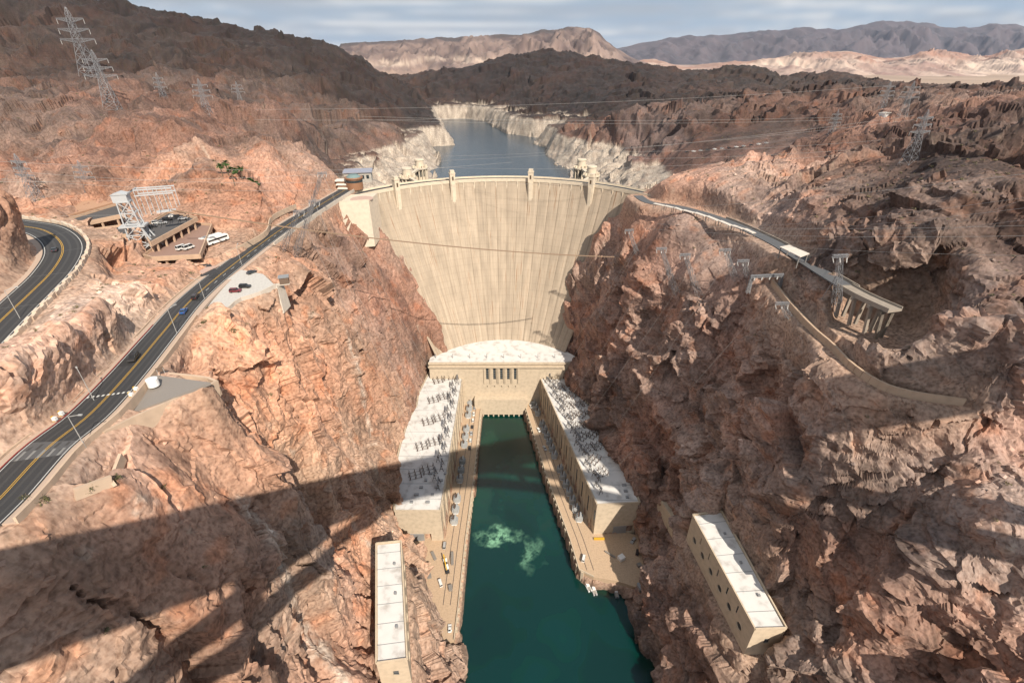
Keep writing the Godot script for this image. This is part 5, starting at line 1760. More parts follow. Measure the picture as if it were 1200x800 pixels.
# ------------------------------------------------------------------ the road bridge on which the photographer stands
const BRIDGE_MID := 58.0
func build_bridge() -> void:
	var along := Vector3(0.958, 0, -0.286)
	var back := Vector3(0.286, 0, 0.958)
	var m := concrete("bridge_concrete", Color(0.42, 0.40, 0.37))
	var o := thing("road_bridge", Vector3.ZERO, 0, "high concrete arch road bridge across the gorge carrying the viewpoint", "bridge")
	var turn := Basis(along, Vector3.UP, back)
	var s := Shape.new()
	s.box(along * -47.0 + back * 15.2 + Vector3(0, 268.6, 0), Vector3(526, 3.4, 26.4), turn)
	put(s.mesh(), "deck", m, o)
	for e in [2.15, 28.2]:
		s = Shape.new()
		s.box(along * -47.0 + back * e + Vector3(0, 270.9, 0), Vector3(526, 1.2, 0.3), turn)
		put(s.mesh(), "parapet", m, o)
	for e in [7.0, 23.4]:
		s = Shape.new()
		for k in 32:
			var s0 := -162.0 + k * 324.0 / 32.0
			var s1 := s0 + 324.0 / 32.0
			var mid := along * BRIDGE_MID
			s.bar(mid + along * s0 + back * e + Vector3(0, 263.0 - 84.0 * pow(s0 / 162.0, 2.0), 0), mid + along * s1 + back * e + Vector3(0, 263.0 - 84.0 * pow(s1 / 162.0, 2.0), 0), 6.0, 4.3)
		put(s.mesh(), "arch_rib", m, o)
		for k in 13:
			var at := -240.0 + 40.0 * k
			var low := 263.0 - 84.0 * pow(at / 162.0, 2.0)
			if absf(at) > 162.0:
				low = 150.0
			if at + BRIDGE_MID > 214.0:
				continue
			if low > 262.0:
				continue
			s = Shape.new()
			s.box(along * (at + BRIDGE_MID) + back * e + Vector3(0, (low + 267.0) * 0.5, 0), Vector3(3.0, 267.0 - low, 4.6), turn)
			put(s.mesh(), "column", m, o)
	for k in 13:
		s = Shape.new()
		s.box(along * (BRIDGE_MID - 240.0 + 40.0 * k) + back * 15.2 + Vector3(0, 265.6, 0), Vector3(3.2, 2.6, 21.0), turn)
		put(s.mesh(), "cap_beam", m, o)
# ------------------------------------------------------------------ roads
# a strip that follows a line, its edges «from» and «to» metres to the right of it
func strip(s: Shape, line: Array, from: float, to: float, lift: float, thick := 0.0, first := 0, last := -1) -> void:
	var l := line.size() if last < 0 else mini(last, line.size())
	for i in range(first, l - 1):
		var q := []
		for k in [i, i + 1]:
			var t: Vector3 = (line[mini(k + 1, line.size() - 1)] - line[maxi(k - 1, 0)])
			t.y = 0
			var r := t.normalized().cross(Vector3.UP)
			q.append(line[k] + r * from + Vector3(0, lift, 0))
			q.append(line[k] + r * to + Vector3(0, lift, 0))
		s.quad(q[0], q[2], q[3], q[1])
		if thick > 0.0:
			var d := Vector3(0, -thick, 0)
			s.quad(q[2], q[0], q[0] + d, q[2] + d)
			s.quad(q[1], q[3], q[3] + d, q[1] + d)
			if i == first:
				s.quad(q[0], q[1], q[1] + d, q[0] + d)
			if i == l - 2:
				s.quad(q[3], q[2], q[2] + d, q[3] + d)

func beside(line: Array, off: float, i: int) -> Vector3:
	var t: Vector3 = line[mini(i + 1, line.size() - 1)] - line[maxi(i - 1, 0)]
	t.y = 0
	return line[i] + t.normalized().cross(Vector3.UP) * off

func build_roads() -> void:
	var asphalt := mat("road_asphalt", Color(0.040, 0.040, 0.043), 0.88, "speckle", 5.0, 0.0, 0.1)
	var worn := mat("worn_asphalt", Color(0.10, 0.10, 0.105), 0.9, "speckle", 7.0)
	var yellow := mat("yellow_line", Color(0.62, 0.36, 0.05), 0.8, "speckle", 2.0)
	var white := mat("white_line", Color(0.62, 0.62, 0.60), 0.8, "speckle", 2.0)
	var verge := mat("verge_gravel", Color(0.50, 0.38, 0.30), 0.95, "speckle", 3.0, 0.0, 0.3)
	var kerb := concrete("kerb_concrete", Color(0.52, 0.43, 0.35))
	var s := Shape.new()
	var low := smooth_line(ROADS["lower"], 3.0)
	strip(s, low, -5.6, 5.4, 0.0, 0.5)
	var road := setting(s.mesh(), "road", asphalt)
	road.set_meta("label", "straight dark asphalt road running down to the dam crest")
	for e in [[-0.30, -0.14], [0.14, 0.30]]:
		s = Shape.new()
		strip(s, low, e[0], e[1], 0.02)
		put(s.mesh(), "centre_line", yellow, road)
	for e in [[-5.3, -5.12], [4.9, 5.08]]:
		s = Shape.new()
		strip(s, low, e[0], e[1], 0.02)
		put(s.mesh(), "edge_line", white, road)
	for e in [-4.3, -2.5, 1.2, 3.2]:
		s = Shape.new()
		strip(s, low, e, e + 0.65, 0.008)
		put(s.mesh(), "wheel_track", mat("polished_asphalt", Color(0.056, 0.055, 0.056), 0.8, "speckle", 9.0), road)
	for k in 7:
		s = Shape.new()
		strip(s, low, [-4.9, 0.5, 2.4, -3.0, 0.8, -5.0, 1.0][k], [-1.0, 2.2, 4.6, -0.6, 4.4, -2.4, 4.2][k], 0.011, 0.0, 22 + k * 9, 25 + k * 9)
		put(s.mesh(), "repair_patch", mat("patched_asphalt", Color(0.03, 0.03, 0.032), 0.9, "speckle", 4.0), road)
	# turning lane lines near the junction
	s = Shape.new()
	for i in range(44, 76, 3):
		strip(s, low, 1.9, 2.1, 0.025, 0.0, i, i + 2)
	put(s.mesh(), "lane_line", white, road)
	# a strip of worn paving and white bars before the checkpoint
	s = Shape.new()
	strip(s, low, -5.5, 5.3, 0.012, 0.0, 7, 10)
	put(s.mesh(), "worn_patch", worn, road)
	for k in 5:
		s = Shape.new()
		strip(s, low, -4.4 + k * 2.0, -3.8 + k * 2.0, 0.028, 0.0, 7, 9)
		put(s.mesh(), "white_bar", mat("worn_white_line", Color(0.24, 0.24, 0.235), 0.85, "speckle", 1.5), road)
	s = Shape.new()
	for k in 9:
		var p := beside(low, -5.0 + k * 1.2, 16) + Vector3(0, 0.03, 0)
		s.box(p, Vector3(0.55, 0.02, 0.8))
	put(s.mesh(), "dotted_line", white, road)
	for e in [[-7.8, -5.6, -0.1], [5.4, 7.6, -0.1]]:
		s = Shape.new()
		strip(s, low, e[0], e[1], e[2], 0.8)
		setting(s.mesh(), "verge", verge)
	# red stripe of kerb on the uphill side
	s = Shape.new()
	strip(s, low, -5.85, -5.6, 0.12, 0.4, 0, 34)
	put(s.mesh(), "red_kerb", mat("red_kerb_paint", Color(0.28, 0.03, 0.03), 0.8, "speckle", 2.0), road)
	# upper hairpin
	s = Shape.new()
	var up := smooth_line(ROADS["upper"], 3.0)
	strip(s, up, -7.0, 7.2, 0.0, 0.5)
	var hair := setting(s.mesh(), "road", asphalt)
	hair.set_meta("label", "dark asphalt hairpin road behind the stone parapet")
	for e in [[-0.32, -0.14], [0.14, 0.32]]:
		s = Shape.new()
		strip(s, up, e[0] - 0.6, e[1] - 0.6, 0.02)
		put(s.mesh(), "centre_line", yellow, hair)
	for e in [[-6.4, -6.2], [5.6, 5.8]]:
		s = Shape.new()
		strip(s, up, e[0], e[1], 0.02)
		put(s.mesh(), "edge_line", white, hair)
	for e in [-5.6, -3.2, 1.4, 4.0]:
		s = Shape.new()
		strip(s, up, e, e + 0.8, 0.008)
		put(s.mesh(), "wheel_track", mat("polished_asphalt", Color(0.056, 0.055, 0.056), 0.8, "speckle", 9.0), hair)
	s = Shape.new()
	for k in 6:
		var j := mini(4 + k * 9, up.size() - 2)
		s.bar(beside(up, -6.6, j) + Vector3(0, 0.01, 0), beside(up, 5.6, j) + Vector3(0, 0.01, 0), 0.3, 0.03)
	put(s.mesh(), "seal_joint", worn, hair)
	s = Shape.new()
	strip(s, up, -9.2, -7.0, -0.08, 0.8)
	setting(s.mesh(), "verge", verge)
	# stone parapet along the outer side of the hairpin: single stones
	var wall := thing("stone_parapet", Vector3.ZERO, 0, "low wall of pale rough stones along the outer curve of the hairpin road", "wall")
	var stone := mat("parapet_stone", Color(0.60, 0.50, 0.40), 0.95, "concrete", 5.0, 0.0, 0.3)
	var stone2 := mat("parapet_stone_dark", Color(0.50, 0.39, 0.30), 0.95, "concrete", 5.0, 0.0, 0.3)
	var fine := smooth_line(ROADS["upper"], 1.5)
	for i in fine.size() - 1:
		var a := beside(fine, 8.0, i)
		var b := beside(fine, 8.0, i + 1)
		var high := 1.35 if i % 4 < 2 else 0.95
		s = Shape.new()
		var wobble := Vector3(rng.randf_range(-0.12, 0.12), 0, rng.randf_range(-0.12, 0.12))
		s.bar(a + wobble + Vector3(0, high * 0.5 - 0.5, 0), b + wobble + Vector3(0, high * 0.5 - 0.5, 0), 0.9 + rng.randf() * 0.35, high + 1.0)
		put(s.mesh(), "stone", stone if rng.randf() < 0.7 else stone2, wall)
	# side street and pink traffic island at the junction
	s = Shape.new()
	var street := [Vector3(-152, 187.4, -222), Vector3(-146, 187.2, -215), Vector3(-139, 187.0, -208)]
	strip(s, smooth_line(street, 2.0), -4.5, 4.5, -0.02, 0.4)
	setting(s.mesh(), "side_street", asphalt)
	s = Shape.new()
	s.prism(PackedVector2Array([Vector2(-149, -214.5), Vector2(-139.5, -218.5), Vector2(-142, -208)]), 186.9, 187.35)
	setting(s.mesh(), "traffic_island", mat("pink_paving", Color(0.5, 0.35, 0.29), 0.9, "speckle", 3.0))
	s = Shape.new()
	s.prism(flat(PARK_LOT), 186.3, 187.0)
	setting(s.mesh(), "viewpoint_pavement", mat("bright_concrete", Color(0.50, 0.48, 0.45), 0.9, "concrete", 8.0))
	s = Shape.new()
	s.prism(flat(GRAVEL_LOT), 190.6, 191.5)
	setting(s.mesh(), "gravel_yard", mat("grey_gravel", Color(0.25, 0.225, 0.205), 0.95, "speckle", 2.5, 0.0, 0.3))

# a wall of panels along points
func panel_wall(called: String, label: String, points: Array, wide: float, high: float, m: Material, down := 2.0, step := 4.0, part := "wall_panel") -> Node3D:
	var o := thing(called, Vector3.ZERO, 0, label, "wall")
	var line := smooth_line(points, step)
	for i in line.size() - 1:
		var s := Shape.new()
		var mid := Vector3(0, (high - down) * 0.5, 0)
		s.bar(line[i] + mid, line[i + 1] + mid, wide, high + down)
		put(s.mesh(), part, m, o)
	return o

func offset_line(line: Array, off: float, first: int, last: int) -> Array:
	var out := []
	for i in range(first, mini(last, line.size())):
		out.append(beside(line, off, i))
	return out

func build_walls() -> void:
	var tan_wall := concrete("tan_wall", Color(0.53, 0.40, 0.295))
	var low := smooth_line(ROADS["lower"], 6.0)
	panel_wall("road_parapet", "low tan parapet on the gorge side of the straight road", offset_line(low, 7.7, 0, 18), 0.5, 0.9, tan_wall, 2.0, 5.0)
	panel_wall("road_parapet", "long pale parapet beside the road from the viewpoint pavement to the dam", offset_line(low, 7.7, 33, 58), 0.6, 1.1, concrete("pale_wall", Color(0.55, 0.49, 0.42)), 6.0, 6.0)
	panel_wall("kerb_wall", "thin kerb wall below the rock mound on the uphill side of the straight road", offset_line(low, -7.9, 0, 26), 0.35, 0.5, tan_wall, 1.5, 6.0)
	panel_wall("yard_wall", "tan retaining wall round the grey gravel yard", LOT_WALL, 0.8, 1.3, tan_wall, 4.0, 4.0)
	var pk := PARK_LOT.duplicate()
	panel_wall("viewpoint_wall", "pale concrete wall on the gorge edge of the viewpoint pavement", [pk[4], pk[5], pk[6], pk[7], pk[0]], 0.5, 1.0, concrete("pale_wall", Color(0.55, 0.49, 0.42)), 3.0, 4.0)
	# tapering retaining buttress under the viewpoint
	var b := thing("retaining_buttress", Vector3.ZERO, 0, "tall pale concrete buttress in the cliff under the viewpoint kiosk", "wall")
	var s := Shape.new()
	var p: Vector3 = pk[4]
	s.quad(p + Vector3(-7, 0, 2), p + Vector3(0.5, 0, 0), p + Vector3(1.8, -12, 2.4), p + Vector3(-2.5, -12, 4))
	s.quad(p + Vector3(0.5, 0, 0), p + Vector3(0.5, 0, -6), p + Vector3(1.8, -12, -5), p + Vector3(1.8, -12, 2.4))
	put(s.mesh(), "wall_face", concrete("pale_wall", Color(0.55, 0.49, 0.42)), b)
	var k := thing("kiosk", p + Vector3(2.5, 0, -3.5), 0.35, "small dark flat roofed kiosk on a jetty over the cliff edge", "kiosk")
	s = Shape.new()
	s.box(Vector3(0, 1.4, 0), Vector3(3.8, 2.8, 3.0))
	put(s.mesh(), "cabin", mat("brown_cabin", Color(0.16, 0.11, 0.08), 0.8, "speckle", 2.0), k)
	s = Shape.new()
	s.box(Vector3(0, 3.0, 0), Vector3(4.4, 0.35, 3.6))
	put(s.mesh(), "roof", mat("grey_door", Color(0.34, 0.35, 0.36)), k)
	s = Shape.new()
	s.box(Vector3(-4.5, -0.3, 0.5), Vector3(13, 0.4, 2.2))
	put(s.mesh(), "jetty", concrete("pale_wall", Color(0.55, 0.49, 0.42)), k)
	# roofless stone hut near the checkpoint
	var r := thing("stone_ruin", Vector3.ZERO, 0, "angular roofless stone wall on the slope below the checkpoint", "ruin")
	for i in RUIN.size() - 1:
		s = Shape.new()
		var p0 := Vector3(RUIN[i].x, surface(RUIN[i].x, RUIN[i].z), RUIN[i].z)
		var p1 := Vector3(RUIN[i + 1].x, surface(RUIN[i + 1].x, RUIN[i + 1].z), RUIN[i + 1].z)
		s.bar(p0 + Vector3(0, 0.2, 0), p1 + Vector3(0, 0.2, 0), 0.7, 2.8)
		put(s.mesh(), "wall_panel", tan_wall, r)
	# slope of laid gravel between the two roads
	panel_wall("terrace_wall", "tan wall beside the bus bay below the parking garage", [Vector3(-146, 187.6, -226), Vector3(-141, 187.6, -246), Vector3(-139.5, 187.6, -270), Vector3(-147, 188.6, -296), Vector3(-146, 187, -330)], 0.5, 1.0, tan_wall, 2.0, 5.0)

# ------------------------------------------------------------------ parking garage
func build_garage() -> void:
	var g := thing("parking_garage", Vector3.ZERO, 0, "tiered tan concrete parking garage set into the hillside behind the white steel tower", "garage")
	var tan_wall := concrete("garage_concrete", Color(0.50, 0.35, 0.245))
	var deckm := mat("garage_asphalt", Color(0.085, 0.08, 0.08), 0.9, "speckle", 4.0)
	var redm := mat("garage_paving", Color(0.30, 0.19, 0.15), 0.9, "speckle", 4.0)
	var plans := [[GARAGE_A, 199.0, deckm, 6.0], [GARAGE_B, 195.5, deckm, 4.0], [GARAGE_C, 197.0, deckm, 9.0], [GARAGE_D, 192.0, redm, 5.0]]
	for q in plans:
		var plan := flat(q[0])
		var d := Node3D.new()
		d.name = "level"
		g.add_child(d, true)
		var s := Shape.new()
		s.prism(plan, q[1] - 1.0, q[1] - 0.1)
		put(s.mesh(), "slab", tan_wall, d)
		s = Shape.new()
		var inn := Geometry2D.offset_polygon(plan, -0.6)
		s.prism(inn[0], q[1] - 0.1, q[1], false)
		put(s.mesh(), "driving_surface", q[2], d)
		for i in plan.size():
			var a := plan[i]
			var b := plan[(i + 1) % plan.size()]
			s = Shape.new()
			s.bar(Vector3(a.x, q[1] - 0.1, a.y), Vector3(b.x, q[1] - 0.1, b.y), 0.55, 2.2)
			put(s.mesh(), "fascia", tan_wall, d)
			var n := maxi(int(a.distance_to(b) / 7.0), 1)
			for k in n:
				var p := a.lerp(b, (k + 0.5) / n).lerp(plan[0].lerp(plan[2], 0.5), 0.04)
				s = Shape.new()
				s.box(Vector3(p.x, q[1] - 0.9 - q[3] * 0.5, p.y), Vector3(0.8, q[3], 0.8))
				put(s.mesh(), "column", tan_wall, d)
	# ramp wall on the far left
	var s := Shape.new()
	s.prism(PackedVector2Array([Vector2(-300, -262), Vector2(-236, -258), Vector2(-231, -286), Vector2(-296, -300)]), 190.0, 200.5)
	put(s.mesh(), "forecourt", mat("orange_paving", Color(0.46, 0.27, 0.17), 0.9, "speckle", 5.0), g)
	# white steel head tower of the cableway
	var w := mat("white_steel", Color(0.48, 0.50, 0.52), 0.55, "speckle", 3.0)
	var t := thing("cableway_tower", Vector3(-181, 189, -229), 0.30, "tall white steel cableway tower with cantilevered trolley house in front of the garage", "tower")
	var hi := 26.0
	t.scale = Vector3(0.82, 1.0, 0.82)
	for sx in [-1, 1]:
		for sz in [-1, 1]:
			s = Shape.new()
			s.bar(Vector3(sx * 5.6 + 1.0, -3, sz * 3.2), Vector3(sx * 3.0, hi, sz * 2.8), 0.6)
			put(s.mesh(), "leg", w, t)
	s = Shape.new()
	s.bar(Vector3(12.5, -3, 5.2), Vector3(3.2, hi * 0.62, 2.8), 0.7)
	s.bar(Vector3(12.5, -3, -5.2), Vector3(3.2, hi * 0.62, -2.8), 0.7)
	put(s.mesh(), "raking_strut", w, t)
	s = Shape.new()
	for k in 5:
		var y0 := hi * k / 5.0
		var y1 := hi * (k + 1) / 5.0
		var w0 := lerpf(5.6, 3.0, k / 5.0)
		var w1 := lerpf(5.6, 3.0, (k + 1) / 5.0)
		for sz in [-3.1, 3.1]:
			s.bar(Vector3(-w0 + 0.8, y0, sz), Vector3(w1, y1, sz), 0.34)
			s.bar(Vector3(w0 + 0.8, y0, sz), Vector3(-w1, y1, sz), 0.34)
			s.bar(Vector3(-w1, y1, sz), Vector3(w1, y1, sz), 0.42)
		for sx in [-1, 1]:
			s.bar(Vector3(sx * w0, y0, -3.1), Vector3(sx * w1, y1, 3.1), 0.3)
			s.bar(Vector3(sx * w1, y1, -3.1), Vector3(sx * w1, y1, 3.1), 0.42)
	put(s.mesh(), "bracing", w, t)
	s = Shape.new()
	s.box(Vector3(0, hi * 0.56, 0), Vector3(13.0, 0.7, 8.0))
	put(s.mesh(), "lower_platform", w, t)
	s = Shape.new()
	s.box(Vector3(-0.8, hi + 1.6, 0), Vector3(7.4, 3.4, 6.0))
	put(s.mesh(), "machine_house", w, t)
	s = Shape.new()
	s.extrude(PackedVector2Array([Vector2(-5.0, hi + 3.3), Vector2(3.4, hi + 3.3), Vector2(-0.8, hi + 4.4)]), -3.3, 3.3)
	put(s.mesh(), "house_roof", w, t)
	s = Shape.new()
	for z in [-3.0, 3.0]:
		s.bar(Vector3(3.5, hi + 3.6, z - 9.0), Vector3(22.0, hi + 3.0, z - 14.0), 0.5)
		s.bar(Vector3(3.5, hi + 1.0, z - 9.0), Vector3(22.0, hi + 0.6, z - 14.0), 0.5)
		s.bar(Vector3(3.5, hi + 3.6, z), Vector3(3.5, hi + 3.6, z - 10.0), 0.6)
		for k in 5:
			var x := 4.0 + k * 4.4
			s.bar(Vector3(x, hi + 3.4, z - 9.0 - k * 1.25), Vector3(x, hi - 9.0 + k * 0.6, z - 9.0 - k * 1.25), 0.3)
	put(s.mesh(), "runway_frame", w, t)
	s = Shape.new()
	s.box(Vector3(15.0, hi - 8.0, -12.0), Vector3(10.0, 0.6, 3.4), Basis(Vector3.UP, 0.28))
	put(s.mesh(), "runway_platform", w, t)

# ------------------------------------------------------------------ road on the Arizona side
func build_arizona_road() -> void:
	var line := smooth_line(ROADS["arizona"], 2.5)
	var s := Shape.new()
	var cut := line.size() - 11
	strip(s, line, -3.5, 3.5, 0.0, 0.5, 0, cut + 1)
	var road := setting(s.mesh(), "road", mat("old_asphalt", Color(0.105, 0.11, 0.12), 0.9, "speckle", 5.0, 0.0, 0.1))
	road.set_meta("label", "grey old road with shade canopies along the right rim")
	var wall := concrete("viaduct_concrete", Color(0.31, 0.265, 0.22))
	panel_wall("rim_wall", "thin concrete edge wall along the old road on the right rim", offset_line(line, -4.6, int(cut * 0.45), cut + 2), 0.5, 0.8, wall, 7.0, 4.0)
	# the unfinished viaduct at its end
	var v := thing("viaduct_stub", Vector3.ZERO, 0, "concrete viaduct stub on leaning piers ending in mid air on the right rim", "viaduct")
	s = Shape.new()
	strip(s, line, -3.3, 3.3, 0.05, 1.0, cut, line.size())
	put(s.mesh(), "deck", wall, v)
	for e in [-3.3, 2.95]:
		s = Shape.new()
		strip(s, line, e, e + 0.35, 0.9, 0.9, cut, line.size())
		put(s.mesh(), "parapet", wall, v)
	for k in 5:
		var i := mini(cut + 1 + k * 3, line.size() - 2)
		for e in [-2.7, 2.5]:
			var p := beside(line, e, i)
			s = Shape.new()
			s.bar(p + Vector3(0, -1.0, 0), p + Vector3(-1.2 if e < 0 else 1.0, -13.0, 0.9), 1.1)
			put(s.mesh(), "pier", wall, v)
		s = Shape.new()
		s.bar(beside(line, -3.9, i) + Vector3(0, -1.5, 0), beside(line, 3.9, i) + Vector3(0, -1.5, 0), 1.2, 1.2)
		put(s.mesh(), "pier_cap", wall, v)
	# stone-faced path wall lower down
	panel_wall("path_wall", "curving tan masonry wall of the abandoned path below the viaduct stub", PATH_WALL, 0.9, 1.4, concrete("path_wall", Color(0.46, 0.335, 0.24)), 7.5, 3.0)
	s = Shape.new()
	var path := smooth_line(PATH_WALL, 3.0)
	strip(s, path, -4.2, -0.3, -0.9, 0.5)
	setting(s.mesh(), "path", mat("path_dirt", Color(0.30, 0.22, 0.17), 0.95, "speckle", 3.0))
	# shade canopies over the footway
	var white := mat("canopy_fabric", Color(0.66, 0.60, 0.53), 0.8, "speckle", 3.0)
	var post := mat("canopy_post", Color(0.25, 0.24, 0.23), 0.6, "", 1.0, 0.4)
	for i in CANOPIES.size() - 1:
		var a: Vector3 = CANOPIES[i]
		var b: Vector3 = CANOPIES[i + 1]
		var d := b - a
		var c := thing("shade_canopy", (a + b) * 0.5, atan2(d.x, d.z), "white flat shade canopy in the row over the road behind the dam's right end", "canopy", "shade canopies in a row")
		s = Shape.new()
		s.box(Vector3(0, 0, 0), Vector3(2.6, 0.35, d.length() * 0.88))
		put(s.mesh(), "roof", white, c)
		for z in [-0.38, 0.38]:
			for x in [-1.0, 1.0]:
				s = Shape.new()
				s.box(Vector3(x, -1.6, z * d.length()), Vector3(0.25, 3.0, 0.25))
				put(s.mesh(), "post", post, c)
	var o := thing("large_canopy", Vector3.ZERO, 0, "large white two-panel canopy roof at the end of the canopy row", "canopy")
	var q := BIG_CANOPY
	for h in 2:
		var f := 0.0 if h == 0 else 0.52
		var e := 0.48 if h == 0 else 1.0
		var p0: Vector3 = q[0].lerp(q[3], 0.0)
		s = Shape.new()
		s.prism(flat([q[0].lerp(q[3], f), q[1].lerp(q[2], f), q[1].lerp(q[2], e), q[0].lerp(q[3], e)]), 193.7, 194.1)
		put(s.mesh(), "roof_panel", white, o)
	for p in q:
		s = Shape.new()
		s.box(Vector3(lerpf(p.x, q[0].lerp(q[2], 0.5).x, 0.1), 191.0, lerpf(p.z, q[0].lerp(q[2], 0.5).z, 0.1)), Vector3(0.4, 5.6, 0.4))
		put(s.mesh(), "post", post, o)
# ------------------------------------------------------------------ steel lattice
# a square truss from a to b, tapering from wide0 to wide1
func truss(s: Shape, a: Vector3, b: Vector3, wide0: float, wide1: float, panels: int, rod: float) -> void:
	var f := (b - a).normalized()
	var up := Vector3.UP if absf(f.y) < 0.9 else Vector3.BACK
	var r := up.cross(f).normalized()
	var u := f.cross(r)
	var last := []
	for k in panels + 1:
		var t := float(k) / panels
		var w := lerpf(wide0, wide1, t) * 0.5
		var c := a.lerp(b, t)
		var now := [c + r * w + u * w, c - r * w + u * w, c - r * w - u * w, c + r * w - u * w]
		if k > 0:
			for i in 4:
				s.bar(last[i], now[i], rod)
				s.bar(last[i], now[(i + 1) % 4], rod * 0.7)
				s.bar(last[(i + 1) % 4], now[i], rod * 0.7)
				s.bar(now[i], now[(i + 1) % 4], rod * 0.7)
		last = now

func build_pylons() -> void:
	var steel := mat("galvanised_steel", Color(0.24, 0.245, 0.26), 0.6, "", 1.0, 0.2)
	var white := mat("insulator_grey", Color(0.40, 0.40, 0.39), 0.4)
	var labels := [
		"tallest grey lattice pylon rising against the dark mountain face", "grey lattice pylon on the brown ridge below the tallest pylon", "slim lattice pylon on the ridge right beside the two big ones",
		"wide lattice pylon standing amid pale scree on the left hills", "small lattice pylon in the gully farthest toward the lake on the left hills", "faint lattice pylon behind the hairpin road's rock outcrop", "faint lattice pylon at the hillside behind the garage forecourt",
		"big lattice pylon on the dark knoll above the right rim", "lattice pylon on the skyline beside the small white shed", "lattice pylon next to the dirt yard on the right skyline", "faint lattice pylon over the pale slope on the right upland"]
	for i in PYLONS.size():
		var p: Vector3 = PYLONS[i][0]
		var h: float = PYLONS[i][1]
		p.y = minf(p.y, surface(p.x, p.z))
		var t := thing("lattice_pylon", p, 0.3 * sin(i * 2.1), labels[i], "pylon", "lattice pylons on the hills")
		var rod := clampf(h * 0.0055, 0.13, 0.42)
		var s := Shape.new()
		truss(s, Vector3(0, -4, 0), Vector3(0, h * 0.52, 0), h * 0.26, h * 0.10, 5, rod)
		put(s.mesh(), "lower_body", steel, t)
		s = Shape.new()
		truss(s, Vector3(0, h * 0.52, 0), Vector3(0, h * 0.92, 0), h * 0.10, h * 0.05, 5, rod * 0.8)
		put(s.mesh(), "upper_body", steel, t)
		s = Shape.new()
		truss(s, Vector3(0, h * 0.92, 0), Vector3(0, h, 0), h * 0.05, h * 0.01, 2, rod * 0.7)
		put(s.mesh(), "peak", steel, t)
		for k in 3:
			var y := h * (0.58 + 0.13 * k)
			var w := h * (0.26 - 0.03 * k)
			for e in [-1, 1]:
				s = Shape.new()
				truss(s, Vector3(e * h * 0.03, y, 0), Vector3(e * w, y + h * 0.02, 0), h * 0.05, h * 0.012, 4, rod * 0.6)
				var arm := put(s.mesh(), "cross_arm", steel, t)
				s = Shape.new()
				s.tube(Vector3(e * w, y + h * 0.01, 0), Vector3(e * w, y - h * 0.05, 0), rod * 0.8, rod * 0.8, 6)
				put(s.mesh(), "insulator", white, arm)
	# masts that lean out over the gorge and carry the lines up from the power plant
	var mast_labels := ["leaning lattice mast with white insulator head beside the road near the dam", "leaning lattice mast over the cliff between viewpoint and dam", "short leaning lattice mast behind the viewpoint parking", "long leaning lattice mast on the right rim, second of the pair by the dam", "long leaning lattice mast on the right rim at the bend of the old wall", "leaning lattice mast at the right end of the dam face", "leaning lattice mast below the last small canopies", "short leaning lattice mast at the end of the upper steel gantry", "short leaning lattice mast at the lower steel gantry", "upright lattice portal mast behind the large white canopy"]
	for i in MASTS.size():
		var a: Vector3 = MASTS[i][0]
		var b: Vector3 = MASTS[i][1]
		var t := thing("leaning_mast", a, 0, mast_labels[i], "mast", "leaning line masts on the gorge rims")
		var d := (b - a) * (0.62 if i > 2 and i < 9 else 1.0)
		var s := Shape.new()
		truss(s, Vector3(0, -5, 0), d, 3.0, 1.4, maxi(int(d.length() / 4.2), 4), 0.11)
		put(s.mesh(), "mast", steel, t)
		s = Shape.new()
		truss(s, d + Vector3(-3.0, 0, 0), d + Vector3(3.0, 0.3, 0), 1.0, 1.0, 4, 0.11)
		put(s.mesh(), "cross_arm", steel, t)
		for e in [-2.8, 0.0, 2.8]:
			s = Shape.new()
			s.tube(d + Vector3(e, -0.4, 0), d + Vector3(e * 0.9, -2.2, 1.2), 0.17, 0.15, 6)
			put(s.mesh(), "insulator", white, t)
		s = Shape.new()
		s.bar(Vector3(-2.0, -5, -9), d * 0.7, 0.16)
		s.bar(Vector3(2.0, -5, -9), d * 0.7, 0.16)
		put(s.mesh(), "back_stay", steel, t)
	for i in GANTRIES.size():
		var a: Vector3 = GANTRIES[i][0]
		var b: Vector3 = GANTRIES[i][1]
		var t := thing("steel_gantry", a, 0, ["grey steel gantry beam on the right rim below the large canopy", "pale steel gantry beam just above the abandoned path"][i], "gantry", "steel gantries on the right rim")
		var s := Shape.new()
		truss(s, Vector3.ZERO, b - a, 1.1, 1.1, 10, 0.26)
		put(s.mesh(), "beam", steel, t)
		for e in [0.04, 0.96]:
			s = Shape.new()
			var p: Vector3 = (b - a) * e
			truss(s, p + Vector3(0, -9, 0), p, 1.6, 0.9, 5, 0.2)
			put(s.mesh(), "leg", steel, t)
		for k in 4:
			s = Shape.new()
			var p: Vector3 = (b - a) * (0.15 + 0.23 * k)
			s.tube(p, p + Vector3(-0.8, -1.8, 1.0), 0.3, 0.26, 6)
			put(s.mesh(), "insulator", white, t)

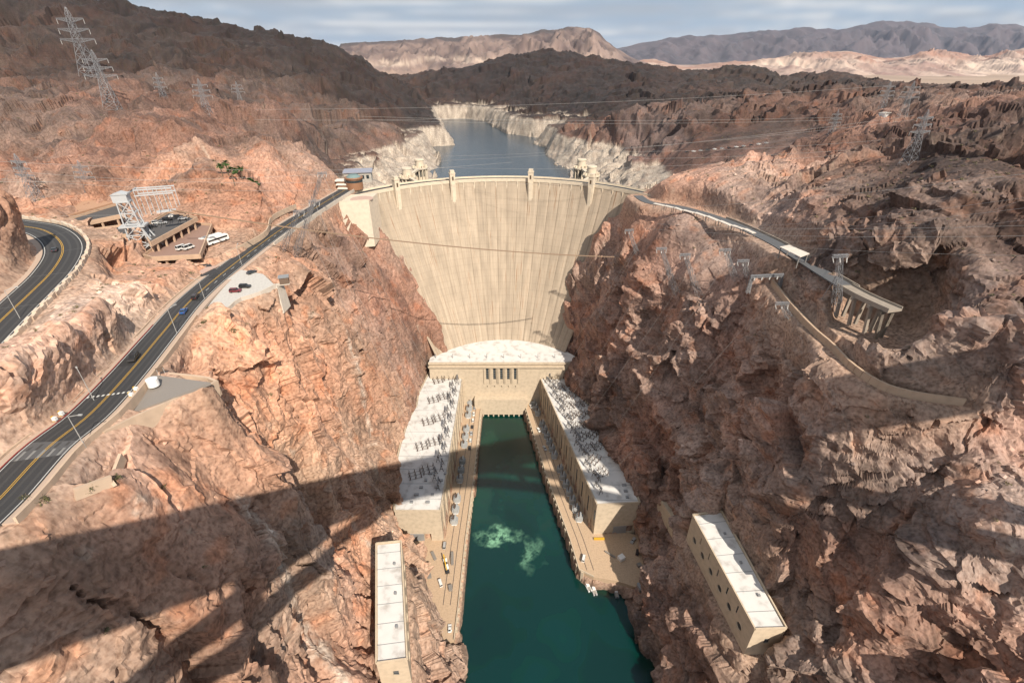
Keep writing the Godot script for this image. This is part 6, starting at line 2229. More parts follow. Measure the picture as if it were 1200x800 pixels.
# ------------------------------------------------------------------ switchgear of the power plant
func build_switchgear() -> void:
	var steel: Material = materials["galvanised_steel"]
	var dark := mat("weathered_steel", Color(0.12, 0.115, 0.11), 0.7, "speckle", 2.0, 0.2)
	var brown := mat("porcelain_brown", Color(0.10, 0.055, 0.035), 0.35)
	var tank := mat("transformer_grey", Color(0.40, 0.42, 0.43), 0.5, "speckle", 3.0)
	# rack: a steel frame carrying nine insulator posts
	var rack := thing("switch_rack", Vector3.ZERO, 0, "", "switch rack", "")
	var s := Shape.new()
	for i in 3:
		s.bar(Vector3(-4.5, 0.6, -3.0 + i * 3.0), Vector3(4.5, 0.6, -3.0 + i * 3.0), 0.16)
		s.bar(Vector3(-3.6 + i * 3.6, 0.3, -3.6), Vector3(-3.6 + i * 3.6, 0.3, 3.6), 0.16)
	put(s.mesh(), "base_frame", dark, rack)
	for i in 3:
		for j in 3:
			s = Shape.new()
			var p := Vector3(-3.6 + i * 3.6, 0.6, -3.0 + j * 3.0)
			s.tube(p, p + Vector3(0.5, 2.6, 0.3), 0.3, 0.2, 7)
			put(s.mesh(), "insulator_post", brown, rack)
		s = Shape.new()
		s.bar(Vector3(-3.6 + i * 3.6, 3.7, -3.4), Vector3(-2.9 + i * 3.6, 3.5, 3.6), 0.14)
		put(s.mesh(), "busbar", dark, rack)
	# frame: an A-frame that takes the lines off the roof
	var frame := thing("takeoff_frame", Vector3.ZERO, 0, "", "takeoff frame", "")
	for e in [-1, 1]:
		s = Shape.new()
		s.bar(Vector3(e * 3.2, 0, -1.3), Vector3(e * 3.2, 5.4, 0), 0.28)
		s.bar(Vector3(e * 3.2, 0, 1.3), Vector3(e * 3.2, 5.4, 0), 0.28)
		s.bar(Vector3(e * 3.2, 2.4, -0.75), Vector3(e * 3.2, 2.4, 0.75), 0.2)
		put(s.mesh(), "leg", dark, frame)
	s = Shape.new()
	truss(s, Vector3(-3.6, 5.4, 0), Vector3(3.6, 5.4, 0), 0.7, 0.7, 5, 0.16)
	put(s.mesh(), "beam", steel, frame)
	for k in 3:
		s = Shape.new()
		s.tube(Vector3(-2.2 + k * 2.2, 5.0, 0), Vector3(-2.2 + k * 2.2, 3.4, 0.5), 0.24, 0.24, 6)
		put(s.mesh(), "insulator", brown, frame)
	# transformer
	var tr := thing("transformer", Vector3.ZERO, 0, "", "transformer", "")
	s = Shape.new()
	s.box(Vector3(0, 2.0, 0), Vector3(2.6, 3.6, 4.2))
	s.box(Vector3(0, 3.95, 0), Vector3(2.9, 0.3, 4.5))
	put(s.mesh(), "tank", tank, tr)
	for e in [-1, 1]:
		for k in 5:
			s = Shape.new()
			s.box(Vector3(e * 1.85, 2.0, -1.6 + k * 0.8), Vector3(1.0, 2.9, 0.28))
			put(s.mesh(), "radiator", tank, tr)
	s = Shape.new()
	s.tube(Vector3(0.6, 5.1, -2.0), Vector3(0.6, 5.1, 1.6), 0.55, 0.55, 10)
	put(s.mesh(), "conservator", tank, tr)
	for k in 3:
		s = Shape.new()
		s.tube(Vector3(-0.6, 4.1, -1.3 + k * 1.3), Vector3(-0.9, 6.0, -1.3 + k * 1.3), 0.3, 0.16, 7)
		put(s.mesh(), "bushing", brown, tr)
	s = Shape.new()
	s.box(Vector3(0, 0.1, 0), Vector3(3.4, 0.2, 5.0))
	put(s.mesh(), "plinth", materials["white_roof"], tr)
	var first := {"rack": true, "frame": true, "transformer": true}
	var la := Vector3(ROOF_LEFT[10].x, 35.5, ROOF_LEFT[10].y)
	var lb := Vector3(ROOF_LEFT[9].x, 35.5, ROOF_LEFT[9].y)
	var ra := Vector3(ROOF_RIGHT[0].x, 35.5, ROOF_RIGHT[0].y)
	var rb := Vector3(ROOF_RIGHT[1].x, 35.5, ROOF_RIGHT[1].y)
	var spots := []
	# left roof: dense frames along the river edge, five groups of racks
	for k in 17:
		spots.append([frame, la.lerp(lb, 0.03 + k * 0.053) + Vector3(-3.8 - (k % 2) * 3.4, 0, 0), PI / 2 + 0.05, "dark steel takeoff frame at the river edge of the left wing's white roof", "takeoff frames on the left wing roof"])
	for k in 5:
		for e in 2:
			spots.append([rack, la.lerp(lb, 0.10 + k * 0.172 + e * 0.03) + Vector3(-12.5 - e * 8.0, 0, 0), 0.35, "rack of brown insulators on the left wing's white roof", "switch racks on the left wing roof"])
	for k in 15:
		var inward := Vector3(4.5 + (k % 2) * 2.4, 0, 0)
		spots.append([frame, ra.lerp(rb, 0.03 + k * 0.064) + inward, -PI / 2 + 0.43, "dark steel takeoff frame at the river edge of the right wing's roof", "takeoff frames on the right wing roof"])
	for k in 11:
		for e in (3 if k > 1 and k < 9 else 1):
			spots.append([rack, ra.lerp(rb, 0.07 + k * 0.078) + Vector3(10.5 + e * 7.6, 0, -3.0 - e * 2.0), 0.4 + 0.5 * (k % 2), "rack of brown insulators on the right wing's roof", "switch racks on the right wing roof"])
	var dl := (lb - la)
	for k in 15:
		if k % 4 == 3:
			continue
		spots.append([tr, la + dl * (0.10 + k * 0.058) + Vector3(5.4, -27.0, 0), 0.0, "grey finned transformer on the quay under the left wing", "transformers on the left quay"])
	for k in 19:
		if k == 4 or k == 11:
			continue
		spots.append([tr, ra.lerp(rb, 0.06 + k * 0.048) + Vector3(-5.4, -27.0, 0.0), -0.2, "grey finned transformer on the quay under the right wing", "transformers on the right quay"])
	var used := {}
	for q in spots:
		var src: Node3D = q[0]
		if not used.has(src):
			used[src] = true
			src.position = q[1]
			src.rotation.y = q[2]
			src.set_meta("label", q[3])
			src.set_meta("group", q[4])
		else:
			copy_of(src, src.name.rstrip("_0123456789"), q[1], q[2], q[3], q[4])

# ------------------------------------------------------------------ vehicles
var car_parts := {}
func make_car(at: Vector3, turn: float, paint: Color, kind: String, label: String, category: String, group: String) -> Node3D:
	var o := thing({"sedan": "parked_car", "suv": "parked_car", "van": "van", "pickup": "pickup_truck"}[kind], at, turn, label, category, group)
	var m := mat("paint_%d_%d_%d" % [int(paint.r * 99), int(paint.g * 99), int(paint.b * 99)], paint, 0.3, "", 1.0, 0.1)
	m.clearcoat_enabled = true
	m.clearcoat = 0.7
	if not car_parts.has(kind):
		var body := Shape.new()
		var glass := Shape.new()
		var roof := Shape.new()
		var w := 0.92
		# side outlines run along x, front to +x
		var hull := PackedVector2Array([Vector2(-2.25, 0.35), Vector2(2.2, 0.32), Vector2(2.3, 0.62), Vector2(2.1, 0.82), Vector2(1.0, 0.98), Vector2(-1.9, 1.0), Vector2(-2.3, 0.85)])
		var top := [Vector2(-1.75, 0.98), Vector2(0.95, 0.97), Vector2(0.25, 1.43), Vector2(-1.15, 1.45)]
		if kind == "suv":
			hull = PackedVector2Array([Vector2(-2.3, 0.4), Vector2(2.3, 0.38), Vector2(2.38, 0.75), Vector2(2.2, 1.0), Vector2(1.1, 1.12), Vector2(-2.3, 1.12)])
			top = [Vector2(-2.25, 1.11), Vector2(1.05, 1.11), Vector2(0.45, 1.72), Vector2(-2.05, 1.74)]
		elif kind == "van":
			hull = PackedVector2Array([Vector2(-2.7, 0.45), Vector2(2.7, 0.42), Vector2(2.75, 0.9), Vector2(2.3, 1.25), Vector2(-2.7, 1.3)])
			top = [Vector2(-2.68, 1.28), Vector2(2.25, 1.24), Vector2(1.5, 2.3), Vector2(-2.6, 2.35)]
		elif kind == "pickup":
			hull = PackedVector2Array([Vector2(-2.75, 0.5), Vector2(2.6, 0.48), Vector2(2.65, 0.95), Vector2(2.4, 1.1), Vector2(1.3, 1.18), Vector2(-2.75, 1.16)])
			top = [Vector2(-0.9, 1.16), Vector2(1.2, 1.16), Vector2(0.6, 1.8), Vector2(-0.7, 1.82)]
		body.extrude(hull, -w, w)
		var lift := Vector3(0, 0.03, 0)
		var n := 0.72
		var b0 := [Vector3(top[0].x, top[0].y, 0), Vector3(top[1].x, top[1].y, 0), Vector3(top[2].x, top[2].y, 0), Vector3(top[3].x, top[3].y, 0)]
		var zl := Vector3(0, 0, 1)
		# windscreens and side glass lean in to the roof
		glass.quad(b0[1] - zl * 0.86, b0[2] - zl * n, b0[2] + zl * n, b0[1] + zl * 0.86)
		glass.quad(b0[0] + zl * 0.86, b0[3] + zl * n, b0[3] - zl * n, b0[0] - zl * 0.86)
		for e in [-1.0, 1.0]:
			glass.quad(b0[0] + zl * e * 0.86, b0[1] + zl * e * 0.86, b0[2] + zl * e * n, b0[3] + zl * e * n)
		roof.quad(b0[3] - zl * n + lift, b0[3] + zl * n + lift, b0[2] + zl * n + lift, b0[2] - zl * n + lift)
		for e in [-1.0, 1.0]:
			for x in [0.0, 0.5, 1.0]:
				roof.bar(b0[0].lerp(b0[1], x) + zl * e * 0.88, b0[3].lerp(b0[2], x) + zl * e * (n + 0.02), 0.09)
		var wheel := Shape.new()
		wheel.tube(Vector3(0, 0, -0.12), Vector3(0, 0, 0.12), 0.36, 0.36, 12)
		var lamp := Shape.new()
		lamp.box(Vector3.ZERO, Vector3(0.12, 0.16, 0.36))
		car_parts[kind] = [body.mesh(), glass.mesh(), roof.mesh(), wheel.mesh(), lamp.mesh(), hull]
	var c: Array = car_parts[kind]
	put(c[0], "body", m, o)
	put(c[1], "windows", mat("car_glass", Color(0.02, 0.023, 0.026), 0.08), o)
	put(c[2], "roof", m, o)
	for x in [-1.42, 1.42]:
		for z in [-0.86, 0.86]:
			var w := put(c[3], "wheel", mat("tyre", Color(0.02, 0.02, 0.02), 0.85), o)
			w.position = Vector3(x, 0.36, z)
	for z in [-0.62, 0.62]:
		var l := put(c[4], "headlight", mat("lamp_glass", Color(0.6, 0.6, 0.58), 0.15), o)
		l.position = Vector3(2.24, 0.7, z)
		l = put(c[4], "tail_light", mat("tail_lamp", Color(0.25, 0.02, 0.02), 0.25), o)
		l.position = Vector3(-2.28, 0.78, z)
	return o

func heading(a: Vector3, b: Vector3) -> float:
	return atan2(-(b.z - a.z), b.x - a.x)

func build_vehicles() -> void:
	var black := Color(0.02, 0.021, 0.024)
	var white := Color(0.72, 0.72, 0.70)
	var silver := Color(0.38, 0.39, 0.40)
	var low := ROADS["lower"]
	var d := heading(low[4], low[6])
	var c := make_car(ROAD_CARS[0], d + PI, black, "suv", "black car driving alone on the straight road toward the bridge", "car", "cars on the roads")
	make_car(ROAD_CARS[1], d, Color(0.03, 0.02, 0.022), "suv", "dark car on the road just before the junction", "car", "cars on the roads")
	make_car(ROAD_CARS[2], d, Color(0.02, 0.10, 0.30), "sedan", "bright blue car following a dark car on the straight road", "car", "cars on the roads")
	make_car(ROAD_CARS[3], heading(ROADS["upper"][3], ROADS["upper"][5]), Color(0.035, 0.04, 0.05), "sedan", "dark car on the hairpin road", "car", "cars on the roads")
	make_car(LOT_CARS[0], 0.15, Color(0.16, 0.02, 0.03), "suv", "dark red car parked on the bright viewpoint pavement", "car", "cars on the viewpoint pavement")
	make_car(LOT_CARS[1], 0.1, black, "suv", "black car parked beside the dark red car on the viewpoint pavement", "car", "cars on the viewpoint pavement")
	make_car(LOT_CARS[2], 1.0, Color(0.03, 0.04, 0.05), "sedan", "black car nosing toward the road at the far end of the viewpoint pavement", "car", "cars on the viewpoint pavement")
	var hues := [black, white, silver, black, white, black, silver]
	for i in 7:
		make_car(GARAGE_CARS[i], 0.5, hues[i], "suv" if i % 2 else "sedan", "%s car parked on the open middle deck of the garage" % ["black", "white", "silver", "black", "white", "black", "silver"][i], "car", "cars on the garage deck")
	for i in [7, 8]:
		make_car(GARAGE_CARS[i], 1.2, white, "van", "white van on the lowest red paved garage level", "van", "vans on the lowest garage level")
	# buses
	for i in 2:
		var b := thing("bus", BUSES[i], heading(Vector3(0, 0, 0), Vector3(9, 0, -20)), "long white bus parked in the bay right of the garage", "bus", "buses in the bay")
		var s := Shape.new()
		s.extrude(PackedVector2Array([Vector2(-6, 0.5), Vector2(6, 0.5), Vector2(6.1, 2.2), Vector2(5.8, 3.3), Vector2(-5.9, 3.4), Vector2(-6, 2.0)]), -1.25, 1.25)
		put(s.mesh(), "body", mat("bus_paint", Color(0.74, 0.74, 0.73), 0.35), b)
		s = Shape.new()
		s.box(Vector3(-0.2, 2.3, 0), Vector3(11.0, 0.9, 2.56))
		put(s.mesh(), "window_band", materials["car_glass"], b)
		for x in [-3.8, 4.0]:
			for z in [-1.15, 1.15]:
				s = Shape.new()
				s.tube(Vector3(x, 0.5, z - 0.15), Vector3(x, 0.5, z + 0.15), 0.5, 0.5, 12)
				put(s.mesh(), "wheel", materials["tyre"], b)
		s = Shape.new()
		s.box(Vector3(-2.5, 3.5, 0), Vector3(2.6, 0.3, 1.7))
		put(s.mesh(), "air_conditioner", materials["grey_door"], b)
	# quay vehicles
	var t := TERRACE_LEFT
	for i in 3:
		make_car(t[i], PI / 2 - 0.1, [white, silver, white][i], "pickup", "%s pickup truck in the row before the left wing's end wall" % ["white", "silver", "white"][i], "pickup truck", "pickup trucks at the left wing")
	make_car(t[3], PI / 2 + 0.1, white, "sedan", "white car alone at the tip of the left quay", "car", "")
	make_car(t[5], PI / 2 + 0.4, white, "van", "white van beside the crane truck on the left quay", "van", "")
	make_car(t[10], PI / 2, silver, "van", "silver van next to the left wing's corner on the quay", "van", "")
	for k in 9:
		var p := Vector3(DECK_LEFT[0].x, 8.5, DECK_LEFT[0].y).lerp(Vector3(DECK_LEFT[1].x, 8.5, DECK_LEFT[1].y), 0.12 + 0.075 * k) + Vector3(-5.6, 0.05, 0)
		make_car(p, PI / 2 + 0.06, [white, black, silver, white, white, black, silver, white, black][k], ["pickup", "suv", "sedan"][k % 3], "%s vehicle in the line of cars parked along the left quay" % ["white", "black", "silver", "white", "white", "black", "silver", "white", "black"][k], "car", "cars along the left quay")
	for k in 4:
		var p := Vector3(DECK_RIGHT[0].x, 8.5, DECK_RIGHT[0].y).lerp(Vector3(DECK_RIGHT[1].x, 8.5, DECK_RIGHT[1].y), [0.2, 0.26, 0.55, 0.75][k]) + Vector3(5.0, 0.05, 0)
		make_car(p, -PI / 2 + 0.3, [silver, white, white, silver][k], "pickup", "%s pickup truck on the narrow lane of the right quay" % ["silver", "white", "white", "silver"][k], "pickup truck", "pickup trucks on the right quay")
	crane_truck(t[4], PI / 2 + 0.3)
	var u := TERRACE_RIGHT
	make_car(u[2], 0.9, silver, "pickup", "silver pickup truck against the cliff at the right wing's doorway", "pickup truck", "")
	make_car(u[3], 1.2, black, "suv", "black car parked by the cliff on the right terrace", "car", "")
	make_car(u[6], PI / 2 - 0.3, white, "van", "white van at the river corner of the right terrace", "van", "")
	# boats at the landing
	for i in 3:
		var b := thing("motor_boat", BOATS[i], [1.9, 1.75, 1.6][i], ["white motor boat moored outermost at the right terrace landing", "grey and white motor boat moored next to the outermost one", "small dark hulled boat moored nearest the river shed"][i], "boat", "boats at the landing")
		var s := Shape.new()
		var hull := PackedVector2Array([Vector2(-3.2, -1.15), Vector2(1.0, -1.2), Vector2(3.6, 0), Vector2(1.0, 1.2), Vector2(-3.2, 1.15)])
		s.prism(hull, -0.3, 0.85)
		put(s.mesh(), "hull", mat("boat_white", [Color(0.72, 0.72, 0.70), Color(0.5, 0.5, 0.5), Color(0.14, 0.15, 0.17)][i], 0.3) if i == 0 else mat("boat_paint_%d" % i, [Color(), Color(0.5, 0.5, 0.5), Color(0.14, 0.15, 0.17)][i], 0.3), b)
		s = Shape.new()
		s.prism(PackedVector2Array([Vector2(-2.8, -0.85), Vector2(0.4, -0.85), Vector2(0.4, 0.85), Vector2(-2.8, 0.85)]), 0.85, 0.95)
		put(s.mesh(), "cockpit", mat("boat_floor", Color(0.28, 0.26, 0.23), 0.8), b)
		s = Shape.new()
		s.box(Vector3(0.6, 1.4, 0), Vector3(1.8, 1.1, 1.7))
		put(s.mesh(), "cabin", mat("bus_paint", Color()), b)
		s = Shape.new()
		s.box(Vector3(-3.4, 0.9, 0), Vector3(0.5, 1.2, 0.5))
		put(s.mesh(), "outboard_motor", mat("black_paint", Color(0.03, 0.03, 0.032), 0.5), b)

func crane_truck(at: Vector3, turn: float) -> void:
	var o := thing("crane_truck", at, turn, "white crane truck with folded boom among gear on the left quay", "truck")
	var s := Shape.new()
	s.box(Vector3(0, 0.95, 0), Vector3(9.5, 0.5, 2.3))
	put(s.mesh(), "chassis", mat("black_paint", Color(0.03, 0.03, 0.032), 0.5), o)
	s = Shape.new()
	s.extrude(PackedVector2Array([Vector2(3.0, 1.2), Vector2(4.8, 1.2), Vector2(4.8, 2.1), Vector2(4.3, 2.9), Vector2(3.0, 2.9)]), -1.15, 1.15)
	put(s.mesh(), "cab", materials["bus_paint"], o)
	s = Shape.new()
	s.box(Vector3(-1.0, 2.0, 0.2), Vector3(2.4, 1.6, 2.0))
	put(s.mesh(), "turret", materials["bus_paint"], o)
	s = Shape.new()
	s.bar(Vector3(-3.5, 2.8, -0.3), Vector3(6.4, 3.9, -0.3), 0.7)
	put(s.mesh(), "boom", mat("yellow_paint", Color(0.55, 0.33, 0.03), 0.4), o)
	for x in [-3.6, -2.4, 2.6, 3.9]:
		for z in [-1.05, 1.05]:
			s = Shape.new()
			s.tube(Vector3(x, 0.55, z - 0.17), Vector3(x, 0.55, z + 0.17), 0.55, 0.55, 12)
			put(s.mesh(), "wheel", materials["tyre"], o)

# ------------------------------------------------------------------ street furniture, plants, gear
func build_small_things() -> void:
	var pole := mat("lamp_pole", Color(0.45, 0.45, 0.44), 0.5, "", 1.0, 0.3)
	var where := ["street lamp beside the white bars of the checkpoint", "street lamp on the inner side of the hairpin road", "street lamp over the middle of the straight road", "street lamp at the road junction", "street lamp opposite the gravel yard on the uphill verge", "street lamp by the viewpoint entrance"]
	for i in LAMPS.size():
		var o := thing("street_lamp", LAMPS[i], 0.6 * i, where[i], "street lamp", "street lamps along the roads")
		var s := Shape.new()
		s.tube(Vector3(0, -0.5, 0), Vector3(0, 9.0, 0), 0.11, 0.07, 8)
		put(s.mesh(), "pole", pole, o)
		s = Shape.new()
		s.bar(Vector3(0, 9.0, 0), Vector3(2.6, 9.5, 0), 0.12)
		put(s.mesh(), "arm", pole, o)
		s = Shape.new()
		s.box(Vector3(2.9, 9.5, 0), Vector3(0.9, 0.2, 0.4))
		put(s.mesh(), "lamp_head", pole, o)
	# checkpoint gear
	var low := smooth_line(ROADS["lower"], 3.0)
	for k in 4:
		var p := beside(low, [-6.9, 6.3, -6.9, 6.3][k], [13, 16, 12, 15][k])
		var o := thing("gate_post", p, 0, ["yellow barrier post on the uphill side of the checkpoint", "yellow barrier post on the gorge side of the checkpoint"][k % 2], "barrier", "yellow barrier posts")
		var s := Shape.new()
		s.box(Vector3(0, 0.7, 0), Vector3(0.45, 1.5, 0.45))
		put(s.mesh(), "post", mat("yellow_paint", Color(0.55, 0.33, 0.03), 0.4), o)
		s = Shape.new()
		s.box(Vector3(0.7, 1.0, 0.3), Vector3(0.9, 0.9, 0.7))
		put(s.mesh(), "motor_box", mat("bus_paint", Color()), o)
	var tank := thing("water_tank", beside(low, 9.6, 17), 0, "round white tank beside the checkpoint", "tank")
	var s := Shape.new()
	s.tube(Vector3(0, -0.5, 0), Vector3(0, 1.7, 0), 1.5, 1.5, 18)
	put(s.mesh(), "drum", mat("bus_paint", Color()), tank)
	s = Shape.new()
	s.tube(Vector3(0, 1.7, 0), Vector3(0, 2.2, 0), 1.5, 0.3, 18)
	put(s.mesh(), "lid", mat("bus_paint", Color()), tank)
	var sign := thing("notice_board", beside(low, 9.8, 19), 0.8, "small dark framed notice board by the white tank", "sign")
	s = Shape.new()
	for e in [-0.8, 0.8]:
		s.box(Vector3(e, 0.8, 0), Vector3(0.12, 2.0, 0.12))
	put(s.mesh(), "posts", pole, sign)
	s = Shape.new()
	s.box(Vector3(0, 1.6, 0), Vector3(2.0, 1.3, 0.1))
	put(s.mesh(), "board", mat("brown_cabin", Color()), sign)
	# palms below the hill
	var frond := mat("palm_frond", Color(0.045, 0.085, 0.02), 0.7)
	frond.backlight_enabled = true
	frond.backlight = Color(0.1, 0.16, 0.04)
	var bark := mat("palm_bark", Color(0.17, 0.12, 0.08), 0.95, "speckle", 1.0)
	for i in PALMS.size():
		var p: Vector3 = PALMS[i]
		var h := 6.5 + (i * 37 % 5) * 0.9
		var g := surface(p.x, p.z)
		var o := thing("palm_tree", Vector3(p.x, g - 0.5, p.z), i * 1.3, "green fan palm in the cluster beside the road bend", "palm", "palms in a cluster")
		s = Shape.new()
		s.tube(Vector3(0, 0, 0), Vector3(0.2, h, 0.1), 0.32, 0.22, 8)
		put(s.mesh(), "trunk", bark, o)
		s = Shape.new()
		var r := RandomNumberGenerator.new()
		r.seed = 900 + i
		for k in 34:
			var a := r.randf() * TAU
			var e := r.randf_range(-0.5, 1.2)
			var dir := Vector3(cos(a) * cos(e), sin(e), sin(a) * cos(e))
			var c := Vector3(0.2, h, 0.1)
			var m := c + dir * 1.3
			var tip := c + dir * 2.3 + Vector3(0, -0.7, 0)
			var side := dir.cross(Vector3.UP).normalized() * 0.55
			s.tri(c, m - side, m + side)
			s.tri(m - side, tip, m + side)
			s.tri(m - side, m - side * 1.6 + dir * 0.8 + Vector3(0, -0.3, 0), tip)
			s.tri(m + side, tip, m + side * 1.6 + dir * 0.8 + Vector3(0, -0.3, 0))
		put(s.mesh(), "crown", frond, o)
	# desert shrubs
	var leaf := mat("shrub_leaf", Color(0.085, 0.085, 0.032), 0.85)
	for i in BUSHES.size():
		var p: Vector3 = BUSHES[i]
		shrub(Vector3(p.x, surface(p.x, p.z), p.z), 0.9 + (i * 29 % 7) * 0.16, 300 + i, leaf)
	# gear lying on the quays
	var t := TERRACE_LEFT
	var crate_m := mat("crate_grey", Color(0.24, 0.22, 0.2), 0.8, "speckle", 2.0)
	var names := [["steel_trough", t[8], Vector3(1.6, 1.0, 6.0), 0.5, "long dark steel trough lying near the left wing's end", 0], ["steel_trough", t[9], Vector3(1.4, 1.2, 8.5), 0.12, "long dark steel rack at the river edge of the left quay", 0], ["storage_box", t[7], Vector3(2.2, 1.3, 2.6), 0.3, "squat grey storage box in the middle of the left quay", 0], ["storage_box", t[6], Vector3(2.0, 1.6, 3.2), 0.2, "dark storage box close to the left quay's parapet", 0],
		["white_container", TERRACE_RIGHT[0], Vector3(3.6, 2.4, 3.0), 0.5, "white box container alone in the middle of the right terrace", 1], ["river_shed", TERRACE_RIGHT[8], Vector3(4.5, 3.0, 4.2), 0.2, "grey river shed at the far corner of the right terrace", 2], ["yellow_lifting_beam", TERRACE_RIGHT[1], Vector3(6.5, 0.9, 1.2), 0.0, "yellow lifting beam lying before the right wing's end wall", 3], ["storage_box", TERRACE_RIGHT[4], Vector3(2.4, 1.5, 2.0), 0.3, "dark storage box by the cliff foot on the right terrace", 0], ["pipe_stack", TERRACE_RIGHT[5], Vector3(0.8, 0.6, 7.0), 0.9, "long dark pipe lying on the right terrace", 0]]
	for n in names:
		var o := thing(n[0], n[1], n[3], n[4], ["gear", "container", "shed", "lifting beam"][n[5]])
		var z: Vector3 = n[2]
		var m: Material = [crate_m, mat("bus_paint", Color()), mat("grey_door", Color()), mat("yellow_paint", Color())][n[5]]
		s = Shape.new()
		s.box(Vector3(0, z.y * 0.5, 0), z)
		put(s.mesh(), "body", m, o)
		s = Shape.new()
		s.box(Vector3(0, z.y + 0.08, 0), Vector3(z.x + 0.2, 0.16, z.z + 0.2))
		put(s.mesh(), "lid", m, o)
		for k in 4:
			s = Shape.new()
			s.box(Vector3(z.x * 0.5 + 0.05, z.y * 0.5, z.z * (-0.36 + 0.24 * k)), Vector3(0.1, z.y, 0.12))
			put(s.mesh(), "rib", m, o)
	# buoys strung across the lake
	for k in 26:
		var f := k / 25.0
		var p := Vector3(lerpf(-88, 96, f), 130.0, -565.0 - 18.0 * sin(f * PI))
		s = Shape.new()
		s.tube(Vector3(-1.3, 0.1, 0), Vector3(1.3, 0.1, 0), 0.55, 0.55, 8)
		var o := thing("buoy", p, 0.1, "pale float in the buoy line across the lake behind the dam", "buoy", "buoys across the lake")
		put(s.mesh(), "float", mat("bus_paint", Color()), o)
	# sheds and cars on the upland to the right
	var up := thing("white_shed", Vector3(318, ground(318, -452) + 1.0, -452), 0.2, "small white shed on the dirt yard under the skyline pylons", "shed")
	s = Shape.new()
	s.box(Vector3(0, 2, 0), Vector3(12, 4, 6))
	put(s.mesh(), "wall", mat("bus_paint", Color()), up)
	s = Shape.new()
	s.extrude(PackedVector2Array([Vector2(-6.4, 4), Vector2(6.4, 4), Vector2(6.0, 4.6), Vector2(0, 5.2), Vector2(-6.0, 4.6)]), -3.3, 3.3)
	put(s.mesh(), "roof", mat("canopy_fabric", Color()), up)
	for k in 12:
		var x := 186.0 + k * 6.4
		var z := -548.0 + k * 2.2
		make_car(Vector3(x, ground(x, z) + 1.6, z), 0.4, [Color(0.02, 0.02, 0.022), Color(0.7, 0.7, 0.7), Color(0.38, 0.39, 0.4)][k % 3], "sedan", "%s car parked in the far lot beside the lake" % ["black", "white", "silver"][k % 3], "car", "cars in the far lot")

# scrub and loose stones, scattered over the broken ground
func build_scatter() -> void:
	var r := RandomNumberGenerator.new()
	r.seed = 77
	var bush := Shape.new()
	for k in 22:
		var d := Vector3(r.randf_range(-1, 1), r.randf_range(0.0, 0.9), r.randf_range(-1, 1)) * 0.55
		var e1 := Vector3(r.randf_range(-1, 1), r.randf_range(-1, 1), r.randf_range(-1, 1)).normalized() * 0.3
		var e2 := Vector3(r.randf_range(-1, 1), r.randf_range(0, 1), r.randf_range(-1, 1)).normalized() * 0.3
		bush.tri(d - e1, d + e2, d + e1)
	var stone := Shape.new()
	var ring := []
	for k in 6:
		var a := TAU * k / 6.0
		ring.append(Vector3(cos(a) * r.randf_range(0.4, 0.65), r.randf_range(-0.1, 0.2), sin(a) * r.randf_range(0.4, 0.65)))
	var top := Vector3(0.08, 0.45, -0.05)
	for k in 6:
		stone.tri(ring[k], top + (ring[k] - top) * 0.25, ring[(k + 1) % 6])
		stone.tri(ring[(k + 1) % 6], top + (ring[k] - top) * 0.25, top)
		stone.tri(ring[k], ring[(k + 1) % 6], Vector3(0, -0.5, 0))
	for kind in 2:
		var places := []
		var tints := PackedColorArray()
		var tries := 0
		while places.size() < [2600, 5200][kind] and tries < 60000:
			tries += 1
			var j := r.randi_range(2, row_v.size() - 2)
			var i := r.randi_range(2, COLUMNS - 3)
			var p: Vector3 = row_v[j][i]
			if p.z > -40.0 or p.z < -760.0 or p.y < 12.0 or (p.y < 150.0 and kind == 0):
				continue
			var a: Vector3 = row_v[j][i + 1]
			var b: Vector3 = row_v[j + 1][i]
			var n := (a - p).cross(b - p).normalized()
			if n.y < [0.8, 0.62][kind] or pad_at(p.x, p.z).x > 0.5:
				continue
			if p.z < -430.0 and p.y < 172.0:
				continue
			var size: float = r.randf_range(0.5, 1.5) if kind == 0 else 0.35 + pow(r.randf(), 4.0) * 2.6
			places.append(Transform3D(Basis(Vector3.UP, r.randf() * TAU).scaled(Vector3(size, size * r.randf_range(0.7, 1.1), size)), p))
			if kind == 0:
				tints.append(Color(0.105, 0.10, 0.05).lerp(Color(0.20, 0.16, 0.09), r.randf()))
			else:
				tints.append(rock_color(p, 0.0) * r.randf_range(0.75, 1.15))
		var mm := MultiMesh.new()
		mm.transform_format = MultiMesh.TRANSFORM_3D
		mm.use_colors = true
		mm.mesh = bush.mesh() if kind == 0 else stone.mesh()
		mm.instance_count = places.size()
		for k in places.size():
			mm.set_instance_transform(k, places[k])
			mm.set_instance_color(k, tints[k])
		var o := MultiMeshInstance3D.new()
		o.name = "desert_scrub" if kind == 0 else "loose_stones"
		o.multimesh = mm
		var m := StandardMaterial3D.new()
		m.resource_name = o.name
		m.vertex_color_use_as_albedo = true
		m.roughness = 0.95
		o.material_override = m
		add_child(o)
		o.set_meta("kind", "stuff")
		o.set_meta("label", "dry low scrub dotted over the desert slopes" if kind == 0 else "loose stones lying on the slopes and ledges")
		o.set_meta("category", "scrub" if kind == 0 else "stones")

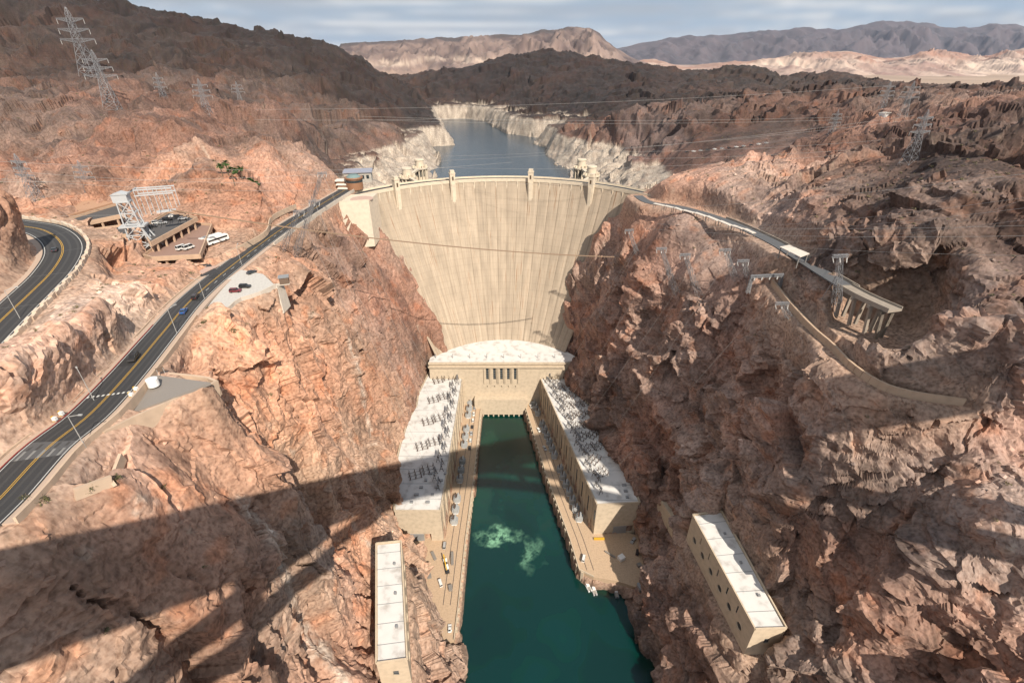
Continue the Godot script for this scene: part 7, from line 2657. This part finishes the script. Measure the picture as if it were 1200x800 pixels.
func shrub(p: Vector3, size: float, s: int, m: Material) -> void:
	var r := RandomNumberGenerator.new()
	r.seed = s
	var o := thing("desert_shrub", p + Vector3(0, -0.2, 0), 0, "dusty green desert shrub on the bare slope beside the straight road", "shrub", "desert shrubs")
	var st := Shape.new()
	for k in 7:
		var a := r.randf() * TAU
		st.bar(Vector3.ZERO, Vector3(cos(a) * 0.7, 0.9, sin(a) * 0.7) * size, 0.05)
	put(st.mesh(), "stems", mat("shrub_wood", Color(0.12, 0.09, 0.06), 0.9), o)
	var sh := Shape.new()
	for k in 150:
		var d := Vector3(r.randf_range(-1, 1), r.randf_range(-0.1, 1), r.randf_range(-1, 1))
		d = d.normalized() * pow(r.randf(), 0.4) * size * r.randf_range(0.75, 1.15)
		d.y = absf(d.y) * 0.8 + 0.15
		var e1 := Vector3(r.randf_range(-1, 1), r.randf_range(-1, 1), r.randf_range(-1, 1)).normalized() * 0.2 * size
		var e2 := Vector3(r.randf_range(-1, 1), r.randf_range(-1, 1), r.randf_range(-1, 1)).normalized() * 0.16 * size
		sh.tri(d - e1, d + e2, d + e1)
	put(sh.mesh(), "foliage", m, o)

# ------------------------------------------------------------------ overhead lines
func build_wires() -> void:
	var steel := mat("wire_metal", Color(0.36, 0.35, 0.34), 0.5, "", 1.0, 0.3)
	var rope := mat("cable_brown", Color(0.22, 0.15, 0.10), 0.7)
	for i in WIRES.size():
		var a: Vector3 = WIRES[i][0]
		var b: Vector3 = WIRES[i][1]
		var sag: float = WIRES[i][2]
		var o := thing("overhead_line", a, 0, "thick brown cableway rope crossing in front of the dam face" if i == 0 else ("thin overhead wire from a rim mast down to the powerhouse roof" if i >= 24 else "thin pale overhead power wire spanning the valley"), "cable", "overhead lines")
		var s := Shape.new()
		var n := 24
		var r := 0.34 if i == 0 else clampf((a + b).length() * 0.5 * 0.00014, 0.03, 0.09)
		for k in n:
			var t0 := float(k) / n
			var t1 := float(k + 1) / n
			var p := (b - a) * t0 - Vector3(0, sag * 4.0 * t0 * (1.0 - t0), 0)
			var q := (b - a) * t1 - Vector3(0, sag * 4.0 * t1 * (1.0 - t1), 0)
			s.tube(p, q, r, r, 5, false)
		put(s.mesh(), "wire", rope if i == 0 else steel, o)
